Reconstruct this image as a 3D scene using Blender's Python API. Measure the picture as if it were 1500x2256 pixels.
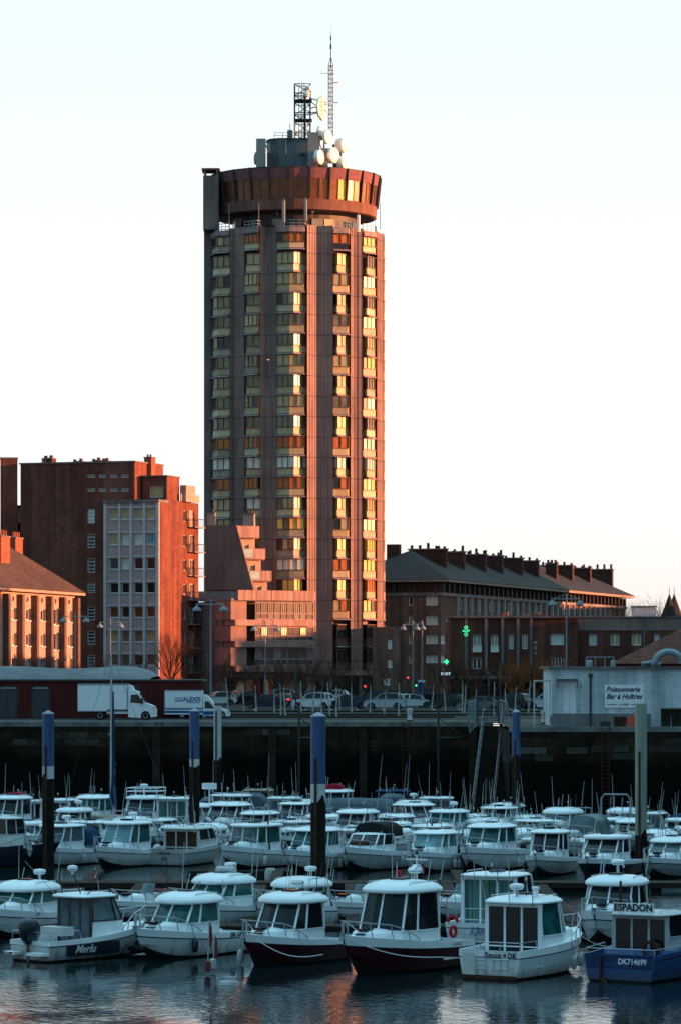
import bpy, math, random
from mathutils import Matrix, Vector
rnd = random.Random(7)
R = math.radians
for o in list(bpy.data.objects): bpy.data.objects.remove(o)
scene = bpy.context.scene
COL = scene.collection
# ------------------------------------------------------------------ camera, sky, sun, exposure
FP, CX, HY, CZ, WZ = 8000.0, 750.0, 1466.0, 4.5, -7.5      # focal length in photo pixels, horizon row, eye height, water level
cam = bpy.data.cameras.new('camera'); camo = bpy.data.objects.new('camera', cam); COL.objects.link(camo)
camo.location = (0, 0, CZ); camo.rotation_euler = (R(90), 0, 0)
cam.sensor_fit = 'VERTICAL'; cam.sensor_height = 36; cam.sensor_width = 36
cam.lens = 36 * FP / 2256; cam.shift_y = (HY - 1128) / 2256
cam.clip_start = 1; cam.clip_end = 9000
scene.camera = camo
scene.view_settings.view_transform = 'Standard'; scene.view_settings.look = 'None'
scene.view_settings.gamma = 1; scene.view_settings.exposure = 1.5
SUN_EL, SUN_AZ = 5.0, 86.0                                  # azimuth measured from the direction to the camera (-Y) towards +X
sdir = Vector((math.sin(R(SUN_AZ)) * math.cos(R(SUN_EL)), -math.cos(R(SUN_AZ)) * math.cos(R(SUN_EL)), math.sin(R(SUN_EL))))
sl = bpy.data.lights.new('sun', 'SUN'); sl.energy = 5.0; sl.angle = R(0.5); sl.color = (1.0, 0.345, 0.145)
so = bpy.data.objects.new('sun', sl); COL.objects.link(so); so.rotation_euler = sdir.to_track_quat('Z', 'Y').to_euler()
world = bpy.data.worlds.new('World'); scene.world = world; world.use_nodes = True
nt = world.node_tree; N = nt.nodes; N.clear()
out = N.new('ShaderNodeOutputWorld'); bg = N.new('ShaderNodeBackground'); bg.inputs[1].default_value = 0.87
sky = N.new('ShaderNodeTexSky'); sky.sky_type = 'NISHITA'; sky.sun_disc = False
sky.sun_elevation = R(SUN_EL); sky.sun_rotation = R(90 + (90 - SUN_AZ)); sky.ozone_density = 3
tc = N.new('ShaderNodeTexCoord'); sep = N.new('ShaderNodeSeparateXYZ')
nt.links.new(tc.outputs['Generated'], sep.inputs[0])
ramp = N.new('ShaderNodeValToRGB'); cr = ramp.color_ramp
stops = [(0.0, (.385, .325, .30)), (0.014, (.40, .355, .34)), (0.036, (.408, .39, .385)), (0.075, (.41, .405, .40)), (0.13, (.38, .41, .41)),
         (0.19, (.34, .405, .42)), (0.235, (.105, .20, .235)), (0.5, (.14, .27, .33)), (1.0, (.46, .76, .88))]
while len(cr.elements) < len(stops): cr.elements.new(0.5)
for e, (p, c) in zip(cr.elements, stops): e.position = p; e.color = (*c, 1)
nt.links.new(sep.outputs[2], ramp.inputs[0])
# sky behind the viewer (the side turned away from the afterglow) is dimmer than the side looked at
mr = N.new('ShaderNodeMapRange'); mr.inputs[1].default_value = -0.5; mr.inputs[2].default_value = 0.7
mr.inputs[3].default_value = 0.0; mr.inputs[4].default_value = 1.0
nt.links.new(sep.outputs[1], mr.inputs[0])
mul = N.new('ShaderNodeVectorMath'); mul.operation = 'MULTIPLY'; tnt = N.new('ShaderNodeMix'); tnt.data_type = 'RGBA'
tnt.inputs[6].default_value = (.42, .55, .62, 1); tnt.inputs[7].default_value = (1, 1, 1, 1); nt.links.new(mr.outputs[0], tnt.inputs[0])
nt.links.new(ramp.outputs[0], mul.inputs[0]); nt.links.new(tnt.outputs[2], mul.inputs[1])
scl = N.new('ShaderNodeVectorMath'); scl.operation = 'SCALE'; scl.inputs['Scale'].default_value = 0.02
nt.links.new(sky.outputs[0], scl.inputs[0])
add = N.new('ShaderNodeVectorMath'); add.operation = 'ADD'
nt.links.new(mul.outputs[0], add.inputs[0]); nt.links.new(scl.outputs[0], add.inputs[1])
# sunset glow low in the sky around the sun
gx = N.new('ShaderNodeMapRange'); gx.interpolation_type = 'SMOOTHSTEP'; gx.inputs[1].default_value = .45; gx.inputs[2].default_value = 1.0
nt.links.new(sep.outputs[0], gx.inputs[0])
gz = N.new('ShaderNodeMapRange'); gz.interpolation_type = 'SMOOTHSTEP'; gz.inputs[1].default_value = .02; gz.inputs[2].default_value = .24; gz.inputs[3].default_value = 1; gz.inputs[4].default_value = 0
nt.links.new(sep.outputs[2], gz.inputs[0])
gm_ = N.new('ShaderNodeMath'); gm_.operation = 'MULTIPLY'; nt.links.new(gx.outputs[0], gm_.inputs[0]); nt.links.new(gz.outputs[0], gm_.inputs[1])
gc = N.new('ShaderNodeVectorMath'); gc.operation = 'SCALE'; gc.inputs[0].default_value = (2.6, 1.15, .30); nt.links.new(gm_.outputs[0], gc.inputs['Scale'])
ad2 = N.new('ShaderNodeVectorMath'); ad2.operation = 'ADD'; nt.links.new(add.outputs[0], ad2.inputs[0]); nt.links.new(gc.outputs[0], ad2.inputs[1])
nt.links.new(ad2.outputs[0], bg.inputs[0]); nt.links.new(bg.outputs[0], out.inputs[0])

# ------------------------------------------------------------------ materials
MATS = {}
def mat(name, col, rough=.7, var=.15, scale=1.0, bump=0.0, metal=0.0, stretch=(1, 1, 1), spec=.5, coat=0.0, emit=None, var2=0.0, tint=None):
    if name in MATS: return MATS[name]
    m = bpy.data.materials.new(name); m.use_nodes = True; MATS[name] = m
    t = m.node_tree; n = t.nodes; p = n['Principled BSDF']
    p.inputs['Roughness'].default_value = rough; p.inputs['Metallic'].default_value = metal
    if rough >= .65: spec = min(spec, .12)
    p.inputs['Specular IOR Level'].default_value = spec; p.inputs['Coat Weight'].default_value = coat
    p.inputs['Base Color'].default_value = (*col, 1)
    if emit:
        p.inputs['Emission Color'].default_value = (*emit[0], 1); p.inputs['Emission Strength'].default_value = emit[1]
    if var or bump:
        c = n.new('ShaderNodeTexCoord'); mp = n.new('ShaderNodeMapping'); mp.inputs['Scale'].default_value = stretch
        t.links.new(c.outputs['Object'], mp.inputs[0])
        no = n.new('ShaderNodeTexNoise'); no.inputs['Scale'].default_value = scale; no.inputs['Detail'].default_value = 6; no.inputs['Roughness'].default_value = .65
        t.links.new(mp.outputs[0], no.inputs[0])
        r = n.new('ShaderNodeValToRGB')
        lo = tint if tint else tuple(x * (1 - var * 1.6) for x in col)
        r.color_ramp.elements[0].position = .32; r.color_ramp.elements[0].color = (*lo, 1)
        r.color_ramp.elements[1].position = .68; r.color_ramp.elements[1].color = (*[min(1, x * (1 + var)) for x in col], 1)
        t.links.new(no.outputs[0], r.inputs[0])
        src = r.outputs[0]
        if var2:                                            # broad weathering patches
            n2 = n.new('ShaderNodeTexNoise'); n2.inputs['Scale'].default_value = .16; n2.inputs['Detail'].default_value = 4
            t.links.new(c.outputs['Object'], n2.inputs[0])
            r2 = n.new('ShaderNodeMapRange'); r2.inputs[1].default_value = .3; r2.inputs[2].default_value = .7
            r2.inputs[3].default_value = 1 - var2; r2.inputs[4].default_value = 1 + var2 * .5
            t.links.new(n2.outputs[0], r2.inputs[0])
            vm = n.new('ShaderNodeVectorMath'); vm.operation = 'SCALE'
            t.links.new(src, vm.inputs[0]); t.links.new(r2.outputs[0], vm.inputs['Scale']); src = vm.outputs[0]
        t.links.new(src, p.inputs['Base Color'])
        if bump:
            b = n.new('ShaderNodeBump'); b.inputs['Strength'].default_value = bump; b.inputs['Distance'].default_value = .05
            t.links.new(no.outputs[0], b.inputs['Height']); t.links.new(b.outputs[0], p.inputs['Normal'])
    return m
def brick(name, c1, c2, mortar, sc=1.0):
    """brick courses in object space; used on fronts (x,z) and on sides (y,z) through x+y"""
    if name in MATS: return MATS[name]
    m = mat(name, c1, .9, 0, 1); t = m.node_tree; n = t.nodes; p = n['Principled BSDF']
    c = n.new('ShaderNodeTexCoord'); s = n.new('ShaderNodeSeparateXYZ'); t.links.new(c.outputs['Object'], s.inputs[0])
    a = n.new('ShaderNodeMath'); a.operation = 'ADD'; t.links.new(s.outputs[0], a.inputs[0]); t.links.new(s.outputs[1], a.inputs[1])
    cb = n.new('ShaderNodeCombineXYZ'); t.links.new(a.outputs[0], cb.inputs[0]); t.links.new(s.outputs[2], cb.inputs[1])
    b = n.new('ShaderNodeTexBrick'); b.inputs['Scale'].default_value = 1.0; b.inputs['Brick Width'].default_value = .42 * sc; b.inputs['Row Height'].default_value = .16 * sc
    b.inputs['Mortar Size'].default_value = .018; b.inputs['Color1'].default_value = (*c1, 1); b.inputs['Color2'].default_value = (*c2, 1); b.inputs['Mortar'].default_value = (*mortar, 1)
    t.links.new(cb.outputs[0], b.inputs[0])
    no = n.new('ShaderNodeTexNoise'); no.inputs['Scale'].default_value = .35; no.inputs['Detail'].default_value = 7; no.inputs['Roughness'].default_value = .7
    t.links.new(c.outputs['Object'], no.inputs[0])
    r2 = n.new('ShaderNodeMapRange'); r2.inputs[1].default_value = .3; r2.inputs[2].default_value = .7; r2.inputs[3].default_value = .68; r2.inputs[4].default_value = 1.2
    t.links.new(no.outputs[0], r2.inputs[0])
    mq = n.new('ShaderNodeMapping'); mq.inputs['Scale'].default_value = (1.3, 1.3, .07); t.links.new(c.outputs['Object'], mq.inputs[0])
    ns = n.new('ShaderNodeTexNoise'); ns.inputs['Scale'].default_value = 1; ns.inputs['Detail'].default_value = 5; t.links.new(mq.outputs[0], ns.inputs[0])
    r3 = n.new('ShaderNodeMapRange'); r3.inputs[1].default_value = .35; r3.inputs[2].default_value = .62; r3.inputs[3].default_value = .7; r3.inputs[4].default_value = 1.12; t.links.new(ns.outputs[0], r3.inputs[0])
    mm = n.new('ShaderNodeMath'); mm.operation = 'MULTIPLY'; t.links.new(r2.outputs[0], mm.inputs[0]); t.links.new(r3.outputs[0], mm.inputs[1]); r2 = mm
    vm = n.new('ShaderNodeVectorMath'); vm.operation = 'SCALE'; t.links.new(b.outputs[0], vm.inputs[0]); t.links.new(r2.outputs[0], vm.inputs['Scale'])
    t.links.new(vm.outputs[0], p.inputs['Base Color']); p.inputs['Specular IOR Level'].default_value = .08
    return m
M = {}
M['conc'] = mat('tower_concrete', (.27, .185, .165), .85, .16, 1.6, .25, stretch=(1, 1, .12), var2=.25)
M['conc_l'] = mat('ledge_concrete', (.28, .215, .215), .8, .2, 1.2, .2, stretch=(1, 1, .3), var2=.15)
M['conc_d'] = mat('dark_concrete', (.17, .15, .15), .85, .2, .8, .2, stretch=(1, 1, .15), var2=.3)
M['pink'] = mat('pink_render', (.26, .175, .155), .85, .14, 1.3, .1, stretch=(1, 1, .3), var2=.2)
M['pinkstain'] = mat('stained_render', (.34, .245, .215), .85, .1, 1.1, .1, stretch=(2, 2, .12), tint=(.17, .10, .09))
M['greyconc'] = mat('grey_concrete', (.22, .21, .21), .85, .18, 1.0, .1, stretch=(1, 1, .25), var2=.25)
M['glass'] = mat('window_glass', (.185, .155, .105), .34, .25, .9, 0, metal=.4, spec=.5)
M['glass_b'] = mat('curtained_glass', (.42, .33, .17), .42, .18, 1.5, 0, metal=.25, spec=.5, stretch=(3, 3, .4))  # curtains, brightened towards sun gold for the lit tower bays
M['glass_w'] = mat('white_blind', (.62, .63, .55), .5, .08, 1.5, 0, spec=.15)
M['glass_o'] = mat('orange_blind', (.46, .15, .045), .45, .22, 1.6, 0, spec=.2, stretch=(3, 3, .5))  # orange tone given to chosen storeys
M['glass_y'] = mat('yellow_blind', (.74, .48, .12), .45, .1, 1.5, 0, spec=.2)  # yellow stands for the sun's gold gleam on the tower panes
M['glass_k'] = mat('dark_glass', (.015, .018, .018), .15, 0, 1, 0, spec=.35)
M['spandrel'] = mat('spandrel_panel', (.40, .335, .185), .6, .15, 1.4, 0, stretch=(1, 1, 1), var2=.2)
M['spandrel2'] = mat('spandrel_panel_grey', (.30, .27, .19), .6, .2, 1.1, 0, var2=.3)
M['spandrel3'] = mat('spandrel_panel_cream', (.50, .42, .26), .6, .12, 1.7, 0, var2=.2)
M['frame'] = mat('bronze_frame', (.10, .055, .035), .6, .1, 2)
M['wframe'] = mat('white_frame', (.70, .70, .70), .6, .06, 2)
M['ringpaint'] = mat('peeling_red_paint', (.22, .085, .085), .8, .1, 1.2, .2, tint=(.12, .075, .09), stretch=(1, 1, 2.5))
M['ringconc'] = mat('ring_concrete', (.17, .09, .07), .85, .2, 1.1, .1, stretch=(1, 1, .2), var2=.2)
M['ringglass'] = mat('bronze_glass', (.17, .055, .02), .3, .3, .5, 0, metal=.4, spec=.5)
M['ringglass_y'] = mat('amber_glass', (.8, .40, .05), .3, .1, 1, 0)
M['dark'] = mat('dark_metal', (.035, .03, .032), .6, .1, 3)
M['black'] = mat('black_paint', (.012, .012, .014), .5, 0)
M['steel'] = mat('steel', (.03, .04, .045), .5, .15, 3, metal=.3)
M['galv'] = mat('galvanised_steel', (.22, .26, .29), .5, .15, 3, metal=.3)
M['panelgrey'] = mat('panel_grey', (.20, .24, .26), .7, .1, 1.5)
M['plant'] = mat('blue_grey_cladding', (.075, .115, .13), .6, .15, 1.0, stretch=(3, 3, .4))
M['dish'] = mat('dish_white', (.85, .82, .76), .5, .04, 1)
M['white'] = mat('white_paint', (.82, .83, .84), .5, .06, 2)
M['brick'] = brick('dark_red_brick', (.215, .068, .043), (.15, .048, .033), (.12, .07, .058))
M['brick2'] = brick('brown_brick', (.20, .115, .09), (.14, .08, .062), (.15, .11, .09))
M['brick3'] = brick('hotel_brick', (.17, .055, .038), (.13, .042, .03), (.10, .055, .045))
M['greypanel'] = mat('mauve_panel', (.40, .29, .29), .8, .1, 1.5, .1, var2=.12)
M['greyrib'] = mat('pale_grey_rib', (.45, .45, .46), .8, .1, 1.5)
M['cream'] = mat('cream_render', (.40, .275, .235), .85, .12, 1.5, .1, var2=.12)
M['pilaster'] = mat('brown_pilaster', (.13, .09, .075), .85, .2, 1.5)
M['roof'] = mat('brown_roof_tiles', (.085, .052, .036), .85, .3, 1.4, .4, stretch=(1, 1, 4), var2=.3)
M['slate'] = mat('slate_roof', (.034, .029, .028), .75, .25, 1.2, .3, stretch=(1, 1, 4), var2=.2)
M['chim'] = mat('chimney_brick', (.075, .035, .028), .9, .25, 1.8, .2, var2=.2)
M['chim_r'] = mat('red_chimney_brick', (.28, .09, .055), .9, .2, 1.8, .2)
M['tile'] = mat('red_roof_tiles', (.13, .045, .03), .85, .3, 1.2, .4, stretch=(1, 1, 5), var2=.3)
M['whitebrick'] = brick('white_painted_brick', (.62, .66, .68), (.55, .60, .62), (.42, .46, .49), 1.4)
M['asphalt'] = mat('asphalt', (.024, .024, .026), .85, .25, .5, .2)
M['paving'] = mat('quay_paving', (.06, .06, .058), .85, .25, .7, .2)
M['coping'] = mat('quay_coping', (.16, .16, .15), .85, .3, .8, .2)
M['soil'] = mat('planting_soil', (.025, .03, .018), 1, .4, 1.2, .4)
M['redwall'] = mat('dark_red_cladding', (.085, .014, .014), .75, .2, .8, 0, stretch=(5, 5, .3))
M['doorgrey'] = mat('grey_door', (.035, .04, .045), .6, .15, 2)
M['canvas'] = mat('grey_canvas_roof', (.17, .18, .19), .85, .15, .7, .3, var2=.2)
M['bark'] = mat('dark_bark', (.05, .035, .028), .9, .3, 6)
M['birch'] = mat('birch_bark', (.60, .58, .54), .8, .1, 5, 0, stretch=(1, 1, 3), tint=(.10, .09, .08))
M['twig'] = mat('brown_twigs', (.085, .04, .028), .9, .25, 4)
M['willow'] = mat('orange_willow_twigs', (.26, .085, .028), .9, .3, 3)
M['tyre'] = mat('tyre_rubber', (.015, .015, .016), .8, .1, 5)
M['rim'] = mat('wheel_rim', (.35, .36, .38), .35, .05, 5, metal=.7)
M['lamp_red'] = mat('tail_lamp_red', (.35, .01, .01), .3, 0)
M['lit_red'] = mat('lit_red', (.3, .0, .0), .4, 0, emit=((1, .03, .03), 1.0))
M['lit_green'] = mat('lit_green', (.0, .3, .1), .4, 0, emit=((.04, 1, .38), .5))
M['lit_white'] = mat('lit_white', (.5, .5, .5), .4, 0, emit=((.7, .85, 1), .3))
M['gel'] = mat('white_gelcoat', (.80, .84, .86), .3, .05, 1.4, 0, spec=.5, var2=.06)
M['gel2'] = mat('ivory_gelcoat', (.55, .57, .56), .4, .08, 1.8, 0, var2=.1)
M['gel3'] = mat('grey_white_gelcoat', (.40, .44, .46), .4, .1, 1.8, 0, var2=.1)
M['burg'] = mat('burgundy_hull', (.045, .006, .014), .3, .2, 1.5, 0)
M['navy'] = mat('navy_hull', (.008, .012, .025), .35, .2, 1.5)
M['bluehull'] = mat('blue_hull', (.010, .055, .18), .45, .18, 2.2, 0)
M['greenhull'] = mat('teal_hull', (.03, .10, .11), .45, .2, 2)
M['woodhull'] = mat('tan_hull', (.34, .26, .20), .7, .2, 2)
M['antifoul'] = mat('antifouling', (.018, .016, .016), .8, .3, 3, 0)
M['bglass'] = mat('boat_glass', (.008, .012, .015), .12, 0, 1, 0, spec=.3)
M['tglass'] = mat('teal_boat_glass', (.015, .10, .095), .15, .5, 1.6, 0, spec=.3)
M['sglass'] = mat('covered_windscreen', (.16, .34, .38), .5, .3, 1.6, 0)
M['curtain'] = mat('green_curtain', (.10, .20, .18), .8, .45, 1.0, 0, stretch=(9, 9, .1))
M['deckgrey'] = mat('grey_deck', (.36, .41, .43), .7, .1, 2)
M['chrome'] = mat('stainless_rail', (.42, .46, .48), .35, .1, 4, metal=.4)
M['canblue'] = mat('blue_canvas', (.012, .04, .10), .85, .2, 2)
M['cangrey'] = mat('grey_cover', (.10, .13, .15), .85, .2, 2, .3)
M['canred'] = mat('red_cover', (.28, .01, .025), .8, .2, 2)
M['canblack'] = mat('black_canvas', (.012, .014, .016), .8, .2, 2)
M['fred'] = mat('flag_red', (.42, .02, .03), .8, .1, 3)
M['fblue'] = mat('flag_blue', (.01, .06, .25), .8, .1, 3)
M['orange'] = mat('orange_plastic', (.75, .10, .02), .6, .1, 3)
M['fender'] = mat('fender_rubber', (.42, .45, .46), .55, .1, 4)
M['wood'] = mat('weathered_wood', (.045, .033, .026), .9, .3, 1.5, .2, stretch=(4, .6, 1))
M['woodd'] = mat('dark_wet_wood', (.03, .022, .018), .7, .3, 2, .2)
M['rust'] = mat('rusty_iron', (.07, .03, .02), .85, .3, 3, .2)
M['pblue'] = mat('pile_blue', (.012, .085, .27), .5, .2, 1.6, 0, stretch=(2, 2, .6), tint=(.035, .06, .10), var2=.25)
M['pwhite'] = mat('pile_white', (.50, .51, .50), .7, .12, 1.2, 0, stretch=(3, 3, .4))
M['pbeige'] = mat('pile_beige', (.28, .30, .26), .75, .2, 1.0, 0, stretch=(3, 3, .3))
M['weed'] = mat('seaweed', (.014, .012, .009), .75, .4, 3, .4)
M['ink'] = mat('black_lettering', (.012, .014, .02), .7, 0)
M['inkblue'] = mat('blue_lettering', (.01, .10, .28), .7, 0)
M['inknavy'] = mat('navy_lettering', (.008, .015, .06), .7, 0)
M['skin'] = mat('skin', (.35, .2, .15), .6, 0)
M['cloth'] = mat('dark_cloth', (.02, .02, .025), .9, .1, 4)
M['jeans'] = mat('dark_jeans', (.015, .02, .04), .9, .1, 4)
CARC = {}
def carpaint(name, c): 
    return mat('car_' + name, c, .3, .03, 2, 0, metal=.15, coat=.6)
# joints between the precast panels: one dark line per storey
def joints(m, z0, step):
    t = m.node_tree; n = t.nodes; p = n['Principled BSDF']; src = p.inputs['Base Color'].links[0].from_socket
    c = n.new('ShaderNodeTexCoord'); s = n.new('ShaderNodeSeparateXYZ'); t.links.new(c.outputs['Object'], s.inputs[0])
    a = n.new('ShaderNodeMath'); a.operation = 'SUBTRACT'; a.inputs[1].default_value = z0; t.links.new(s.outputs[2], a.inputs[0])
    b = n.new('ShaderNodeMath'); b.operation = 'PINGPONG'; b.inputs[1].default_value = step / 2; t.links.new(a.outputs[0], b.inputs[0])
    g = n.new('ShaderNodeMath'); g.operation = 'LESS_THAN'; g.inputs[1].default_value = .035; t.links.new(b.outputs[0], g.inputs[0])
    mx = n.new('ShaderNodeMix'); mx.data_type = 'RGBA'; t.links.new(g.outputs[0], mx.inputs[0]); t.links.new(src, mx.inputs[6]); mx.inputs[7].default_value = (.06, .045, .05, 1)
    t.links.new(mx.outputs[2], p.inputs['Base Color'])
joints(M['conc'], 57.9 - 2.645 * 20, 2.645)

# ------------------------------------------------------------------ mesh builder and tagging
class MB:
    def __init__(s): s.v = []; s.f = []; s.m = []; s.mats = []
    def mi(s, m):
        m = M[m] if isinstance(m, str) else m
        if m not in s.mats: s.mats.append(m)
        return s.mats.index(m)
    def face(s, pts, m):
        k = len(s.v); s.v += [tuple(p) for p in pts]; s.f.append(tuple(range(k, k + len(pts)))); s.m.append(s.mi(m))
    def grid(s, rows, m, close=False, capa=False, capb=False, mfn=None):
        """rows: list of equal-length point lists, lofted"""
        k = len(s.v); n = len(rows[0])
        for r in rows: s.v += [tuple(p) for p in r]
        for i in range(len(rows) - 1):
            for j in range(n if close else n - 1):
                a = k + i * n + j; b = k + i * n + (j + 1) % n
                s.f.append((a, b, b + n, a + n)); s.m.append(s.mi(mfn(i, j) if mfn else m))
        if capa: s.f.append(tuple(k + j for j in range(n))[::-1]); s.m.append(s.mi(m if not mfn else mfn(0, 0)))
        if capb: s.f.append(tuple(k + (len(rows) - 1) * n + j for j in range(n))); s.m.append(s.mi(m if not mfn else mfn(len(rows) - 2, 0)))
    def box(s, x0, x1, y0, y1, z0, z1, m):
        s.grid([[(x0, y0, z0), (x1, y0, z0), (x1, y1, z0), (x0, y1, z0)], [(x0, y0, z1), (x1, y0, z1), (x1, y1, z1), (x0, y1, z1)]], m, True, True, True)
    def prism(s, pts, z0, z1, m, top=None):
        top = top or pts
        s.grid([[(x, y, z0) for x, y in pts], [(x, y, z1) for x, y in top]], m, True, True, True)
    def prof(s, pts, a0, a1, m, axis='y'):
        """profile in (x,z) extruded along y (or in (y,z) along x)"""
        f = (lambda p, a: (p[0], a, p[1])) if axis == 'y' else (lambda p, a: (a, p[0], p[1]))
        s.grid([[f(p, a0) for p in pts], [f(p, a1) for p in pts]], m, True, True, True)
    def tube(s, pts, r, m, n=5, r2=None, cap=True):
        pts = [Vector(p) for p in pts]; rows = []; L = len(pts)
        prev = None
        for i, p in enumerate(pts):
            d = (pts[min(i + 1, L - 1)] - pts[max(i - 1, 0)])
            d = d.normalized() if d.length > 1e-9 else Vector((0, 0, 1))
            if prev is None:
                u = d.cross(Vector((0, 0, 1))) 
                if u.length < .05: u = d.cross(Vector((1, 0, 0)))
            else: u = prev - d * prev.dot(d)
            u.normalize(); prev = u; w = d.cross(u)
            rr = r if r2 is None else r + (r2 - r) * i / (L - 1)
            rows.append([p + (u * math.cos(2 * math.pi * j / n) + w * math.sin(2 * math.pi * j / n)) * rr for j in range(n)])
        s.grid(rows, m, True, cap, cap)
    def bar(s, p0, p1, w, h, m):
        """rectangular bar: w sideways, h in height direction"""
        p0 = Vector(p0); p1 = Vector(p1); d = (p1 - p0).normalized(); u = d.cross(Vector((0, 0, 1)))
        if u.length < .05: u = Vector((1, 0, 0)); 
        u.normalize(); q = d.cross(u); u = u * w / 2; q = q * h / 2
        s.grid([[p + u + q, p - u + q, p - u - q, p + u - q] for p in (p0, p1)], m, True, True, True)
    def lathe(s, c, prof, m, n=12, axis=(0, 0, 1), mfn=None):
        c = Vector(c); a = Vector(axis).normalized(); u = a.cross(Vector((0, 1, 0)))
        if u.length < .05: u = a.cross(Vector((1, 0, 0)))
        u.normalize(); w = a.cross(u)
        rows = [[c + a * h + (u * math.cos(2 * math.pi * j / n) + w * math.sin(2 * math.pi * j / n)) * r for j in range(n)] for r, h in prof]
        s.grid(rows, m, True, True, True, mfn)
    def build(s, name, parent=None, smooth=False, loc=None, label=None, kind=None):
        me = bpy.data.meshes.new(name); me.from_pydata(s.v, [], s.f)
        for m in s.mats: me.materials.append(m)
        if s.m: me.polygons.foreach_set('material_index', s.m)
        if smooth:
            me.polygons.foreach_set('use_smooth', [True] * len(me.polygons))
            try: me.set_sharp_from_angle(angle=R(40))
            except Exception: pass
        o = bpy.data.objects.new(name, me); COL.objects.link(o)
        if parent is not None: o.parent = parent
        if loc: o.location = loc
        if label: o['label'] = label
        if kind: o['kind'] = kind
        return o
def thing(name, label, cat, loc=(0, 0, 0), rz=0, group=None):
    o = bpy.data.objects.new(name, None); COL.objects.link(o); o.location = loc; o.rotation_euler = (0, 0, rz)
    o.empty_display_size = .5; o['label'] = label; o['category'] = cat
    if group: o['group'] = group
    return o
def tag(o, label, cat, group=None):
    o['label'] = label; o['category'] = cat
    if group: o['group'] = group
    return o
def W(px, py, Y): return Vector(((px - CX) * Y / FP, Y, CZ - (py - HY) * Y / FP))
def XA(px, Y): return (px - CX) * Y / FP
def ZA(py, Y): return CZ + (HY - py) * Y / FP
def lettering(text, size, parent, M4, m='ink', shear=0, bold=0.0, name='lettering', sx=1.0, depth=.004):
    cu = bpy.data.curves.new('t', 'FONT'); cu.body = text; cu.size = size; cu.shear = shear; cu.offset = bold * size; cu.extrude = depth
    cu.align_x = 'CENTER'; cu.align_y = 'CENTER'; cu.resolution_u = 3
    tmp = bpy.data.objects.new('t', cu); COL.objects.link(tmp)
    me = bpy.data.meshes.new_from_object(tmp.evaluated_get(bpy.context.evaluated_depsgraph_get())); bpy.data.objects.remove(tmp)
    me.transform(M4 @ Matrix.Diagonal((sx, 1, 1, 1))); me.materials.clear(); me.materials.append(M[m] if isinstance(m, str) else m)
    me.name = name; o = bpy.data.objects.new(name, me); COL.objects.link(o)
    if parent is not None: o.parent = parent
    return o
def TM(loc, xdir, zdir=(0, 0, 1)):
    """matrix putting text (x right, y up) along xdir with up = zdir"""
    x = Vector(xdir).normalized(); u = Vector(zdir); u = (u - x * u.dot(x)).normalized(); n = x.cross(u)
    return Matrix(((x.x, u.x, n.x, loc[0]), (x.y, u.y, n.y, loc[1]), (x.z, u.z, n.z, loc[2]), (0, 0, 0, 1)))

class Frame:
    """a building frame: origin + yaw; local x along the front, local y away from the viewer"""
    def __init__(s, px, Y, yaw):
        s.o = Vector((XA(px, Y), Y, 0)); s.yaw = yaw
        s.u = Vector((math.cos(yaw), math.sin(yaw), 0)); s.v = Vector((-math.sin(yaw), math.cos(yaw), 0))
    def front(s, px, py=HY, d=0.0):       # hit plane local y = d -> (x, z)
        D = Vector(((px - CX) / FP, 1, (HY - py) / FP)); C = Vector((0, 0, CZ)) - s.o
        t = (d - C.dot(s.v)) / D.dot(s.v); P = C + D * t; return P.dot(s.u), P.z
    def side(s, px, py=HY, x0=0.0):       # hit plane local x = x0 -> (y, z)
        D = Vector(((px - CX) / FP, 1, (HY - py) / FP)); C = Vector((0, 0, CZ)) - s.o
        t = (x0 - C.dot(s.u)) / D.dot(s.u); P = C + D * t; return P.dot(s.v), P.z
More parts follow.
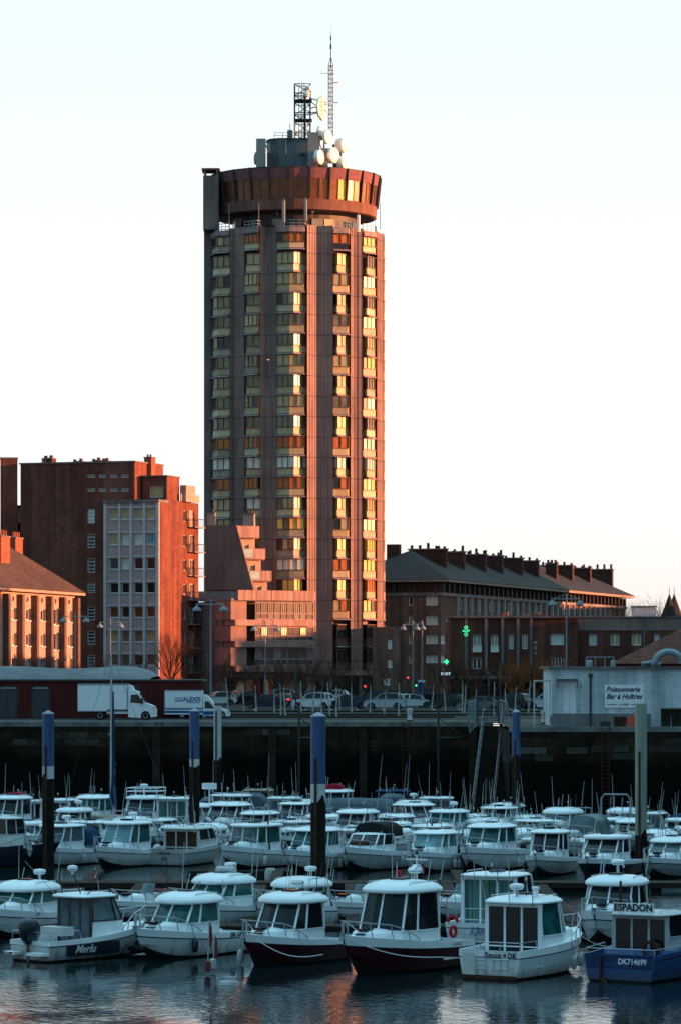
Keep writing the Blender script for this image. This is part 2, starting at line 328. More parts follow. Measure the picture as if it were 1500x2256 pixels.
def facade(parent, wm, P, a0, a1, z0, z1, holes, reveal=.25, fm='wframe', sill=None, wallname='wall', label=None, fw=.07):
    """wall with real openings. P(a, b, z) -> local point, b = depth into the wall. holes: (a0,a1,z0,z1,glass,nx,nz)"""
    mb = MB()
    xs = sorted(set([a0, a1] + [round(min(max(h[i], a0), a1), 4) for h in holes for i in (0, 1)]))
    zs = sorted(set([z0, z1] + [round(min(max(h[i], z0), z1), 4) for h in holes for i in (2, 3)]))
    for i in range(len(xs) - 1):
        for j in range(len(zs) - 1):
            ca, cz = (xs[i] + xs[i + 1]) / 2, (zs[j] + zs[j + 1]) / 2
            if any(h[0] < ca < h[1] and h[2] < cz < h[3] for h in holes): continue
            mb.face([P(xs[i], 0, zs[j]), P(xs[i + 1], 0, zs[j]), P(xs[i + 1], 0, zs[j + 1]), P(xs[i], 0, zs[j + 1])], wm)
    for h in holes:
        A, B, C, D = h[0], h[1], h[2], h[3]
        for q in ([(A, C), (B, C)], [(B, C), (B, D)], [(B, D), (A, D)], [(A, D), (A, C)]):
            mb.face([P(q[0][0], 0, q[0][1]), P(q[1][0], 0, q[1][1]), P(q[1][0], reveal + .05, q[1][1]), P(q[0][0], reveal + .05, q[0][1])], wm)
    w = mb.build(wallname, parent, label=label)
    for h in holes:
        A, B, C, D = h[:4]; g = h[4] if len(h) > 4 else 'glass'; nx = h[5] if len(h) > 5 else 1; nz = h[6] if len(h) > 6 else 0
        f = h[7] if len(h) > 7 else fm
        p = MB(); p.face([P(A, reveal, C), P(B, reveal, C), P(B, reveal, D), P(A, reveal, D)], g)
        win = p.build('window', parent)
        fr = MB()
        def bx(x0, x1, zz0, zz1, b0=reveal - .06, b1=reveal - .003):
            fr.grid([[P(x0, b0, zz0), P(x1, b0, zz0), P(x1, b1, zz0), P(x0, b1, zz0)], [P(x0, b0, zz1), P(x1, b0, zz1), P(x1, b1, zz1), P(x0, b1, zz1)]], f, True, True, True)
        bx(A + .003, A + fw, C, D); bx(B - fw, B - .003, C, D); bx(A + fw, B - fw, C + .003, C + fw); bx(A + fw, B - fw, D - fw, D - .003)
        for k in range(nx): c = A + (B - A) * (k + 1) / (nx + 1); bx(c - fw / 2, c + fw / 2, C + fw, D - fw, reveal - .05)
        for k in range(nz): c = C + (D - C) * (k + 1) / (nz + 1); bx(A + fw, B - fw, c - fw / 2, c + fw / 2, reveal - .055)
        fr.build('frame', win)
        if sill:
            s = MB(); s.grid([[P(A - .06, -.1, C - .12), P(B + .06, -.1, C - .12), P(B + .06, .1, C - .12), P(A - .06, .1, C - .12)], [P(A - .06, -.1, C - .004), P(B + .06, -.1, C - .004), P(B + .06, .1, C - .004), P(A - .06, .1, C - .004)]], sill, True, True, True)
            s.build('sill', win)
    return w

# ------------------------------------------------------------------ ground, water, quay
def struct(name, mb, smooth=False): o = mb.build(name, smooth=smooth); o['kind'] = 'structure'; return o
QY, QR, QRX = 286.0, 263.0, 12.2         # quay edge of the left part, of the part jutting out on the right, and where it juts out
g = MB()
g.face([(-1500, QY + .6, 0), (QRX, QY + .6, 0), (QRX, 5000, 0), (-1500, 5000, 0)], 'asphalt')
g.face([(QRX, QR + .6, 0), (75, QR + .6, 0), (75, 5000, 0), (QRX, 5000, 0)], 'asphalt')
g.face([(75, 20, 0), (1500, 20, 0), (1500, 5000, 0), (75, 5000, 0)], 'asphalt')
struct('ground', g)
wm = mat('harbour_water', (.003, .012, .014), .045, 0); t = wm.node_tree; n = t.nodes; p = n['Principled BSDF']
p.inputs['IOR'].default_value = 1.33; p.inputs['Specular IOR Level'].default_value = .30; p.inputs['Specular Tint'].default_value = (.42, .80, .86, 1)
c = n.new('ShaderNodeTexCoord'); mp = n.new('ShaderNodeMapping'); mp.inputs['Scale'].default_value = (1.0, .62, 1); mp.inputs['Rotation'].default_value = (0, 0, R(-24))
t.links.new(c.outputs['Object'], mp.inputs[0])
n1 = n.new('ShaderNodeTexNoise'); n1.inputs['Scale'].default_value = 3.2; n1.inputs['Detail'].default_value = 4; n1.inputs['Distortion'].default_value = .6
n2 = n.new('ShaderNodeTexNoise'); n2.inputs['Scale'].default_value = .5; n2.inputs['Detail'].default_value = 2
n3 = n.new('ShaderNodeTexNoise'); n3.inputs['Scale'].default_value = .11; n3.inputs['Detail'].default_value = 3
for q in (n1, n2, n3): t.links.new(mp.outputs[0], q.inputs[0])
cm = n.new('ShaderNodeMapRange'); cm.inputs[1].default_value = .38; cm.inputs[2].default_value = .62; cm.inputs[3].default_value = .04; cm.inputs[4].default_value = 1.0
t.links.new(n3.outputs[0], cm.inputs[0])
ml = n.new('ShaderNodeMath'); ml.operation = 'MULTIPLY'; t.links.new(n1.outputs[0], ml.inputs[0]); t.links.new(cm.outputs[0], ml.inputs[1])
b1 = n.new('ShaderNodeBump'); b1.inputs['Strength'].default_value = .24; b1.inputs['Distance'].default_value = .10; t.links.new(ml.outputs[0], b1.inputs['Height'])
b2 = n.new('ShaderNodeBump'); b2.inputs['Strength'].default_value = .16; b2.inputs['Distance'].default_value = .18; t.links.new(n2.outputs[0], b2.inputs['Height'])
t.links.new(b2.outputs[0], b1.inputs['Normal']); t.links.new(b1.outputs[0], p.inputs['Normal'])
wt = MB(); wt.face([(-500, -200, WZ), (75.2, -200, WZ), (75.2, QY + .3, WZ), (-500, QY + .3, WZ)], wm); struct('water', wt)
def XA(px, Y): return (px - CX) * Y / FP
for k_, c_ in (('stone_a', (.060, .052, .042)), ('stone_b', (.040, .034, .027)), ('stone_c', (.09, .082, .07))): M[k_] = mat(k_, c_, .9, .3, 2.0, .2)
# quay wall: wet weed below the tide line, stone blocks above it
qm = brick('quay_stone', (.040, .028, .018), (.020, .014, .010), (.006, .004, .003), 4.2); t = qm.node_tree; n = t.nodes; p = n['Principled BSDF']
src = p.inputs['Base Color'].links[0].from_socket
c = n.new('ShaderNodeTexCoord'); s_ = n.new('ShaderNodeSeparateXYZ'); t.links.new(c.outputs['Object'], s_.inputs[0])
nz = n.new('ShaderNodeTexNoise'); nz.inputs['Scale'].default_value = .45; nz.inputs['Detail'].default_value = 6; t.links.new(c.outputs['Object'], nz.inputs[0])
ad = n.new('ShaderNodeMath'); ad.operation = 'MULTIPLY_ADD'; ad.inputs[1].default_value = 2.6; t.links.new(nz.outputs[0], ad.inputs[0]); t.links.new(s_.outputs[2], ad.inputs[2])
mr2 = n.new('ShaderNodeMapRange'); mr2.inputs[1].default_value = -1.7; mr2.inputs[2].default_value = -.4; t.links.new(ad.outputs[0], mr2.inputs[0])
mx = n.new('ShaderNodeMix'); mx.data_type = 'RGBA'; t.links.new(mr2.outputs[0], mx.inputs[0]); mx.inputs[6].default_value = (.004, .0035, .003, 1); t.links.new(src, mx.inputs[7])
t.links.new(mx.outputs[2], p.inputs['Base Color'])
q = MB()
q.box(-500, QRX - .01, QY, QY + 2, -11, -.32, qm)
q.box(QRX, 76, QR, QR + 2, -11, -.32, qm); q.box(QRX, QRX + 2, QR + 2, QY + 2, -11, -.32, qm)
q.box(75, 77, 20, QR - .01, -11, -.02, qm)
rs = MB(); R2 = random.Random(5)
for (x0, x1, y, zt_, zb_) in ((XA(5, 286), XA(215, 286), QY - .02, -.75, -1.3), (XA(1290, 263), XA(1500, 263), QR - .02, -.75, -2.1), (XA(1100, 263), XA(1250, 263), QR - .02, -1.4, -2.0), (XA(520, 286), XA(640, 286), QY - .02, -.5, -1.0)):
    z = zt_
    while z > zb_:
        x = x0 + R2.uniform(0, 1)
        while x < x1:
            w = R2.uniform(.8, 1.7)
            if R2.random() < .62: rs.box(x, x + w - .04, y, y + .06, z - .5, z - .03, R2.choice(['stone_a', 'stone_b', 'stone_c']))
            x += w
        z -= .53
qw = q.build('quay_wall'); rs.build('repair_stone', qw, kind='stuff'); tag(qw, 'tall stone quay wall black with wet weed in its lower half', 'quay wall')
cp = MB(); x = -120
while x < QRX - 1:
    x1 = min(x + 2.4, QRX); cp.box(x, x1 - .004, QY - .12, QY + .62, -.32, .05, 'coping'); x += 2.4
x = QRX
while x < 75: cp.box(x, x + 2.396, QR - .12, QR + .62, -.32, .05, 'coping'); x += 2.4
struct('quay_kerb', cp)
pv = MB()
pv.face([(-200, QY + .7, .004), (QRX - .02, QY + .7, .004), (QRX - .02, QY + 11, .004), (-200, QY + 11, .004)], 'paving')
pv.face([(QRX, QR + .7, .004), (75, QR + .7, .004), (75, QR + 40, .004), (QRX, QR + 40, .004)], 'paving')
struct('quay_pavement', pv)
so_ = MB()
for (a, b, Y0, Y1) in ((455, 1210, 326, 334), (455, 1215, 350, 357), (455, 1000, 312, 314)):
    so_.box(XA(a, Y0), XA(b, Y0), Y0, Y1, .0, .14, 'soil')
o = so_.build('planting_strip'); o['kind'] = 'stuff'; o['label'] = 'dark planting strips between the quay and the parked cars'
mk = MB()
mk.face([(-40, QY + 11.6, .008), (60, QY + 11.6, .008), (60, QY + 11.75, .008), (-40, QY + 11.75, .008)], 'white')
for k in range(14): mk.face([(-14 + k * 2.6, 366, .008), (-13.85 + k * 2.6, 366, .008), (-13.85 + k * 2.6, 371, .008), (-14 + k * 2.6, 371, .008)], 'white')
for k in range(8): mk.face([(-14 + k * 5, 322, .008), (-11.5 + k * 5, 322, .008), (-11.5 + k * 5, 322.15, .008), (-14 + k * 5, 322.15, .008)], 'white')
struct('road_marking', mk)

M['oldred'] = mat('faded_red_cloth', (.20, .045, .05), .85, .15, 3)

M['boardwhite'] = mat('sign_white', (.82, .82, .82), .5, 0)
M['gelh'] = mat('weathered_gelcoat', (.74, .78, .80), .35, .08, 1.6, 0, stretch=(1, 1, .35), var2=.12)
M['gelh2'] = mat('weathered_ivory_gelcoat', (.50, .53, .53), .4, .12, 1.6, 0, stretch=(1, 1, .35), var2=.15)
def waterline(m, col, h=.42):
    """brown growth and streaks climbing from the waterline"""
    t = m.node_tree; n = t.nodes; p = n['Principled BSDF']; src = p.inputs['Base Color'].links[0].from_socket
    c = n.new('ShaderNodeTexCoord'); s = n.new('ShaderNodeSeparateXYZ'); t.links.new(c.outputs['Object'], s.inputs[0])
    mp = n.new('ShaderNodeMapping'); mp.inputs['Scale'].default_value = (5, 5, .5); t.links.new(c.outputs['Object'], mp.inputs[0])
    no = n.new('ShaderNodeTexNoise'); no.inputs['Scale'].default_value = 1; no.inputs['Detail'].default_value = 5; t.links.new(mp.outputs[0], no.inputs[0])
    a = n.new('ShaderNodeMath'); a.operation = 'MULTIPLY_ADD'; a.inputs[1].default_value = -h * 1.6; t.links.new(no.outputs[0], a.inputs[0]); t.links.new(s.outputs[2], a.inputs[2])
    r = n.new('ShaderNodeMapRange'); r.inputs[1].default_value = -h * .75; r.inputs[2].default_value = h * .35; r.inputs[3].default_value = .85; r.inputs[4].default_value = 0; t.links.new(a.outputs[0], r.inputs[0])
    mx = n.new('ShaderNodeMix'); mx.data_type = 'RGBA'; t.links.new(r.outputs[0], mx.inputs[0]); t.links.new(src, mx.inputs[6]); mx.inputs[7].default_value = (*col, 1)
    t.links.new(mx.outputs[2], p.inputs['Base Color'])
waterline(M['gelh'], (.14, .13, .10)); waterline(M['gelh2'], (.10, .09, .065)); waterline(M['gel3'], (.10, .095, .08)); waterline(M['burg'], (.03, .012, .012)); waterline(M['bluehull'], (.02, .04, .06))

M['bclear'] = mat('hazy_plastic_window', (.10, .15, .16), .3, .35, 1.2, 0, spec=.4)
M['dullglass'] = mat('dull_office_glass', (.04, .042, .045), .6, .5, .8, 0, spec=.4, stretch=(3, 3, .5))

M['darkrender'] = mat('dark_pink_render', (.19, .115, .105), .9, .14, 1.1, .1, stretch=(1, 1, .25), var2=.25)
M['eave'] = mat('weathered_eave', (.25, .22, .20), .85, .2, 1.2)
# ------------------------------------------------------------------ the tower
TPX, TY, TR = 651.0, 482.0, 11.8
TS = FP / TY
tower = thing('residential_tower', 'tall round concrete tower with bay windows in vertical rows and a restaurant ring on top', 'tower', (XA(TPX, TY), TY, 0))
TYF = 471.0
def tz(py): return CZ + (HY - py) * TYF / FP
TOP = tz(497)
def tp(px, e):
    """plan point (local, toward the viewer = -y) from image column and radial offset"""
    X = (px - TPX) / TS; r = TR + e; X = max(-r * .999, min(r * .999, X))
    return (X, -math.sqrt(max(r * r - X * X, 0)))
BAYS = {  # bay: (recess columns), even-floor plan, odd-floor plan
    'A': ((468, 511), [(470, -.6), (473.5, .45), (484, .45), (511, .0)], [(467, -.2), (484, .75), (511, .0)]),
    'B': ((543, 578), [(544, -.6), (549, .35), (578, .05)], [(543.5, .1), (571, .75), (577.5, -.1)]),
    'C': ((613, 679), [(613.5, .05), (650, 1.0), (677.5, -.45)], [(613.5, .05), (641, .6), (672, .45), (677, -.5)]),
    'D': ((734, 772), [(735, -.5), (743, .45), (771, -.45)], [(734.5, .1), (766, .6), (770.5, -.4)]),
    'E': ((798.5, 829), [(799, -.4), (807, .5), (828, -.15)], [(799, .0), (824, .3), (828, -.3)])}
PANELS = [[(455, .0), (461, -.2), (468, .0)], [(511, .1), (518, -.55), (535, -.5), (543, .15)], [(578, .15), (590, -.6), (603, -.5), (613, .2)],
          [(679, .5), (702, -.6), (733.5, .40)], [(772, .3), (779, -.5), (798, .15)], [(829.5, .15), (836, -.35), (845, .1)]]
def ribbed(a, b, step=.40, dep=.06):
    a = Vector(a); b = Vector(b); d = b - a; L = d.length; n = max(1, int(L / step)); nv = Vector((-d.y, d.x)).normalized()
    if nv.dot((a + b) / 2) < 0: nv = -nv
    o = []
    for i in range(n):
        for f, k in ((0, 0), (.5, 0), (.55, -1), (.95, -1)): o.append(tuple(a + d * ((i + f) / n) + nv * (dep * k)))
    return o
pl = []
names = ['A', 'B', 'C', 'D', 'E']
for i, pn in enumerate(PANELS):
    pts = [tp(*q) for q in pn]
    for a, b in zip(pts[:-1], pts[1:]): pl += ribbed(a, b)
    pl.append(pts[-1])
    if i < 5:
        c0, c1 = BAYS[names[i]][0]
        for k in range(4): pl.append(tp(c0 + (c1 - c0) * k / 3, -1.05))
th0 = math.atan2(pl[-1][1], pl[-1][0]); back = []
nb = 8; span = (math.atan2(pl[0][1], pl[0][0]) - th0) % (2 * math.pi)
backbays = []
for k in range(nb):
    a0 = th0 + span * (k + .08) / nb; a1 = th0 + span * (k + .58) / nb; am = th0 + span * (k + .79) / nb
    back += [(TR * math.cos(a0), TR * math.sin(a0)), ((TR - 1) * math.cos(a0 + .01), (TR - 1) * math.sin(a0 + .01)), ((TR - 1) * math.cos(a1 - .01), (TR - 1) * math.sin(a1 - .01)),
             (TR * math.cos(a1), TR * math.sin(a1)), ((TR - .7) * math.cos(am), (TR - .7) * math.sin(am))]
    backbays.append((a0, a1))
mb = MB(); mb.prism(pl + back, 0, TOP, 'conc'); mb.build('shaft', tower)
# storeys
ROWS = []
for k in range(1, 22):
    if k == 1: ROWS.append((1, tz(515), tz(535), tz(549)))
    elif k < 20: zt = tz(557) - (k - 2) * 2.645; ROWS.append((k, zt, zt - 1.5, zt - 2.48))
    else: y0 = {20: 1375, 21: 1430}[k]; ROWS.append((k, tz(y0), tz(y0 + 30), tz(y0 + 48)))
ORANGE, WHITE, BRIGHT = (1, 11, 13), (12,), (14, 15, 16, 17)
def style(bay, k):  # right-hand bays take panes with the sun's gold painted in
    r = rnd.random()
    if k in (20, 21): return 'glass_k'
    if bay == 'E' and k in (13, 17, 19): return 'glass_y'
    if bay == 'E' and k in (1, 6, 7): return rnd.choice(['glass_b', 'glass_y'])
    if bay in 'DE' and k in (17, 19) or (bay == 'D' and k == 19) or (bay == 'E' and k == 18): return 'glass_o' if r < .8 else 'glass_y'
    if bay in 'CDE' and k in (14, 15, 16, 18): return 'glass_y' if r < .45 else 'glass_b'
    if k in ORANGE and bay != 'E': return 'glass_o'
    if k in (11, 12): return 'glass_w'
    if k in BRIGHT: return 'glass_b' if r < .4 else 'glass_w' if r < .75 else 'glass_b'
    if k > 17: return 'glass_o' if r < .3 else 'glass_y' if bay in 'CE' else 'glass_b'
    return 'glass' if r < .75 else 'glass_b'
def bay_window(parent, pts, zt, zm, zb, glass, lower, inner, k, zlow):
    """pts: outer plan polyline, inner: points on the recessed wall behind; returns window with frame, spandrel and ledge"""
    w = MB(); fr = MB(); sp = MB(); ld = MB()
    body = pts + inner[::-1]
    for (a, b) in zip(pts[:-1], pts[1:]):
        a2 = Vector(a); b2 = Vector(b); L = (b2 - a2).length; n = max(1, round(L / .85)) if L > .8 else 1
        for i in range(n):
            p0 = a2.lerp(b2, i / n); p1 = a2.lerp(b2, (i + 1) / n)
            gm = glass
            if rnd.random() < .12: gm = rnd.choice(['glass', 'glass_b', 'glass_k']) if glass != 'glass_k' else 'glass_k'
            w.face([(p0.x, p0.y, zm), (p1.x, p1.y, zm), (p1.x, p1.y, zt), (p0.x, p0.y, zt)], gm)
            nv = Vector((b2.y - a2.y, a2.x - b2.x)).normalized() * .05
            if nv.dot(a2) < 0: nv = -nv
            fr.bar((p0.x + nv.x, p0.y + nv.y, zm), (p0.x + nv.x, p0.y + nv.y, zt), .09, .09, 'frame')
            if i == n - 1: fr.bar((p1.x + nv.x * .8, p1.y + nv.y * .8, zm + .01), (p1.x + nv.x * .8, p1.y + nv.y * .8, zt - .01), .085, .085, 'frame')
        nv = Vector((b2.y - a2.y, a2.x - b2.x)).normalized() * .06
        if nv.dot(a2) < 0: nv = -nv
        for z in (zm, zt - .05): fr.bar((a2.x + nv.x, a2.y + nv.y, z), (b2.x + nv.x, b2.y + nv.y, z), .1, .1, 'frame')
        fr.bar((a2.x + nv.x, a2.y + nv.y, zb + .04), (b2.x + nv.x, b2.y + nv.y, zb + .04), .08, .08, 'frame')
    w.face([(x, y, zt) for x, y in body], 'frame')
    sp.prism([(x * .999, y * .999) for x, y in body], zb, zm - .05, lower)
    def off(p, d): v = Vector(p); return tuple(v + v.normalized() * d)
    lo = [off(p, .30) for p in pts]; hi = [off(p, .10) for p in pts]
    ld.prism(lo + inner[::-1], zlow, zb - .003, 'conc_l', hi + [(x * .999, y * .999) for x, y in inner[::-1]])
    o = w.build('window', parent); fr.build('frame', o); sp.build('spandrel', o); ld.build('ledge', o)
hid = MB()
for bn, (rc, ev, od) in BAYS.items():
    inner = [tp(rc[0] + .5, -1.0), tp(rc[1] - .5, -1.0)]
    last = {'A': 15, 'B': 15, 'C': 18, 'D': 21, 'E': 21}[bn]
    for (k, zt, zm, zb) in ROWS:
        pts = [tp(*q) for q in (ev if k % 2 == 0 or k == 21 else od)]
        if k > last:
            hid.prism(pts + inner[::-1], zb, zt, 'glass'); continue
        lower = rnd.choice(['spandrel', 'spandrel', 'spandrel2', 'spandrel3']) if k < 20 else 'ringconc'
        if k == 1 and bn == 'D': lower = 'glass_k'
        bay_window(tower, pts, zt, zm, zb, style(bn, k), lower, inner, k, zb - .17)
for a0, a1 in backbays:
    r = TR - .25
    for (k, zt, zm, zb) in ROWS:
        am = (a0 + a1) / 2
        P0 = [(math.cos(a) * q, math.sin(a) * q) for a, q in ((a0 + .01, TR - .3), (am, r + .3), (a1 - .01, TR - .3))]
        I = [(math.cos(a) * (TR - 1), math.sin(a) * (TR - 1)) for a in (a1 - .01, a0 + .01)]
        hid.prism(P0 + I, zm, zt, 'glass'); hid.prism(P0 + I, zb, zm, 'spandrel')
        P1 = [(math.cos(a) * q, math.sin(a) * q) for a, q in ((a0 + .01, TR - .15), (am, TR + .12), (a1 - .01, TR - .15))]
        hid.prism(P1 + I, zb - .17, zb - .003, 'conc_l')
o = hid.build('window', tower, kind='stuff')
# parapet tops: railings and terrace walls over the bays, roof terrace floor
for bn, (rc, ev, od) in BAYS.items():
    pts = [tp(*q) for q in od]
    inner = [tp(rc[0] + .5, -1.02), tp(rc[1] - .5, -1.02)]
    m2 = MB(); m2.prism([(x * 1.015, y * 1.015) for x, y in pts] + inner[::-1], tz(513), tz(502), 'conc_l'); 
    for (a, b) in zip(pts[:-1], pts[1:]):
        for h in (.15, .5, .9): m2.bar((*a, tz(502) + h), (*b, tz(502) + h), .07, .09, 'galv')
        for i in range(4):
            q = Vector(a).lerp(Vector(b), i / 3); m2.bar((q.x, q.y, tz(502)), (q.x, q.y, tz(502) + .95), .06, .06, 'galv')
    m2.build('terrace_railing', tower)
# flue shaft on the left side
sx0, sx1 = (452.5 - TPX) / TS, (486 - TPX) / TS
mb = MB(); mb.box(sx0, sx1, -6.9, -3.2, TOP, tz(377), 'conc_d'); mb.box(sx0, (467 - TPX) / TS, -3.9, -.5, 0, TOP - .004, 'conc_d')

zc_ = tz(377)
for (x, y) in ((sx0 + .12, -6.8), (sx1 - .3, -6.8), (sx0 + .12, -3.5), (sx1 - .3, -3.5)): mb.box(x, x + .2, y, y + .25, zc_, zc_ + .75, 'conc_d')
mb.box(sx0 - .2, sx1 + .15, -7.1, -3.0, zc_ + .75, zc_ + .95, 'conc_d'); mb.build('flue_shaft', tower)
# shops at the base: dark recess with canopy
mb = MB(); mb.lathe((0, 0, 0), [(TR + .35, tz(1478)), (TR + .45, tz(1478)), (TR + .45, tz(1488)), (TR + .35, tz(1488))], 'conc', 40); mb.build('canopy_band', tower)
for i, (a, b) in enumerate(((700, 722), (742, 790), (800, 826))):
    p0, p1 = Vector(tp(a, .25)), Vector(tp(b, .25))
    mb = MB(); mb.face([(p0.x, p0.y, .1), (p1.x, p1.y, .1), (p1.x, p1.y, 3.0), (p0.x, p0.y, 3.0)], 'glass_k'); mb.build('shop_window', tower)
# neck, ring
zr0, zr1, zr2, zr3 = tz(461), tz(434.5), tz(391), tz(368)
mb = MB(); mb.lathe((0, 0, 0), [(8.3, TOP - .2), (8.3, zr0 + .3)], 'dark', 32); nk = mb.build('neck', tower)
for i in range(13):
    a = R(-165 + i * 12.0)
    if i % 3 == 1: continue
    c = (8.36 * math.cos(a), 8.36 * math.sin(a)); d = Vector((-math.sin(a), math.cos(a))) * .8; mb = MB()
    mb.face([(c[0] - d.x, c[1] - d.y, TOP), (c[0] + d.x, c[1] + d.y, TOP), (c[0] + d.x, c[1] + d.y, TOP + 1.3), (c[0] - d.x, c[1] - d.y, TOP + 1.3)], rnd.choice(['glass_k', 'glass_k', 'glass', 'panelgrey']))
    mb.build('neck_window', nk)
NS = 26; RB, RW, RT = 10.7, 10.85, 11.25
mb = MB(); mb.lathe((0, 0, 0), [(8.4, zr0 - .15), (10.3, zr0), (RB, zr0 + .1), (RB + .1, zr1 - .02), (9.8, zr1)], 'ringconc', NS * 2, mfn=lambda i, j: 'dark' if i == 0 else 'ringconc'); mb.build('ring_parapet', tower)
mb = MB(); mb.lathe((0, 0, 0), [(RT - .22, zr2), (RT + .02, zr3), (RT - .5, zr3 + .05), (2, zr3 + .25)], 'ringpaint', NS * 2, mfn=lambda i, j: 'ringpaint' if i == 0 else 'dark'); mb.build('ring_fascia', tower)
ph = R(-90 - 3.2)
rwin = MB(); 
for i in range(NS):
    a0 = ph + 2 * math.pi * i / NS; a1 = ph + 2 * math.pi * (i + 1) / NS
    for h in range(2):
        b0 = a0 + (a1 - a0) * (h / 2 + .03); b1 = a0 + (a1 - a0) * (h / 2 + .49)
        P_ = lambda a, z, r: (r * math.cos(a), r * math.sin(a), z)
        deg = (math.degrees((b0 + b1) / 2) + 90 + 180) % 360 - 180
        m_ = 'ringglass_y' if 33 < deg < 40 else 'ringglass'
        o_ = MB(); o_.face([P_(b0, zr1, RW - .12), P_(b1, zr1, RW - .12), P_(b1, zr2, RT - .33), P_(b0, zr2, RT - .33)], m_)
        if abs(deg) < 95 and h == 0 or True: 
            if abs(deg) < 95: o_.build('ring_window', tower)
            else: rwin.face([P_(b0, zr1, RW - .12), P_(b1, zr1, RW - .12), P_(b1, zr2, RT - .33), P_(b0, zr2, RT - .33)], 'ringglass')
rwin.build('ring_window', tower, kind='stuff')
mb = MB(); mb.lathe((0, 0, 0), [(RW - .5, zr1), (RT - .75, zr2)], 'ringglass', NS * 2); mb.build('ring_core', tower)
mb = MB()
for i in range(NS):
    a = ph + 2 * math.pi * i / NS; c, s = math.cos(a), math.sin(a)
    mb.bar((RW * c, RW * s, zr1 - .1), ((RT + .06) * c, (RT + .06) * s, zr3 + .12), .16, .34, 'dark')
    a += math.pi / NS; c, s = math.cos(a), math.sin(a)
    mb.bar(((RW - .08) * c, (RW - .08) * s, zr1), ((RT - .3) * c, (RT - .3) * s, zr2), .09, .12, 'frame')
mb.build('ring_mullions', tower)
mb = MB(); mb.lathe((0, 0, 0), [(RT + .04, zr3 - .02), (RT + .06, zr3 + .1), (RT - .2, zr3 + .12)], 'dark', NS * 2); mb.build('ring_coping', tower)
# sector antennas on the parapet
ROOFZ = zr3 + .15
def tpos(px, py, dy): return ((px - TPX) * (TY + dy) / FP, dy, CZ + (HY - py) * (TY + dy) / FP)
for (px, y0, y1, w, mm) in ((628, 442, 490, 7, 'panelgrey'), (676, 440, 486, 7, 'panelgrey'), (791, 474, 511, 7, 'dish'), (613, 445, 463, 5, 'panelgrey'), (690, 454, 468, 7, 'panelgrey')):
    dy = -math.sqrt(max(0, 12.6 ** 2 - ((px - TPX) / TS) ** 2)) if px != 613 and px != 690 else -9.5
    x, y, z1 = tpos(px, y0, dy); z0 = tpos(px, y1, dy)[2]; ww = w / TS / 2
    t_ = thing('sector_antenna', {628: 'tall pale panel antenna under the restaurant ring, left one of the tall pair', 676: 'tall pale panel antenna under the restaurant ring, right one of the tall pair',
                                 791: 'sunlit cream panel antenna on the parapet at the right of the tower', 613: 'short grey panel antenna in the shadow under the restaurant ring', 690: 'small grey box antenna below the restaurant ring beside the right tall panel'}[px], 'antenna', (tower.location.x + x, TY + y, z0))
    b_ = MB(); b_.prism([(-ww, -.1), (-ww * .6, -.22), (ww * .6, -.22), (ww, -.1), (ww, .05), (-ww, .05)], 0, z1 - z0, mm); b_.build('panel', t_)
    b_ = MB(); b_.tube([(0, .12, -.6), (0, .12, z1 - z0 + .3)], .05, 'galv'); b_.bar((0, 0, .3), (0, .5, .3), .06, .06, 'galv'); b_.build('pole', t_)
for px in (507, 573, 838):
    dy = -math.sqrt(max(0, 11.9 ** 2 - ((px - TPX) / TS) ** 2)); x, y, z = tpos(px, 505, dy)
    b_ = MB(); b_.tube([(tower.location.x + x, TY + y, z), (tower.location.x + x, TY + y, z + 3.4)], .05, 'galv')
    tag(b_.build('whip_aerial'), {507: 'thin whip aerial on the left terrace railing of the tower', 573: 'thin whip aerial above the second column of bay windows', 838: 'thin whip aerial at the right edge of the tower parapet'}[px], 'aerial')
# rooftop plant room with tall screens
pr = thing('rooftop_plant_room', 'blue grey clad machine room standing on the tower roof', 'plant room', (tower.location.x, TY, ROOFZ))
def rz_(py, dy=0): return tpos(0, py, dy)[2] - ROOFZ
x0, x1 = (589 - TPX) / TS, (704 - TPX) / TS
mb = MB(); 
cpl = [(x0 + .1, 3), (x0, -1.2), (x0 + .5, -2.6), (x0 + 1.6, -3.3), (x1 - 1.5, -3.3), (x1 - .4, -2.7), (x1, -1.5), (x1, 3)]
mb.prism(cpl, -.1, rz_(314), 'plant'); mb.build('wall', pr)
mb = MB(); mb.prism([(x * 1.03, y * 1.03) for x, y in cpl], rz_(314), rz_(312), 'dark'); mb.build('roof', pr)
mb = MB()
for (a, b, z0, z1) in ((592, 607, 316, 320), (593, 606, 345, 350), (661, 672, 345, 350), (632, 645, 312, 316)):
    mb.box((a - TPX) / TS, (b - TPX) / TS, -3.55, -3.25, rz_(z1), rz_(z0), 'dark')
mb.box((630 - TPX) / TS, (633 - TPX) / TS, -3.5, -3.3, rz_(350), rz_(316), 'galv'); mb.build('vent_grille', pr)
mb = MB()
for i in range(9):
    x = x0 + 1 + i * .55
    if i % 2 == 0: mb.tube([(x, -3, rz_(312)), (x, -3, rz_(300))], .035, 'steel')
for h in (300, 306): mb.tube([(x0 + 1, -3, rz_(h)), (x0 + 5.4, -3, rz_(h))], .035, 'steel')
mb.build('roof_railing', pr)
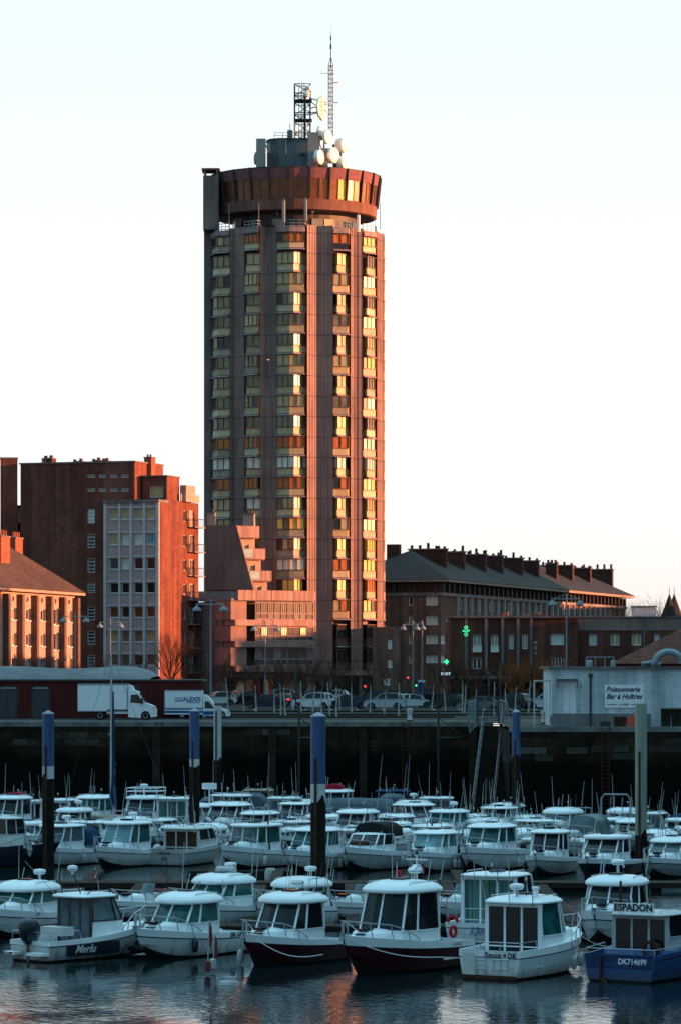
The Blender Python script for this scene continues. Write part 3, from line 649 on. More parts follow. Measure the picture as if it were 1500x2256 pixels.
for (a, b, y0, dy, lab) in ((566, 587, 290, -4.3, 'tall flat grey antenna screen at the left end of the tower roof'), (680, 703, 278, -5.2, 'tall flat grey antenna screen beside the dishes on the tower roof')):
    x, y, z = tpos((a + b) / 2, 366, dy); h = tpos(0, y0, dy)[2] - z; w = (b - a) / TS / 2
    b_ = MB(); b_.box(-w, w, -.25, .15, 0, h, 'panelgrey')
    for zz in (h / 3, h * 2 / 3): b_.box(-w - .02, w + .02, -.28, -.24, zz - .03, zz + .03, 'galv')
    o = b_.build('antenna_screen', None, loc=(tower.location.x + x, TY + y, ROOFZ - .05)); tag(o, lab, 'screen')
    b_ = MB(); b_.bar((w * .8, .1, h * .9), (w + 1.2, 1.4, h * .9), .1, .1, 'dark'); b_.bar((w * .8, .1, h * .9), (w + 1.4, 1.4, 0.1), .1, .1, 'dark'); b_.bar((-w * .8, .1, h * .5), (-w * .8, 1.2, 0.1), .1, .1, 'dark'); b_.build('strut', o)
for (a, b, y0, dy) in ((702, 722, 311, -2.2), (733, 748, 296, -.2)):
    x, y, z = tpos((a + b) / 2, 366, dy); w = (b - a) / TS / 2; h = tpos(0, y0, dy)[2] - z
    b_ = MB(); b_.box(-w, w, -.6, .6, 0, h, 'dark'); b_.box(-w - .05, w + .05, -.65, .65, h, h + .08, 'conc_d')
    tag(b_.build('equipment_cabinet', None, loc=(tower.location.x + x, TY + y, ROOFZ - .05)), {702: 'dark cabinet between the round dishes on the tower roof', 733: 'dark upright cabinet at the foot of the lattice mast'}[a], 'cabinet')
for i, (px, w, h, dy, m_, lab) in enumerate(((598, .5, 2.6, -4.6, 'steel', 'dark antenna frame beside the left grey screen'), (640, .35, 1.2, -3.0, 'panelgrey', 'small grey box on top edge of the plant room'), (716, .45, 3.2, -4.9, 'panelgrey', 'narrow grey panel antenna between the screen and the dark cabinet'), (748, .3, 3.4, -1.5, 'steel', 'dark narrow panel antenna right of the dark cabinet'), (690, .3, 1.4, -7.2, 'conc_d', 'low dark equipment box in front of the tall grey screen'))):
    x, y, z = tpos(px, 366, dy); q = MB(); q.prism([(-w, -.2), (w, -.2), (w * .8, .25), (-w * .8, .25)], 0, h, m_)
    for k in range(3): q.box(-w - .03, w + .03, -.24, -.2, h * (k + 1) / 4, h * (k + 1) / 4 + .08, 'dark')
    q.tube([(0, .3, -.2), (0, .3, h + .9)], .05, 'dark', 5); tag(q.build('panel_antenna' if i != 4 else 'equipment_box', None, loc=(tower.location.x + x, TY + y, ROOFZ - .05 if i != 1 else ROOFZ + rz_(314))), lab, 'antenna' if i != 4 else 'box')
# dishes
def dish(px, py, rx, ry, dy, az, label, depth=.35, mm='dish', standz=None):
    x, y, z = tpos(px, py, dy); r = ry / TS
    t_ = thing('microwave_dish', label, 'dish antenna', (tower.location.x + x, TY + y, z), R(az))
    b_ = MB(); b_.lathe((0, 0, 0), [(.05, .14), (r * .5, .13), (r * .95, .05), (r, 0), (r * 1.0, -depth), (r * .6, -depth - .25), (.1, -depth - .4)], mm, 22, (0, -1, 0)); b_.build('drum', t_, True)
    b_ = MB(); b_.tube([(0, depth + .3, -r - .1), (0, depth + .3, .2)], .07, 'dark'); b_.tube([(0, depth + .3, -r - .1), (0, depth + .3, ROOFZ - z)], .09, 'dark') if ROOFZ < z - r else None
    b_.build('mounting_pole', t_)
dish(711, 293, 14, 16, -3.9, 60, 'upper left sunlit round dish next to the tall grey screen')
dish(724, 301, 10, 16, -4.6, 60, 'sunlit round dish overlapping the upper left one, just below the mast')
dish(760, 320, 8, 16, -2.0, 60, 'deep drum dish at the far right edge of the roof group, upper one', 1.0)
dish(708, 346, 7, 16, -6.0, 62, 'lower left sunlit dish standing at the foot of the grey screen', .5)
dish(738, 342, 11, 17, -4.6, 50, 'round dish facing forward in the middle of the lower row', .9)
dish(760, 358, 7, 14, -3.6, 62, 'lowest right sunlit dish above the ring coping', .8)
dish(564, 349, 4, 14, -2.5, -75, 'dark dish seen edge-on at the left of the roof', .3, 'panelgrey')
# lattice tower
def lattice(name, label, px0, px1, py0, py1, dy, m, nseg, rr=.09, taper=1.0, plat=()):
    xa, y, z0 = tpos(px0, py0, dy); xb, _, z1 = tpos(px1, py1, dy); w = (xb - xa) / 2; cx = (xa + xb) / 2
    t_ = thing(name, label, 'lattice mast', (tower.location.x + cx, TY + y, z0)); H = z1 - z0; b_ = MB(); br = MB()
    cs = [(-w, -w), (w, -w), (w, w), (-w, w)]
    for (x, yy) in cs: b_.tube([(x, yy, 0), (x * taper, yy * taper, H)], rr, m, 4)
    b_.build('legs', t_)
    for i in range(nseg):
        za, zb = H * i / nseg, H * (i + 1) / nseg; fa = 1 + (taper - 1) * i / nseg; fb = 1 + (taper - 1) * (i + 1) / nseg
        for j in range(4):
            p, q = cs[j], cs[(j + 1) % 4]
            br.tube([(p[0] * fb, p[1] * fb, zb), (q[0] * fb, q[1] * fb, zb)], rr * .6, m, 3, cap=False)
            if i % 2 == j % 2: p, q = q, p
            br.tube([(p[0] * fa, p[1] * fa, za), (q[0] * fb, q[1] * fb, zb)], rr * .6, m, 3, cap=False)
    br.build('bracing', t_)
    return t_, H, w
lt, H, w = lattice('lattice_tower', 'dark square lattice tower with two service platforms on the tower roof', 650, 684, 335, 187, -1.5, 'steel', 7, .1)
zz = lambda py: tpos(0, py, -1.5)[2] - lt.location.z
for py in (224, 267):
    mb = MB(); mb.box(-w - .1, w + .25, -w - .2, w + .1, zz(py), zz(py - 2.5), 'steel')
    for h in (.5, 1.0):
        mb.tube([(-w, -w - .15, zz(py) + h), (w * .4, -w - .15, zz(py) + h)], .035, 'steel', 4)
    for i in range(4): mb.tube([(-w + i * w * .4, -w - .15, zz(py)), (-w + i * w * .4, -w - .15, zz(py) + 1)], .03, 'steel', 4)
    mb.build('platform', lt)
mb = MB()
for x in (-.45, -.05, .25): mb.tube([(x, -.3, 0), (x, -.3, H + .25)], .05, 'steel', 4)
for i in range(34): mb.tube([(-.05, -.3, i * H / 34), (.25, -.3, i * H / 34)], .025, 'steel', 3)
mb.build('ladder', lt)
mb = MB()
for (y0, yy) in ((218, 218), (240, 224), (250, 252), (254, 252)): mb.tube([(w, -w * .5, zz(y0)), (w + 2.2, -w * .5, zz((yy + 238) / 2))], .07, 'steel', 4)
mb.tube([(w, w * .5, zz(222)), (w + 2.2, 0, zz(250))], .06, 'steel', 4); mb.build('dish_bracket', lt)
x, y, z = tpos(711.5, 238, -2.3)
t_ = thing('octagonal_dish', 'large octagonal sunlit dish held out from the lattice tower', 'dish antenna', (tower.location.x + x, TY + y, z), R(66))
mb = MB(); r8 = 27.5 / TS; mb.lathe((0, 0, 0), [(.2, .1), (r8 * .96, .03), (r8, 0), (r8, -.25), (r8 * .4, -.6)], 'dish', 8, (0, -1, 0)); mb.build('reflector', t_)
dish(679.5, 207, 4, 7.5, -2.8, 55, 'small round dish near the top of the lattice tower, lower one', .3)
dish(683, 194, 3, 6, -2.8, 65, 'small round dish at the very top of the lattice tower', .3)
lm, H, w = lattice('lattice_mast', 'slim lattice mast ending in a long needle above the dishes', 724.5, 734.5, 300, 145, -3, 'steel', 16, .06)
mb = MB()
zz = lambda py: tpos(0, py, -3)[2] - lm.location.z
for (x, yy) in ((-w, -w), (w, -w), (w, w), (-w, w)): mb.tube([(x, yy, H), (0, 0, zz(124))], .04, 'steel', 4)
mb.tube([(0, 0, H - .3), (0, 0, zz(75))], .07, 'steel', 5, .05); mb.tube([(0, 0, zz(108)), (0, 0, zz(98))], .13, 'steel', 5); mb.tube([(0, 0, zz(88)), (0, 0, zz(80))], .1, 'steel', 5); mb.tube([(0, 0, zz(75)), (0, 0, zz(52))], .03, 'steel', 4, .012)
mb.build('needle', lm)
mb = MB(); mb.tube([(0, -w, zz(163)), (-1.3, -w, zz(162)), (-1.35, -w, zz(157))], .035, 'steel', 4); mb.tube([(0, -w, zz(163)), (.6, -w, zz(163))], .03, 'steel', 4)
for py in (182, 226):
    mb.tube([(w, 0, zz(py)), (.95, 0, zz(py))], .06, 'pinkstain', 4); mb.tube([(.95, 0, zz(py - 11)), (.95, 0, zz(py + 12))], .025, 'galv', 4)
mb.build('side_aerial', lm)

# ------------------------------------------------------------------ brick apartment block on the left
F1 = Frame(352, 440, R(-20))
b1 = thing('brick_apartment_block', 'tall dark red brick apartment block with mauve front bay and balconies on its sunlit side', 'apartment building', F1.o, F1.yaw)
fx = lambda px, d=0: F1.front(px, HY, d)[0]
fz = lambda py, d=0: F1.front(352, py, d)[1]
Pf = lambda d: (lambda a, b, z: (a, d + b, z))
Ps = lambda x0: (lambda a, b, z: (x0 - b, a, z))
ztop = fz(1100); DEP = 27.0
holes = []
cols = [(242, 261), (268, 285), (295.5, 315), (323, 341.5)]; rows_ = [(1119, 1143), (1174, 1199), (1228, 1253), (1283, 1306), (1336, 1360), (1389, 1414), (1442, 1466)]
gl = [['glass_b', 'glass_b', 'glass_b', 'glass_b'], ['glass_b', 'glass_w', 'glass_w', 'sglass'], ['glass_k', 'glass_w', 'glass_k', 'glass_k'], ['glass_k', 'glass_k', 'glass_k', 'glass_k'],
      ['glass_o', 'glass_k', 'glass_o', 'glass_o'], ['glass_b', 'glass', 'glass', 'glass_b'], ['glass', 'glass', 'glass_k', 'glass']]
for j, (y0, y1) in enumerate(rows_):
    for i, (a, b) in enumerate(cols): holes.append((fx(a), fx(b), fz(y1), fz(y0), gl[j][i] if gl[j][i] != 'glass_o' else 'ringglass', 0, 0))
facade(b1, 'greypanel', Pf(0), fx(232), 0, 0, ztop, holes, .3, sill='greyrib')
mb = MB()
for (a, b) in ((230, 235.5), (262.5, 266.5), (287, 292), (316.5, 321.5), (345, 352)): mb.box(fx(a), fx(b), -.18, -.003, 0, ztop - .35, 'greyrib')
for (y0, y1) in rows_: mb.box(fx(236), fx(344.5), -.1, -.004, fz(y0) + .05, fz(y0) + .22, 'greyrib')
mb.box(fx(229.5), fx(352.5), -.3, 3, ztop - .35, ztop, 'conc_d')
mb.build('facade_rib', b1)
# sunlit brick side
ys = lambda px, py=HY: F1.side(px, py, 0)[0]
yend = ys(438)
shole = []
lv = [(1125, 1149), (1179, 1204), (1233, 1257), (1287, 1310), (1340, 1364), (1392, 1416), (1444, 1470)]
for (y0, y1) in lv:
    a, b = ys(405), ys(412); sc_ = FP / (F1.o.y + a)
    z1_, z0_ = CZ + (HY - y0) / sc_, CZ + (HY - y1) / sc_
    shole.append((a, b, z0_, z1_, 'glass_k', 0, 0)); shole.append((ys(418), ys(429), z0_ - .6, z1_ + .1, 'glass_b' if y0 < 1130 else 'glass_k', 2, 0))
facade(b1, 'brick', Ps(0), 0, yend, 0, ztop, shole, .25)
for i, h in enumerate(shole[1::2]):
    t_ = MB(); a, b = h[0] - .5, h[1] + 1.2
    t_.box(0, 1.0, a, b, h[2] - .12, h[2] - .003, 'conc_l')
    for y in [a + (b - a) * k / 5 for k in range(6)]: t_.bar((.96, y, h[2]), (.96, y, h[2] + .95), .035, .035, 'dark')
    t_.bar((.96, a, h[2] + .97), (.96, b, h[2] + .97), .06, .05, 'dark')
    for y in (a + .02, b - .02): t_.bar((.05, y, h[2] + .97), (.96, y, h[2] + .97), .05, .05, 'dark')
    for k in range(7): t_.bar((.1 + k * .13, a + .02, h[2]), (.1 + k * .13, a + .02, h[2] + .95), .03, .03, 'dark')
    t_.build('balcony', b1)
mb = MB(); mb.box(fx(232), -.02, .3, yend - .02, ztop - .3, ztop - .02, 'conc_d')
mb.face([(fx(232), yend, 0), (0, yend, 0), (0, yend, ztop), (fx(232), yend, ztop)], 'brick'); mb.build('roof', b1)
# roof terrace glass balustrade and stair head
zt2 = fz(1050, 4)
mb = MB()
xa_, xb_ = F1.front(315, HY, 3)[0], F1.front(368, HY, 3)[0]
hw = []; o5 = F1.front(329, 1090, 3); o6 = F1.front(360, 1070, 3)
facade(b1, 'brick', Pf(3), xa_, xb_, ztop - .05, F1.front(340, 1050, 3)[1], [(o5[0], o6[0], F1.front(340, 1096, 3)[1], o6[1], 'glass_b', 0, 0)], .35, wallname='stair_head_wall')
zh = F1.front(340, 1050, 3)[1]
mb.face([(xb_, 3, ztop - .05), (xb_, 7, ztop - .05), (xb_, 7, zh), (xb_, 3, zh)], 'brick'); mb.box(xa_ - .2, xb_ + .15, 2.8, 7, zh, zh + .15, 'conc_d')
mb.box(xb_ + .1, xb_ + .9, 7, 10, ztop, zh - .9, 'cream'); mb.build('stair_head', b1)
mb = MB()
for k in range(9): y = 6.5 + k * .75; mb.bar((.1, y, ztop), (.1, y, ztop + 1.0), .05, .05, 'galv')
mb.bar((.1, 6.5, ztop + 1), (.1, 12.5, ztop + 1), .05, .05, 'galv'); mb.face([(.12, 6.5, ztop + .1), (.12, 12.5, ztop + .1), (.12, 12.5, ztop + .9), (.12, 6.5, ztop + .9)], 'glass_b'); mb.build('terrace_railing', b1)
# tall plain brick mass
D2 = 1.2
zb2 = F1.front(200, 1020, D2)[1]; xl, xr = F1.front(46, HY, D2)[0], F1.front(297, HY, D2)[0]
hs = []
G2 = lambda px, py: F1.front(px, py, D2)
for (a, b) in ((193, 210), (218, 234), (242, 259), (267.5, 284)):
    for (y0, y1) in ((1045, 1052.5), (1075.5, 1083)): hs.append((G2(a, 0)[0], G2(b, 0)[0], G2(a, y1)[1], G2(a, y0)[1], 'glass', 0, 0, 'greyrib'))
for (y0, y1) in ((1121, 1153), (1175.5, 1207), (1229.5, 1261.5), (1283, 1306), (1336, 1366), (1389.5, 1420), (1443, 1470)):
    hs.append((G2(193, 0)[0], G2(210, 0)[0], G2(200, y1)[1], G2(200, y0)[1], 'glass_k' if y0 > 1170 else 'glass_w', 0, 3, 'greyrib'))
facade(b1, 'brick', Pf(D2), xl, xr, 0, zb2, hs, .15, wallname='rear_wall', fw=.11)
mb = MB(); yd = 9
mb.face([(xr, D2, ztop - .5), (xr, D2 + yd, ztop - .5), (xr, D2 + yd, zb2), (xr, D2, zb2)], 'brick')
mb.face([(xl, D2, 0), (xl, D2 + yd, 0), (xl, D2 + yd, zb2), (xl, D2, zb2)], 'brick')
mb.face([(xl, D2 + yd, 0), (xr, D2 + yd, 0), (xr, D2 + yd, zb2), (xl, D2 + yd, zb2)], 'brick')
mb.build('rear_wing', b1)
mb = MB(); mb.box(xl - .15, xr + .15, D2 - .12, D2 + yd, zb2, zb2 + .18, 'conc_d'); mb.build('parapet_coping', b1)
for (a, b, y0, m_) in ((93, 103, 1006, 'chim_r'), (105, 115, 1005, 'chim'), (158, 166, 1014, 'chim'), (171, 180, 1012, 'chim'), (200, 208, 1013, 'chim'), (210, 219, 1010, 'chim'), (222, 229, 1012, 'chim'), (229, 237, 1011, 'chim'), (318, 334, 1003, 'chim_r')):
    D3 = D2 + 4; x_, _ = F1.front(a, 0, D3); x2, z2 = F1.front(b, y0, D3); c_ = MB()
    zt_ = z2 - .3; c_.box(x_, x2, D3, D3 + 1.3, zb2 if a < 300 else zb2 - 2, zt_, m_); c_.box(x_ - .06, x2 + .06, D3 - .06, D3 + 1.36, zt_, zt_ + .12, 'conc_d')
    for q in (.3, .7): c_.lathe((x_ + (x2 - x_) * q, D3 + .5, 0), [(.14, zt_ + .1), (.12, zt_ + .45)], 'chim_r', 8)
    c_.build('chimney', b1)
# free-standing chimney at the left edge
FC = Frame(2, 447, R(6)); x2 = FC.front(39.5, 0)[0]; zc1 = FC.front(20, 1011)[1]
ck = thing('boiler_chimney', 'square brick boiler chimney at the left edge, half lit', 'chimney', FC.o, FC.yaw)
mb = MB(); mb.box(0, x2, 0, x2 * .7, 0, zc1, 'brick'); mb.build('stack', ck); mb = MB(); mb.box(-.08, x2 + .06, -.08, x2 * .7 + .08, zc1, zc1 + .2, 'conc_d'); mb.build('cap', ck)
# small glazed stair link between the chimney and the block
lk = thing('stair_link', 'small low brick stair link with one large pale window between chimney and brick block', 'building', FC.o, FC.yaw)
lx0, lz1 = FC.front(24, 1115, 2); lx1 = FC.front(50, 0, 2)[0]
facade(lk, 'chim', lambda a, b, z: (a, 2 + b, z), x2 + .01, lx1, 0, lz1, [(FC.front(41.3, 0, 2)[0] if False else x2 + .1, FC.front(47, 0, 2)[0], FC.front(30, 1152, 2)[1], FC.front(30, 1120, 2)[1], 'glass_w', 0, 0)], .1)
mb = MB(); mb.box(x2 + .01, lx1, 2, 6, lz1, lz1 + .12, 'galv'); mb.build('roof', lk)

# ------------------------------------------------------------------ sunlit row of houses at the left
F2 = Frame(0, 400, R(78))
rw = thing('pilastered_house_row', 'four storey sunlit house row with brown pilasters and a tiled hip roof at the left', 'apartment building', F2.o, F2.yaw)
X0 = -14.0; X1 = F2.front(165)[0]; ze = F2.front(0, 1301)[1]
hs = []
def rowwin(pxs, y0, y1, g, nx=0):
    for a, b in pxs:
        xa, xb = F2.front(a)[0], F2.front(b)[0]; s_ = FP / (F2.o.y + (xa) * F2.u.y); yy = HY - (ZA(HY, 1) - CZ)
        # rows run parallel to the eave: heights taken at the facade's left end (scale of x=0)
        k = FP / F2.o.y
        hs.append((xa, xb, CZ + (HY - y1) / k, CZ + (HY - y0) / k, g() if callable(g) else g, nx, 0))
gk = lambda: rnd.choice(['glass_k', 'glass_k', 'glass_b', 'glass'])
bays_ = [(9, 40), (40, 72), (72, 104), (104, 133), (133, 163)]
for i, (a, b) in enumerate(bays_):
    w_ = b - a
    rowwin([(a + .26 * w_, a + .40 * w_), (a + .60 * w_, a + .74 * w_)], 1312, 1322, 'glass_k')
    for (y0, y1) in ((1336, 1366), (1392, 1424), (1448, 1480)):
        if i == 3 and y0 < 1430: rowwin([(a + .2 * w_, a + .9 * w_)], y0 - 2, y1 + 6, 'glass_k', 2)
        else: rowwin([(a + .20 * w_, a + .47 * w_)], y0, y1 + 8, gk, 0); rowwin([(a + .57 * w_, a + .90 * w_)], y0 + 2, y1 - 2, gk, 1)
facade(rw, 'cream', lambda a, b, z: (a, b, z), X0, X1, 0, ze, hs, .35, sill='greyrib', fw=.12)
mb = MB()
for px in (9, 40, 72, 104, 133, 163):
    x = F2.front(px)[0]; mb.box(x - .45, x + .45, -.7, -.003, 0, ze - .3, 'pilaster')
for k in (1, 2): mb.box(X0 + k * 4, X0 + k * 4 + .9, -.7, -.003, 0, ze - .3, 'pilaster')
mb.build('pilaster', rw)
DW = 13.0
F2x = X1
mb = MB()
mb.box(X0, X1 + .8, -1.1, DW + 1, ze - .01, ze + .28, 'cream'); mb.build('cornice', rw)
# right end wall (gable side) in shade
eh = []
for (y0, y1) in ((1340, 1362), (1395, 1416), (1448, 1468)):
    q0 = F2.side(179, y0, X1); q1 = F2.side(184, y1, X1)
    eh.append((min(q0[0], q1[0]) , max(q0[0], q1[0]), q1[1], q0[1], 'glass_b', 0, 0))
Pe = lambda a, b, z: (X1 - b, a, z)
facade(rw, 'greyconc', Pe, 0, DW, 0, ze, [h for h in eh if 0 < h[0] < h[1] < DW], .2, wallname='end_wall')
zrg = F2.front(75, 1205, DW / 2)[1]; xr_ = X1 - 6.5
mb = MB(); e = .9; z_ = ze + .28
A = (X0, -e - .3, z_); B = (X1 + e, -e - .3, z_); C_ = (X1 + e, DW + e, z_); D_ = (X0, DW + e, z_); R1 = (X0, DW / 2, zrg); R2 = (xr_, DW / 2, zrg)
mb.face([A, B, R2, R1], 'roof'); mb.face([D_, C_, R2, R1], 'roof'); mb.face([B, C_, R2], 'slate'); mb.face([(X0, -e, 0), (X0, DW, 0), (X0, DW, z_), R1, (X0, -e, z_)], 'brick')
mb.build('roof', rw)
for (a, b, y0, y1, dd) in ((3, 23, 1182, 1245, 3.0), (35, 51, 1186, 1218, 5.5)):
    xa, z1_ = F2.front(a, y0, dd); xb, z0_ = F2.front(b, y1, dd)
    c_ = MB(); c_.box(xa, xb, dd, dd + .9, z0_ - 1.5, z1_, 'chim_r'); c_.box(xa - .1, xb + .1, dd - .1, dd + 1, z1_, z1_ + .15, 'conc_d')
    for q in (.15, .4, .65, .9): c_.lathe((xa + (xb - xa) * q, dd + .4, z1_), [(.13, .1), (.11, .8)], 'chim_r', 8)
    c_.build('chimney', rw)

# ------------------------------------------------------------------ stepped concrete block in front of the tower
F3 = Frame(448, 460, R(-6))
st = thing('stepped_concrete_block', 'pink concrete block with a sloping windowless wall, stepped sunlit terraces and glazed lower storeys', 'apartment building', F3.o, F3.yaw)
g3 = lambda px, py=HY, d=0: F3.front(px, py, d)
# lower part: three storeys with parapet bands
zt = g3(600, 1303)[1]
L0, L1 = g3(440)[0], g3(692)[0]
def band(px0, px1, y0, y1, d0, d1, m, name):
    a, z1_ = g3(px0, y0, d0); b, z0_ = g3(px1, y1, d0); q = MB(); q.box(a, b, d0, d1, z0_, z1_, m); return q.build(name, st)
xs_ = [g3(520)[0]]
# right wing turned towards the sun
F3b = Frame(509, 446, R(40)); M3 = Matrix.Translation(F3b.o - F3.o)
wg = bpy.data.objects.new('street_wing', None)   # placeholder replaced by real part below
bpy.data.objects.remove(wg)
c_, s_ = math.cos(F3b.yaw - F3.yaw), math.sin(F3b.yaw - F3.yaw)
do = F3b.o - F3.o; dox, doy = do.dot(F3.u), do.dot(F3.v)
def wl(x, y, z): return (dox + c_ * x - s_ * y, doy + s_ * x + c_ * y, z)
class WB(MB):
    def box(s, x0, x1, y0, y1, z0, z1, m):
        s.grid([[wl(*q) for q in ((x0, y0, z), (x1, y0, z), (x1, y1, z), (x0, y1, z))] for z in (z0, z1)], m, True, True, True)
w3 = lambda px, py=HY, d=0: F3b.front(px, py, d)
WR = w3(692)[0]; a0_ = w3(520)[0]
z1_ = w3(600, 1301)[1]; z0_ = w3(600, 1323)[1]; n_ = 7
q = WB()
for i in range(n_): q.box(a0_ + (WR - a0_) * i / n_, a0_ + (WR - a0_) * (i + 1) / n_ - .06, -.5, -.15, z0_, z1_, 'pinkstain')
q.build('parapet_panel', st)
q = MB(); a2, zz1 = g3(438, 1298, -.2); q.box(a2, dox + .3, -.3, .2, z0_ + .1, z1_ + .1, 'greyconc'); q.build('parapet', st)
q = WB(); q.box(0, WR, -.12, 7, z0_ - .1, z0_ + .2, 'greyconc'); q.build('wing_roof', st)
for (y0, y1) in ((1366, 1379), (1413, 1426), (1467, 1480)):
    q = WB(); z1b = w3(600, y0)[1]; z0b = w3(600, y1)[1]; q.box(a0_ - .4, WR, -.45, 6, z0b, z1b, 'pinkstain' if y0 < 1400 else 'pink'); q.build('floor_band', st)
    q = MB(); q.box(a2, dox + .2, -.25, .3, z0b + .1, z1b + .1, 'greyconc'); q.build('floor_band', st)
for (y0, y1, ga, gb) in ((1326, 1365.5, 'glass_k', 'dullglass'), (1380, 1412.5, 'dullglass', 'glass'), (1427, 1466.5, 'dullglass', 'bclear')):
    hs = []; xa = w3(563, 0, 0)[0]; xb = WR - .1; zb_ = w3(600, y1)[1]; za = w3(600, y0)[1]; n_ = 9
    for i in range(n_):
        p0 = xa + (xb - xa) * i / n_ + .03; p1 = xa + (xb - xa) * (i + 1) / n_ - .03; zmid = zb_ + (za - zb_) * .36
        hs.append((p0, p1, zmid + .05, za - .12, rnd.choice([ga, ga, gb]), 2, 0)); hs.append((p0, p1, zb_ + .1, zmid - .05, rnd.choice([ga, 'dullglass']), 0, 0))
    facade(st, 'conc_l', lambda a, b, z: wl(a, b, z), xa, xb + .1, zb_, za, hs, .1, wallname='glazed_storey', fw=.045, fm='conc_l')
    q = WB(); c1 = w3(544)[0]; q.box(0.02, c1, .0, 3.2, zb_ - .02, za + .02, 'pink'); q.build('wall', st)
    q = WB(); q.box(c1 + .01, xa - .01, 1.6, 2, zb_ - .02, za + .02, 'conc_d'); q.build('loggia_back', st)
    hs = []; c0 = dox + .02
    for k in range(3): u0 = a2 + (c0 - a2) * (k * .32 + .05); hs.append((u0, u0 + (c0 - a2) * .25, zb_ + .25, za - .25, 'glass_k', 1, 0))
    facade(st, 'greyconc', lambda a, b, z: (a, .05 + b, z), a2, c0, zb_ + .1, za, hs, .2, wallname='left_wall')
q = WB(); q.box(.1, WR - .2, 1.8, 7, 0, z0_ - .2, 'conc_d'); q.build('core', st)
q = MB(); q.box(a2 + .1, dox + 3, 1.5, 12, 0, z0_ - .1, 'conc_d'); q.build('core', st)
for i in range(7):
    c0 = a0_ + 1.5 * i; q = WB(); q.box(c0, c0 + 1.2, 1.72, 1.79, .2, 2.8, ['glass_k', 'glass_b', 'glass', 'glass_k', 'glass_b', 'glass_k', 'glass'][i]); q.build('shop_window', st)
q = WB(); q.box(.2, WR - .1, .3, 1.7, 3.0, 3.5, 'dark'); q.build('shop_fascia', st)
# sloping blank wall
zA = g3(450, 1157, 1)[1]; zB = g3(450, 1300, 1)[1]
pts = [(g3(454, 0, 1)[0], zB), (g3(559, 0, 1)[0], zB), (g3(521, 0, 1)[0], zA), (g3(454, 0, 1)[0], zA)]
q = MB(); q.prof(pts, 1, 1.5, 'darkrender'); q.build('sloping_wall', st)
# terraces stepping down behind it, turned the same way
F3t = Frame(521, 461, R(32)); ct, st_ = math.cos(F3t.yaw - F3.yaw), math.sin(F3t.yaw - F3.yaw)
dt = F3t.o - F3.o; dtx, dty = dt.dot(F3.u), dt.dot(F3.v)
def tl(x, y, z): return (dtx + ct * x - st_ * y, dty + st_ * x + ct * y, z)
class TB(MB):
    def box(s, x0, x1, y0, y1, z0, z1, m):
        s.grid([[tl(*q) for q in ((x0, y0, z), (x1, y0, z), (x1, y1, z), (x0, y1, z))] for z in (z0, z1)], m, True, True, True)
t3 = lambda px, py=HY, d=0: F3t.front(px, py, d)
for (pa, pb, y0, y1, wa, wb, wy0, wy1) in ((521, 572, 1158, 1185, 529, 549, 1186, 1205), (534, 585, 1208, 1232, 541, 563, 1232, 1252), (549, 599, 1257, 1280, 556, 577, 1281, 1298)):
    a, z1_ = t3(pa, y0); b, z0_ = t3(pb, y1); q = TB(); q.box(a, b, 0, .25, z0_, z1_, 'pinkstain'); q.box(a, b, .26, 3.6, z0_ - .1, z0_ + .2, 'pink'); q.build('terrace_parapet', st)
    a3 = t3(pa + 3, 0, .9)[0]; b3 = t3(pb - 10, 0, .9)[0]; zl = t3(0, wy1 + (2 if wy0 < 1270 else 6), .9)[1]
    facade(st, 'cream', lambda a_, b_, z: tl(a_, .9 + b_, z), a3, b3, zl, z0_ - .1, [(t3(wa, 0, .9)[0], t3(wb, 0, .9)[0], t3(0, wy1, .9)[1], t3(0, wy0 + 1, .9)[1] - .1, 'glass_k', 1, 0)], .2, wallname='terrace_wall')
    q = TB(); q.box(a3, b3 - .01, 1.15, 3.5, zl, z0_ - .11, 'cream'); q.build('return_wall', st)
    if y0 > 1200:
        q = TB(); q.box(a + .1, a + 1.5, -.08, -.01, z0_ + .2, z1_ - .1, 'sglass'); q.build('glass_balustrade', st)
for (a, b, y0, y1) in ((457, 473, 1131, 1158), (536, 560, 1133, 1160)):
    xa, z1_ = g3(a, y0, 4); xb, z0_ = g3(b, y1, 4); c_ = MB(); c_.box(xa, xb, 4, 5.2, z0_ - 1, z1_, 'cream'); c_.box(xa - .05, xb + .05, 3.9, 5.3, z1_, z1_ + .15, 'conc_d')
    for q_ in (.3, .7): c_.lathe((xa + (xb - xa) * q_, 4.5, z1_), [(.2, .1), (.16, .5)], 'dark', 8)
    c_.build('chimney', st)
q = MB(); xa = g3(456, 0, 1.5)[0]; xb = g3(560, 0, 1.5)[0]; xc = g3(520, 0, 1.5)[0]; q.prof([(xa, zB - .3), (xb, zB - .3), (xc, zA - .2), (xa, zA - .2)], 1.52, 12, 'conc_d'); q.build('rear_mass', st)

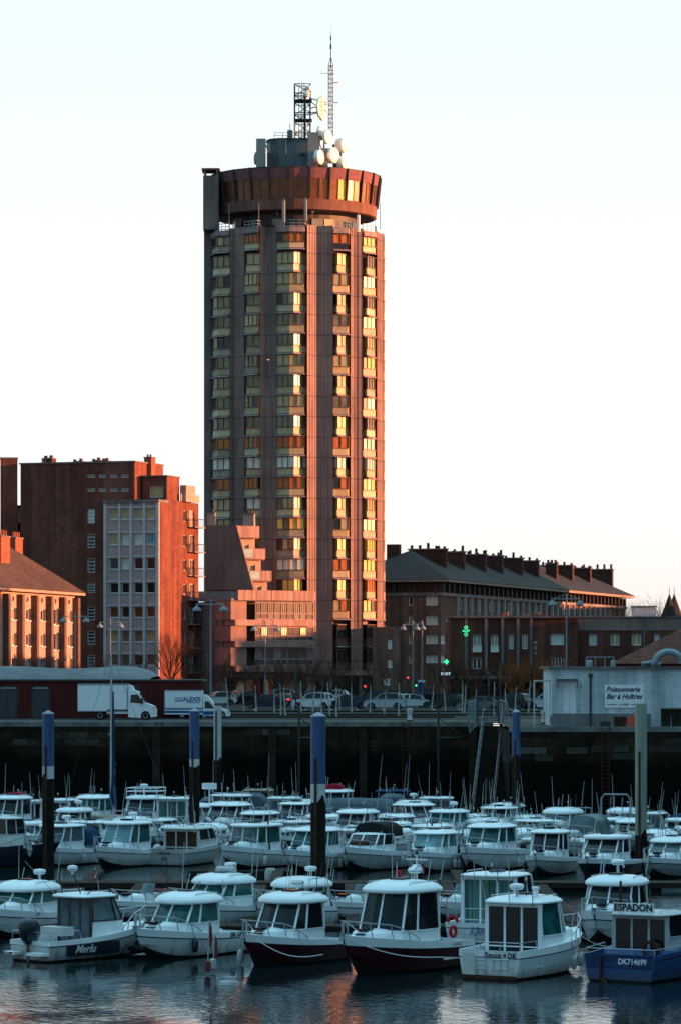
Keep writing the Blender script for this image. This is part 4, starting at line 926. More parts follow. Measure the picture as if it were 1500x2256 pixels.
# ------------------------------------------------------------------ long slate-roofed building on the right
F4 = Frame(970, 500, R(74)); LG = 127.0; DW = 13.5
lb = thing('long_slate_roofed_block', 'long brown brick block with a hipped slate roof and a row of broad chimneys', 'apartment building', F4.o, F4.yaw)
k4 = FP / 500.0
z4 = lambda py: CZ + (HY - py) / k4
zE = z4(1284); hs = []
X4 = lambda px: F4.front(px)[0]
for i, px in enumerate([1014 + 21 * j for j in range(11)]):
    if px > 1260: break
    hs.append((X4(px), X4(px) + 1.6, z4(1341), z4(1317), rnd.choice(['glass_b', 'glass', 'glass_w']), 1, 0))
    hs.append((X4(px) + 3, X4(px) + 4.4, z4(1341), z4(1317), 'glass_k', 1, 0))
for j in range(16): x = 62 + j * 4.0; hs.append((x, x + 1.8, z4(1341), z4(1317), 'glass_b', 1, 0))
for j in range(30): x = 3 + j * 4.0; hs.append((x, x + 1.8, z4(1384), z4(1362), 'glass_b', 1, 0))
hs.append((.01 + .1, 3.0, z4(1419), z4(1399), 'glass_w', 1, 0)); hs.append((.01 + .1, 3.0, z4(1461), z4(1443), 'glass_w', 1, 0))
# the corner windows
facade(lb, 'brick2', lambda a, b, z: (a, b, z), 0, LG, 0, z4(1306), [h for h in hs if h[1] < LG], .25, wallname='long_wall', fw=.13)
hs = []; 
for (y0, y1) in ((1313, 1334), (1356, 1377), (1399, 1419), (1443, 1461)):
    a = F4.side(964)[0]; b = F4.side(937)[0]; hs.append((a, b, z4(y1), z4(y0), 'glass_w', 1, 0))
    a = F4.side(909)[0]; b = F4.side(899)[0]; hs.append((a, b, z4(y1), z4(y0), 'glass_k' if y0 < 1340 else 'glass_b', 0, 0))
facade(lb, 'brick2', lambda a, b, z: (b, a, z), 0, DW, 0, z4(1306), hs, .25, wallname='end_wall', fw=.13)
q = MB(); q.box(-.25, LG, -.3, DW + .2, z4(1312), z4(1306) + .05, 'greyconc'); q.build('string_course', lb)
q = MB(); q.box(.6, LG - .5, .6, DW - .5, z4(1306), zE, 'brick2')
for j in range(44): q.box(j * 2.9, j * 2.9 + .35, -.5, .55, z4(1306) + .06, zE - .01, 'dark')
for j in range(5): q.box(-.5, .55, j * 2.9 + .5, j * 2.9 + .85, z4(1306) + .06, zE - .01, 'dark')
q.build('attic_storey', lb)
q = MB(); q.box(-1.4, LG + 1, -1.4, DW + 1.4, zE + .12, z4(1276), 'eave'); q.build('eave', lb)
q = MB(); zz_ = z4(1276) + .004
c1, c2, c3, c4 = (-1.5, -1.5, zz_), (LG + 1, -1.5, zz_), (LG + 1, DW + 1.5, zz_), (-1.5, DW + 1.5, zz_)
zR = CZ + (HY - 1210) * (F4.o.y + 3) / FP; r1, r2 = (8.5, DW / 2, zR), (LG - 9, DW / 2, zR)
q.face([c1, c2, r2, r1], 'slate'); q.face([c4, c3, r2, r1], 'slate'); q.face([c1, c4, r1], 'slate'); q.face([c2, c3, r2], 'slate'); q.build('roof', lb)
for (a, b, y0) in ((948, 983, 1208), (989, 1023, 1214), (1036, 1070, 1220), (1072, 1107, 1223), (1118, 1151, 1228), (1153, 1186, 1234), (1212, 1227, 1240), (1229, 1262, 1244), (1269, 1301, 1250), (1315, 1349, 1253)):
    # a broad stack standing across the slope from the ridge towards the eave
    cd0, cd1 = 2.2, DW / 2 + .8
    if b - a < 20: cd1 = 4.0; 
    xx = F4.front(b, HY, cd0)[0]
    yw = F4.o.y + xx * F4.u.y; z1_ = CZ + (HY - y0) * yw / FP
    c_ = MB(); c_.box(xx - .5, xx + .5, cd0, cd1, zE + .4, z1_ - .2, 'chim'); c_.box(xx - .65, xx + .65, cd0 - .15, cd1 + .15, z1_ - .2, z1_, 'conc_d')
    n_ = 5 if b - a > 20 else 3
    for j in range(n_): yy = cd0 + .3 + (cd1 - cd0 - .6) * j / (n_ - 1); c_.box(xx - .16, xx + .16, yy - .16, yy + .16, z1_ + .002, z1_ + rnd.choice([.3, .4, .5, .8]), 'chim')
    c_.build('chimney', lb)
c_ = MB(); x_ = 7.5; c_.box(x_, x_ + 1.2, DW / 2 + 1.2, DW / 2 + 3.0, zR - 2, zR + .9, 'chim'); c_.build('chimney', lb)
# white loggia frames under the eave of the long side
for j in range(26): q = MB(); q.box(9 + j * 4.0 - .12, 9 + j * 4.0 + .12, -.35, -.004, z4(1356), z4(1312) - .01, 'greyrib'); q.build('loggia_post', lb)

# ------------------------------------------------------------------ low brick hotel on the right
F5 = Frame(990, 402, R(0))
ht = thing('brick_hotel', 'low dark red brick building with grey pilasters, a green cross and a vertical hotel sign', 'hotel', F5.o, F5.yaw)
h5 = lambda px, py=HY, d=0: F5.front(px, py, d)
zt = h5(1100, 1361)[1]; hs = []
for (a, b, y0, y1, g_) in ((1041, 1059, 1398, 1426, 'glass_b'), (1081, 1097, 1398, 1426, 'glass_b'), (1120, 1131, 1397, 1430, 'glass_b'), (1149, 1162, 1397, 1430, 'glass_b'), (1212, 1242, 1396, 1421, 'glass_w'), (1040, 1060, 1448, 1474, 'glass_k'), (1215, 1243, 1448, 1468, 'glass_k')):
    hs.append((h5(a)[0], h5(b)[0], h5(a, y1)[1], h5(a, y0)[1], g_, 1 if b - a < 25 else 3, 0))
xe = h5(1272)[0]
facade(ht, 'brick3', lambda a, b, z: (a, b, z), 0, xe, 3.4, zt, hs, .3, fw=.11)
q = MB(); q.box(0.02, xe - .02, .5, 16, 0, zt - .3, 'brick3'); q.build('rear_mass', ht)
q = MB()
for px in (1026, 1070, 1106, 1140, 1169): q.box(h5(px)[0] - .17, h5(px)[0] + .17, -.28, -.003, 3.45, zt - .1, 'conc_d')
q.build('pilaster', ht)
q = MB(); q.box(-.15, xe + .15, -.35, .4, zt - .02, zt + .2, 'conc_d'); q.build('parapet_coping', ht)
q = MB(); q.box(0, xe, -1.2, .5, 3.0, 3.38, 'greyconc'); q.build('shop_canopy', ht)
for i in range(6):
    x = h5(1000 + i * 45)[0]; q = MB(); q.box(x, x + 1.9, .44, .49, .3, 2.8, rnd.choice(['glass_k', 'glass_k', 'glass_b'])); q.build('shop_window', ht)
for (a, b) in ((1041, 1059), (1081, 1097)):
    q = MB(); xa, z1_ = h5(a - 1, 1422); xb, z0_ = h5(b + 1, 1437)
    q.box(xa, xb, -.25, -.18, z0_, z1_, 'glass_w'); q.bar((xa, -.27, z1_), (xb, -.27, z1_), .06, .06, 'wframe'); q.build('balcony_panel', ht)
# signs fixed on it
cr = thing('pharmacy_cross', 'lit green pharmacy cross on the front of the brown brick corner building', 'cross sign', (XA(983, 399), 399, ZA(1458, 399)))
q = MB(); s_ = .27; q.box(-s_, s_, -.08, .08, -s_ * .36, s_ * .36, 'lit_green'); q.box(-s_ * .36, s_ * .36, -.079, .079, -s_, -s_ * .362, 'lit_green'); q.box(-s_ * .36, s_ * .36, -.079, .079, s_ * .362, s_, 'lit_green'); q.build('cross', cr)
q = MB(); q.bar((0, .08, 0), (0, 1.3, 0), .06, .06, 'dark'); q.build('bracket', cr)
sg = thing('green_neon_sign', 'green neon letters ALAP with a ring above and below on the brick hotel', 'neon sign', (XA(1026, 401), 401.2, ZA(1390, 401)))
lettering('ALAP', .34, sg, TM((0, 0, 0), (1, 0, 0)), 'lit_green', bold=.02)
for dz in (-.38, .38):
    q = MB(); q.tube([(.16 * math.cos(a), 0, dz + .16 * math.sin(a)) for a in [2 * math.pi * i / 12 for i in range(13)]], .035, 'lit_green', 4); q.build('neon_ring', sg)
hsn = thing('hotel_sign', 'vertical white letters HOT on the brick hotel beside its last pilaster', 'sign', (XA(1179, 401), 401.3, ZA(1428, 401)))
for i, ch in enumerate('HÔT'): lettering(ch, .5, hsn, TM((0, 0, .62 - i * .62), (1, 0, 0)), 'pwhite', bold=.01)
fs = thing('shop_sign', 'lit white letters FORT above the pharmacy front', 'sign', (XA(981, 398), 398, ZA(1485, 398)))
lettering('FORT', .42, fs, TM((0, 0, 0), (1, 0, 0)), 'lit_white', bold=.03)
q = MB(); q.box(-.7, .75, .02, .2, -.26, .26, 'black'); q.build('board', fs)
# extension
F6 = Frame(1273, 404, 0)
ex = thing('brick_hotel_annex', 'brick annex with a pale upper band running off the right edge', 'building', F6.o, 0)
h6 = lambda px, py=HY: F6.front(px, py)
zt = h6(1300, 1361)[1]; zb_ = h6(1300, 1389)[1]; hs = []
for (a, b, g_) in ((1297, 1315, 'glass_w'), (1344, 1364, 'glass_b'), (1391, 1412, 'glass_b'), (1440, 1452, 'glass_w')):
    hs.append((h6(a)[0], h6(b)[0], h6(a, 1422)[1], h6(a, 1396)[1], g_, 1, 0))
facade(ex, 'brick3', lambda a, b, z: (a, b, z), 0, 16, 0, zb_, hs, .3, fw=.11)
q = MB(); q.box(0, 16, -.06, .3, zb_ + .003, zt, 'pink'); q.box(7.2, 7.4, -.12, -.065, 0, zt, 'conc_d'); q.build('upper_band', ex)
q = MB(); q.box(-.1, 16.1, -.2, 10, zt + .003, zt + .15, 'conc_d'); q.box(.01, 15.9, .5, 10, 0, zt, 'brick3'); q.build('roof', ex)
q = MB(); xa, z1_ = F6.front(1396, 1337, 4); xb = F6.front(1445, 0, 4)[0]; q.box(xa, xb, 4, 8, zt + .15, z1_, 'greyrib'); q.box(xa - .1, xb + .1, 3.9, 8.1, z1_, z1_ + .12, 'conc_d'); q.build('roof_hut', ex)
for px in (1098, 1111, 1155, 1190, 1205, 1240):
    pass
fn = []
for i, px in enumerate((1101, 1108, 1117, 1160, 1178, 1186, 1193, 1200)):
    q = MB(); x_, z_ = XA(px, 410), ZA(1360, 410) + .05; q.lathe((x_, 410, z_ - .6), [(.14, 0), (.12, .9 + .12 * (i % 3))], 'chim_r', 8)
    tag(q.build('chimney_pot'), 'clay chimney pot on the brick hotel roof, ' + ['leftmost of all', 'second from the left', 'third from the left', 'left one of the right group', 'second of the right group', 'third of the right group', 'fourth of the right group', 'rightmost of all'][i], 'chimney pot', 'clay pots on the hotel roof')
# small brown building left of the long block
F7 = Frame(846, 470, 0)
sm = thing('small_brown_building', 'small brown brick building squeezed between the tower and the long block', 'building', F7.o, 0)
h7 = lambda px, py=HY: F7.front(px, py)
hs = [(h7(854)[0], h7(863)[0], h7(0, y1)[1], h7(0, y0)[1], 'glass_w', 0, 0) for (y0, y1) in ((1410, 1430), (1454, 1472))] 
facade(sm, 'brick2', lambda a, b, z: (a, b, z), -1.5, h7(880)[0], 0, h7(0, 1384)[1], hs, .15, fw=.13)
q = MB(); zt = h7(0, 1384)[1]; q.box(-1.5, h7(880)[0] + .1, -.1, 9, zt, zt + .15, 'conc_d'); q.build('roof', sm)
# twin spires far off
for px, lab in ((1473.5, 'left of two dark pointed church turrets beyond the roofs at the right edge'), (1484, 'right of two dark pointed church turrets beyond the roofs at the right edge')):
    Y = 700 + (px > 1480) * 6; x_ = XA(px, Y); zt = ZA(1308, Y); zb_ = ZA(1358, Y); c_ = thing('church_turret', lab, 'church turret', (x_, Y, 0))
    q = MB(); q.lathe((0, 0, 0), [(1.5, 0), (1.5, zb_)], 'brick2', 8); q.build('drum', c_)
    q = MB(); q.lathe((0, 0, 0), [(1.75, zb_ - .1), (.9, zb_ + (zt - zb_) * .45), (.05, zt)], 'slate', 8); q.tube([(0, 0, zt - .2), (0, 0, zt + 1.2)], .06, 'dark'); q.build('spire', c_)
# unseen buildings added to the east, heights set to keep the harbour in shade
for i, (y0, y1, h, x0) in enumerate(((-160, 250, 27, 92), (251, 390, 24.5, 96), (391, 425, 15.6, 100), (426, 437, 13.2, 104), (438, 477, 17.6, 104), (478, 566, 30.5, 104), (567, 700, 19.2, 104))):
    e_ = thing('quayside_building', ['long pale office block along the east quay', 'brown block at the bend of the east quay', 'low brick house row on the east side', 'taller brick house east of the square', 'pale house east of the square with flat roof', 'ten storey block east of the long slate roof', 'low slate block at the far east'][i], 'building', (x0, y0, 0))
    q = MB(); q.box(0, 14, 0, y1 - y0 + .98, 0, h, ['cream', 'brick2', 'brick3', 'brick', 'cream', 'greyconc', 'brick2'][i]); q.build('wall', e_)
    q = MB()
    zz_ = 1.5
    while zz_ + 1.6 < h:
        yy = 1.5
        while yy + 1.6 < y1 - y0 - .5: q.box(-.03, .05, yy, yy + 1.3, zz_, zz_ + 1.5, 'glass'); yy += 3.2
        zz_ += 3
    q.build('window', e_, kind='stuff')
    q = MB(); q.box(-.3, 14.3, -.1, y1 - y0 + .8, h + .003, h + .3, 'conc_d'); q.build('roof', e_)
# ------------------------------------------------------------------ fishmonger's white building on the quay
FY = 268.0
F8 = Frame(1215, FY, R(0))
fm_ = thing('fishmonger_building', 'low white painted brick fishmonger building with a lettered board and double door', 'building', F8.o, 0)
h8 = lambda px, py=HY, d=0: F8.front(px, py, d)
xe = h8(1433)[0]; zt = h8(1300, 1474)[1]
dr = (h8(1238)[0], h8(1269)[0], 0.25, h8(1250, 1503)[1])
facade(fm_, 'whitebrick', lambda a, b, z: (a, b, z), 0, xe, .0, zt, [(dr[0], dr[1], dr[2], dr[3], 'white', 1, 0)], .1, fw=.05)
q = MB(); q.face([(0, .0, 0), (-.0, 11, 0), (0, 11, zt), (0, 0, zt)], 'whitebrick'); q.build('side_wall', fm_)
# the right-hand wall turns a little away
q = MB(); q.grid([[(xe, 0, z), (xe + 12, 3.0, z), (xe + 12, 12, z), (0, 12, z)] for z in (0, zt)], 'whitebrick'); q.build('right_wall', fm_)
q = MB(); q.prism([(-.25, -.22), (xe + .02, -.22), (xe + 12.1, 2.8), (xe + 12.1, 12.2), (-.25, 12.2)], zt, zt + .18, 'conc_d'); q.build('roof', fm_)
q = MB(); q.box(-.02, xe, -.03, -.003, 0, .95, 'greyconc'); q.build('plinth', fm_)
q = MB(); a = h8(1225)[0]; b = h8(1271)[0]; z = h8(0, 1496)[1]
q.box(a, b, -.7, -.01, z - .06, z, 'dark'); 
for x in (a + .03, b - .03): q.tube([(x, -.68, z), (x, -.62, z - .35), (x, -.04, z - .6)], .03, 'dark')
q.build('door_canopy', fm_)
q = MB(); x = h8(1300)[0]; q.tube([(x, -.1, .0), (x, -.1, h8(0, 1487)[1])], .08, 'dark', 6); q.box(x - .14, x + .14, -.22, -.01, h8(0, 1492)[1], h8(0, 1484)[1], 'dark'); q.build('downpipe', fm_)
q = MB(); x, z = h8(1278, 1512); q.box(x - .06, x + .06, -.12, -.01, z - .15, z + .15, 'glass_b'); q.build('wall_lamp', fm_)
bd = thing('fishmonger_board', 'white board lettered Poissonnerie Bar à Huîtres in dark blue script', 'sign board', (XA(1374, FY) , FY - .06, ZA(1534, FY)))
bw = 86 / 8000 * FY / 2; bh = 51 / 8000 * FY / 2
q = MB(); q.box(-bw, bw, 0, .05, -bh, bh, 'boardwhite'); q.build('board', bd)
for txt, sz, x, z, sx, bo in (('Poissonnerie', .52, -.1, .50, .92, .025), ('Bar à Huîtres', .52, -.02, -.02, .93, .025), ('La Halle', .22, -.05, -.60, 1, .01)):
    lettering(txt, sz, bd, TM((x, -.012, z), (1, 0, 0)), 'inknavy', shear=.35, bold=bo, sx=sx)
q = MB(); q.box(-1.25, -.55, -.012, -.006, -.63, -.59, 'inknavy'); q.box(.5, 1.2, -.012, -.006, -.63, -.59, 'inknavy'); q.build('rule', bd)
# roof gear
ZR_ = zt + .18
q = MB(); x0_, z_ = XA(1452, 272), ZR_; 
for i in range(9):
    pass
arc = [(XA(1472, 272) + 1.0 * math.cos(a), 272, ZR_ + .25 + .85 * math.sin(a)) for a in [math.pi * i / 10 for i in range(11)]]
q.tube(arc, .27, 'galv', 10); q.tube([(XA(1460, 272) - 1.6, 272, ZR_ + .18), (XA(1460, 272) - .2, 272, ZR_ + .18)], .2, 'galv', 8)
tag(q.build('ventilation_duct', smooth=True), 'large bent silver ventilation duct on the white building roof', 'duct')
for i, (px, w, h, m) in enumerate(((1297, 14, 10, 'galv'), (1350, 11, 10, 'galv'), (1432, 11, 10, 'galv'), (1425, 20, 6, 'dark'))):
    x = XA(px, 271); q = MB(); q.lathe((x, 271, ZR_ - .01), [(w / 2 / 29.5, 0), (w / 2 / 29.5, h / 29.5 * 1.2), (w / 3 / 29.5, h / 29.5 * 1.5)], m, 12)
    tag(q.build('roof_vent', smooth=True), ['round grey roof vent at the left end of the white building roof', 'round grey roof vent in the middle of the white building roof', 'round grey roof vent left of the bent silver duct', 'low dark roof vent in front of the silver duct'][i], 'vent')
q = MB(); xa, xb = XA(1290, 270), XA(1352, 270)
for k in range(4): x = xa + (xb - xa) * k / 3; q.tube([(x, 270, ZR_), (x, 270, ZR_ + .7)], .03, 'galv')
q.tube([(xa, 270, ZR_ + .7), (xb, 270, ZR_ + .7)], .03, 'galv'); tag(q.build('roof_rail'), 'thin steel rail on the white building roof', 'railing')
# red tiled hip roof building behind
F9 = Frame(1345, 292, R(-4)); tb = thing('red_tiled_hall', 'hall with a big red tiled hip roof behind the white building', 'building', F9.o, F9.yaw)
ze_ = F9.front(0, 1462)[1]; zr_ = F9.front(1500, 1382, 7)[1]
q = MB(); q.box(.4, 30, .4, 14, 0, ze_, 'brick3'); q.build('wall', tb)
q = MB(); rx = F9.front(1505, 0, 7)[0]; q.face([(0, 0, ze_), (31, 0, ze_), (31, 7, zr_), (rx, 7, zr_)], 'tile'); q.face([(0, 14.5, ze_), (31, 14.5, ze_), (31, 7, zr_), (rx, 7, zr_)], 'tile'); q.face([(0, 0, ze_), (0, 14.5, ze_), (rx, 7, zr_)], 'tile'); q.face([(0, 0, ze_ - .004), (31, 0, ze_ - .004), (31, 14.5, ze_ - .004), (0, 14.5, ze_ - .004)], 'tile'); q.build('roof', tb)
# crates, bins, tubs in front
def crate(px, py, Y, w, h, d, m, label, cat='crate', slat=True, lid=None, z=0):
    x = XA(px, Y); t_ = thing(cat.replace(' ', '_'), label, cat, (x, Y, z), R(rnd.uniform(-6, 6)))
    q = MB()
    if slat:
        q.box(-w / 2, w / 2, -d / 2, d / 2, 0, .04, m)
        for k in range(4):
            z0 = .06 + k * (h - .06) / 4; z1 = z0 + (h - .06) / 4 - .03
            q.box(-w / 2, w / 2, -d / 2, -d / 2 + .03, z0, z1, m); q.box(-w / 2, w / 2, d / 2 - .03, d / 2, z0, z1, m)
            q.box(-w / 2, -w / 2 + .03, -d / 2 + .03, d / 2 - .03, z0, z1, m); q.box(w / 2 - .03, w / 2, -d / 2 + .03, d / 2 - .03, z0, z1, m)
        for sx in (-1, 0, 1):
            for sy in (-1, 1): q.box(sx * (w / 2 - .05) - .04, sx * (w / 2 - .05) + .04, sy * (d / 2 - .01) - .025, sy * (d / 2 - .01) + .025, 0, h, m)
    else:
        q.prism([(-w / 2 * .88, -d / 2 * .88), (w / 2 * .88, -d / 2 * .88), (w / 2 * .88, d / 2 * .88), (-w / 2 * .88, d / 2 * .88)], 0, h, m, [(-w / 2, -d / 2), (w / 2, -d / 2), (w / 2, d / 2), (-w / 2, d / 2)])
    q.build('body', t_)
    if lid:
        q = MB(); q.prof([(-d / 2 - .04, h), (d / 2 + .02, h), (d / 2, h + .1), (-d / 2, h + .06)], -w / 2 - .03, w / 2 + .03, lid, 'x'); q.build('lid', t_)
        q = MB(); q.lathe((-w / 2 + .1, d / 2, .1), [(.1, -.05), (.1, .05)], 'tyre', 10, (1, 0, 0)); q.build('wheel', t_); q = MB(); q.lathe((w / 2 - .1, d / 2, .1), [(.1, -.05), (.1, .05)], 'tyre', 10, (1, 0, 0)); q.build('wheel', t_)
    return t_
YB = 265.5
for j, (px, zz) in enumerate(((1388, 0), (1388, .36), (1403, 0), (1403, .36), (1403, .72))):
    crate(px, 0, YB, .48, .34, .6, 'orange', ['orange fish crate standing on the quay, bottom of the left stack', 'orange fish crate on top of the left stack', 'orange fish crate at the bottom of the taller right stack', 'orange fish crate in the middle of the taller right stack', 'orange fish crate topmost of the taller stack'][j], z=zz)
for px, lab in ((1466, 'dark wheeled waste bin against the white wall, left one of two'), (1490, 'dark wheeled waste bin against the white wall at the right edge')): crate(px, 0, YB + .6, .74, 1.3, .7, 'soil', lab, 'waste bin', False, 'dark')
crate(1365, 0, YB, .9, .75, .6, 'rust', 'brown wicker fish basket beside the orange crates', 'fish basket', False)
crate(1332, 0, YB, .75, .42, .6, 'dark', 'black plastic tub on the quay below the board', 'tub', False)
crate(1216, 0, YB, .35, .8, .4, 'greyconc', 'grey meter cabinet at the left corner of the white building', 'cabinet', False)
# white goal-shaped frame
YG = 270; xa, xb = XA(1176, YG), XA(1213, YG); zt_ = ZA(1498, YG)
q = MB(); q.box(-.06, .06, -.06, .06, 0, zt_ - .12, 'pwhite'); q.box(-.06, xb - xa, -.06, .06, zt_ - .12, zt_, 'pwhite'); q.box(xb - xa - .12, xb - xa - .003, -.05, .05, 0, zt_ - .12, 'pwhite')
tag(q.build('gantry_frame', loc=(xa, YG, 0)), 'thin white goal shaped steel frame beside the white building', 'frame')
def bollard(px, gy, label, h=1.0, w=.42):
    Y = 4.5 * FP / (gy - HY); x = XA(px, Y); t_ = thing('mooring_bollard', label, 'bollard', (x, Y, .05))
    q = MB(); q.lathe((0, 0, 0), [(w * .62, 0), (w * .5, .1), (w * .42, h * .6), (w * .6, h * .75), (w * .6, h), (.05, h + .03)], 'pwhite', 12); q.build('post', t_, True)
    q = MB(); q.lathe((0, 0, 0), [(w * .66, 0), (w * .66, .08), (w * .4, .12)], 'rust', 12); q.build('base', t_)
bollard(902, 1590, 'white mooring bollard at the quay edge in front of the silver car'); bollard(1197, 1596, 'white mooring bollard at the foot of the white frame')

# ------------------------------------------------------------------ low red hall on the left
F10 = Frame(-40, 309, R(0)); hl = thing('market_hall', 'long low market hall with dark red cladding and a grey canvas roof', 'hall', F10.o, 0)
k10 = lambda px, py=HY: F10.front(px, py)
xe = k10(445)[0]; zt = k10(0, 1501)[1]; hs = []
facade(hl, 'redwall', lambda a, b, z: (a, b, z), -8, xe, 0, zt, [(k10(-6)[0], k10(40)[0], .02, zt - .35, 'doorgrey', 1, 0, 'dark'), (k10(69)[0], k10(111)[0], .02, zt - .35, 'doorgrey', 0, 0, 'dark'), (k10(283)[0], k10(309)[0], .02, zt - .2, 'doorgrey', 0, 0, 'dark')], .12)
q = MB(); q.box(-8.1, xe + .1, -.15, 9, zt, zt + .14, 'dark'); q.build('roof_edge', hl)
q = MB()
for (a, b) in ((3, 36), (74, 106)): q.box(k10(a)[0], k10(b)[0], .05, .11, zt - .65, zt - .5, 'galv')
q.build('door_rail', hl)
# canvas roof: sagging between ridges
rows = []
x0_, x1_ = -8, k10(330)[0]; nx_ = 44
for j in range(9):
    v = j / 8; row = []
    for i in range(nx_ + 1):
        u = i / nx_; x = x0_ + (x1_ - x0_) * u; end = min(1, (1 - u) * 10) 
        z = zt + .16 + (1.02 + .10 * math.cos(u * 2 * math.pi * 2.2)) * math.sin(math.pi * (v * .5)) ** .6 * (.25 + .75 * end ** .5)
        row.append((x + (.6 * v if u > .9 else 0), .0 + 4.5 * v, z))
    rows.append(row)
q = MB(); q.grid(rows, 'canvas'); q.grid([[rows[8][i] for i in range(nx_ + 1)], [(p[0], 9, zt + .15) for p in rows[8]]], 'canvas'); q.build('canvas_roof', hl, True)

# ------------------------------------------------------------------ vehicles
def wheels(t_, xs, tr, r, w=.2, inner='rim'):
    for x in xs:
        for sy in (-1, 1):
            q = MB(); y = sy * (tr - w / 2); q.lathe((x, y, r), [(r * .6, -w / 2), (r * .95, -w / 2), (r, -w / 2 + .03), (r, w / 2 - .03), (r * .95, w / 2), (r * .6, w / 2)], 'tyre', 18, (0, 1, 0)); wh = q.build('wheel', t_, True)
            q = MB(); q.lathe((x, y, r), [(.02, -w / 2 + .02), (r * .58, -w / 2 - .005), (r * .62, 0), (r * .58, w / 2 + .005), (.02, w / 2 - .02)], inner, 14, (0, 1, 0)); q.build('rim', wh)
def arch(cx, r, z0, n=7): return [(cx + r * math.cos(a), z0 + r * math.sin(a)) for a in [math.pi * i / (n - 1) for i in range(n)]][::-1]
KIND = {  # lower body outline (front = +x), roof line
    'hatch': dict(L=4.05, W=1.75, wx=(.72, 3.25), r=.31, body=[(0.02, .45), (.0, .75), (.12, .98), (2.9, .93), (3.75, .78), (4.02, .6), (4.03, .35)], roof=[(.25, .97), (.42, 1.3), (.75, 1.45), (1.7, 1.5), (2.3, 1.44), (3.0, .94)]),
    'suv': dict(L=4.35, W=1.82, wx=(.8, 3.5), r=.35, body=[(.02, .45), (.0, .8), (.1, 1.08), (3.1, 1.05), (4.05, .95), (4.3, .75), (4.34, .4)], roof=[(.18, 1.08), (.38, 1.5), (.7, 1.62), (1.9, 1.66), (2.5, 1.58), (3.2, 1.06)]),
    'sedan': dict(L=4.6, W=1.8, wx=(.9, 3.65), r=.32, body=[(.02, .45), (.0, .8), (.1, .98), (.7, 1.0), (3.3, .92), (4.3, .76), (4.57, .58), (4.58, .35)], roof=[(.55, .99), (1.25, 1.36), (1.8, 1.44), (2.4, 1.43), (2.9, 1.3), (3.5, .92)])}
def car(px, gy, yaw, kind, col, label, lit=False):
    K = KIND[kind]; Y = 4.5 * FP / (gy - HY); L, Wd = K['L'], K['W']; x = XA(px, Y); c, s = math.cos(yaw), math.sin(yaw)
    t_ = thing('parked_car', label, 'car', (x - c * L / 2, Y - s * L / 2, .004), yaw, 'cars parked behind the quay')
    cm = carpaint(*col); low = K['body'] ; o = list(low) + [(L - .1, .22)] + arch(K['wx'][1], K['r'] + .06, .3)[::-1] + [(K['wx'][1] - K['r'] - .08, .2), (K['wx'][0] + K['r'] + .08, .2)] + arch(K['wx'][0], K['r'] + .06, .3)[::-1] + [(.1, .22)]
    q = MB(); h = Wd / 2
    def sec(y, inset): return [((px_ - L / 2) * (1 - inset) + L / 2, y, z) for px_, z in o]
    q.grid([sec(-h + .05, .012), sec(-h, 0), sec(h, 0), sec(h - .05, .012)], cm, True, True, True)
    rf = K['roof']; zt0 = rf[0][1] - .06; w0, w1 = h * .93, h * .74
    wy = lambda z: w0 + (w1 - w0) * max(0, (z - zt0)) / .6
    q.grid([[(a, -wy(z) , z) for a, z in rf[1:-1]], [(a, wy(z), z) for a, z in rf[1:-1]]], cm)
    q.build('body', t_)
    g_ = MB(); n = len(rf)
    for sy in (-1, 1):
        g_.face([(a, sy * wy(z) * .985, z) for a, z in rf], 'glass_k')
    for (i, j) in ((0, 1), (n - 1, n - 2)):
        a, b = rf[i], rf[j]; g_.face([(a[0], -wy(a[1]), a[1]), (a[0], wy(a[1]), a[1]), (b[0], wy(b[1]), b[1]), (b[0], -wy(b[1]), b[1])], 'glass_k')
    g_.build('windows', t_)
    p_ = MB()
    for sy in (-1, 1):
        f = lambda a, z: (a, sy * (wy(z) + .005), z)
        for k in range(1, n - 2): p_.bar(f(*rf[k]), f(*rf[k + 1]), .06, .06, cm)
        p_.bar(f(*rf[0]), f(*rf[1]), .09, .09, cm); p_.bar(f(*rf[-1]), f(*rf[-2]), .06, .06, cm)
        m_ = (rf[2][0] + rf[-2][0]) / 2 - .1; p_.bar(f(m_, zt0), f(m_, rf[2][1]), .07, .07, 'black'); p_.bar(f(rf[2][0] - .1, zt0), f(rf[2][0] + .05, rf[2][1]), .09, .09, cm)
    p_.build('pillars', t_)
    for sy in (-1, 1):
        q = MB(); q.box(-.02, .18, sy * h * .72 - .14, sy * h * .72 + .14, .72, .88, 'lit_red' if lit else 'lamp_red'); q.build('tail_light', t_)
        q = MB(); fx_ = K['body'][-3][0]; q.box(fx_ - .22, fx_ + .12, sy * h * .74 - .15, sy * h * .74 + .15, .6, .72, 'wframe'); q.build('headlight', t_)
        q = MB(); q.box(rf[-1][0] - .45, rf[-1][0] - .28, sy * (h + .02), sy * (h + .16), rf[-1][1] + .02, rf[-1][1] + .14, cm); q.build('mirror', t_)
    q = MB(); q.box(-.03, .02, -.26, .26, .5, .61, 'wframe'); q.build('number_plate', t_)
    wheels(t_, K['wx'], h - .01, K['r'])
    return t_
WH = ('white', (.62, .66, .68)); NV = ('navy', (.008, .016, .04)); BK = ('black', (.008, .009, .011)); SV = ('silver', (.40, .45, .48)); GR = ('green', (.008, .028, .028)); TL = ('grey', (.11, .16, .18)); RD = ('red', (.16, .01, .015))
car(480, 1553, R(200), 'hatch', WH, 'white hatchback half hidden behind the nose of the small white van')
car(520, 1550, R(215), 'hatch', ('pale', (.42, .38, .40)), 'pale hatchback between the small van and the long dark blue car')
car(584, 1561, R(178), 'sedan', NV, 'dark navy saloon behind the birches, leftmost of the dark cars')
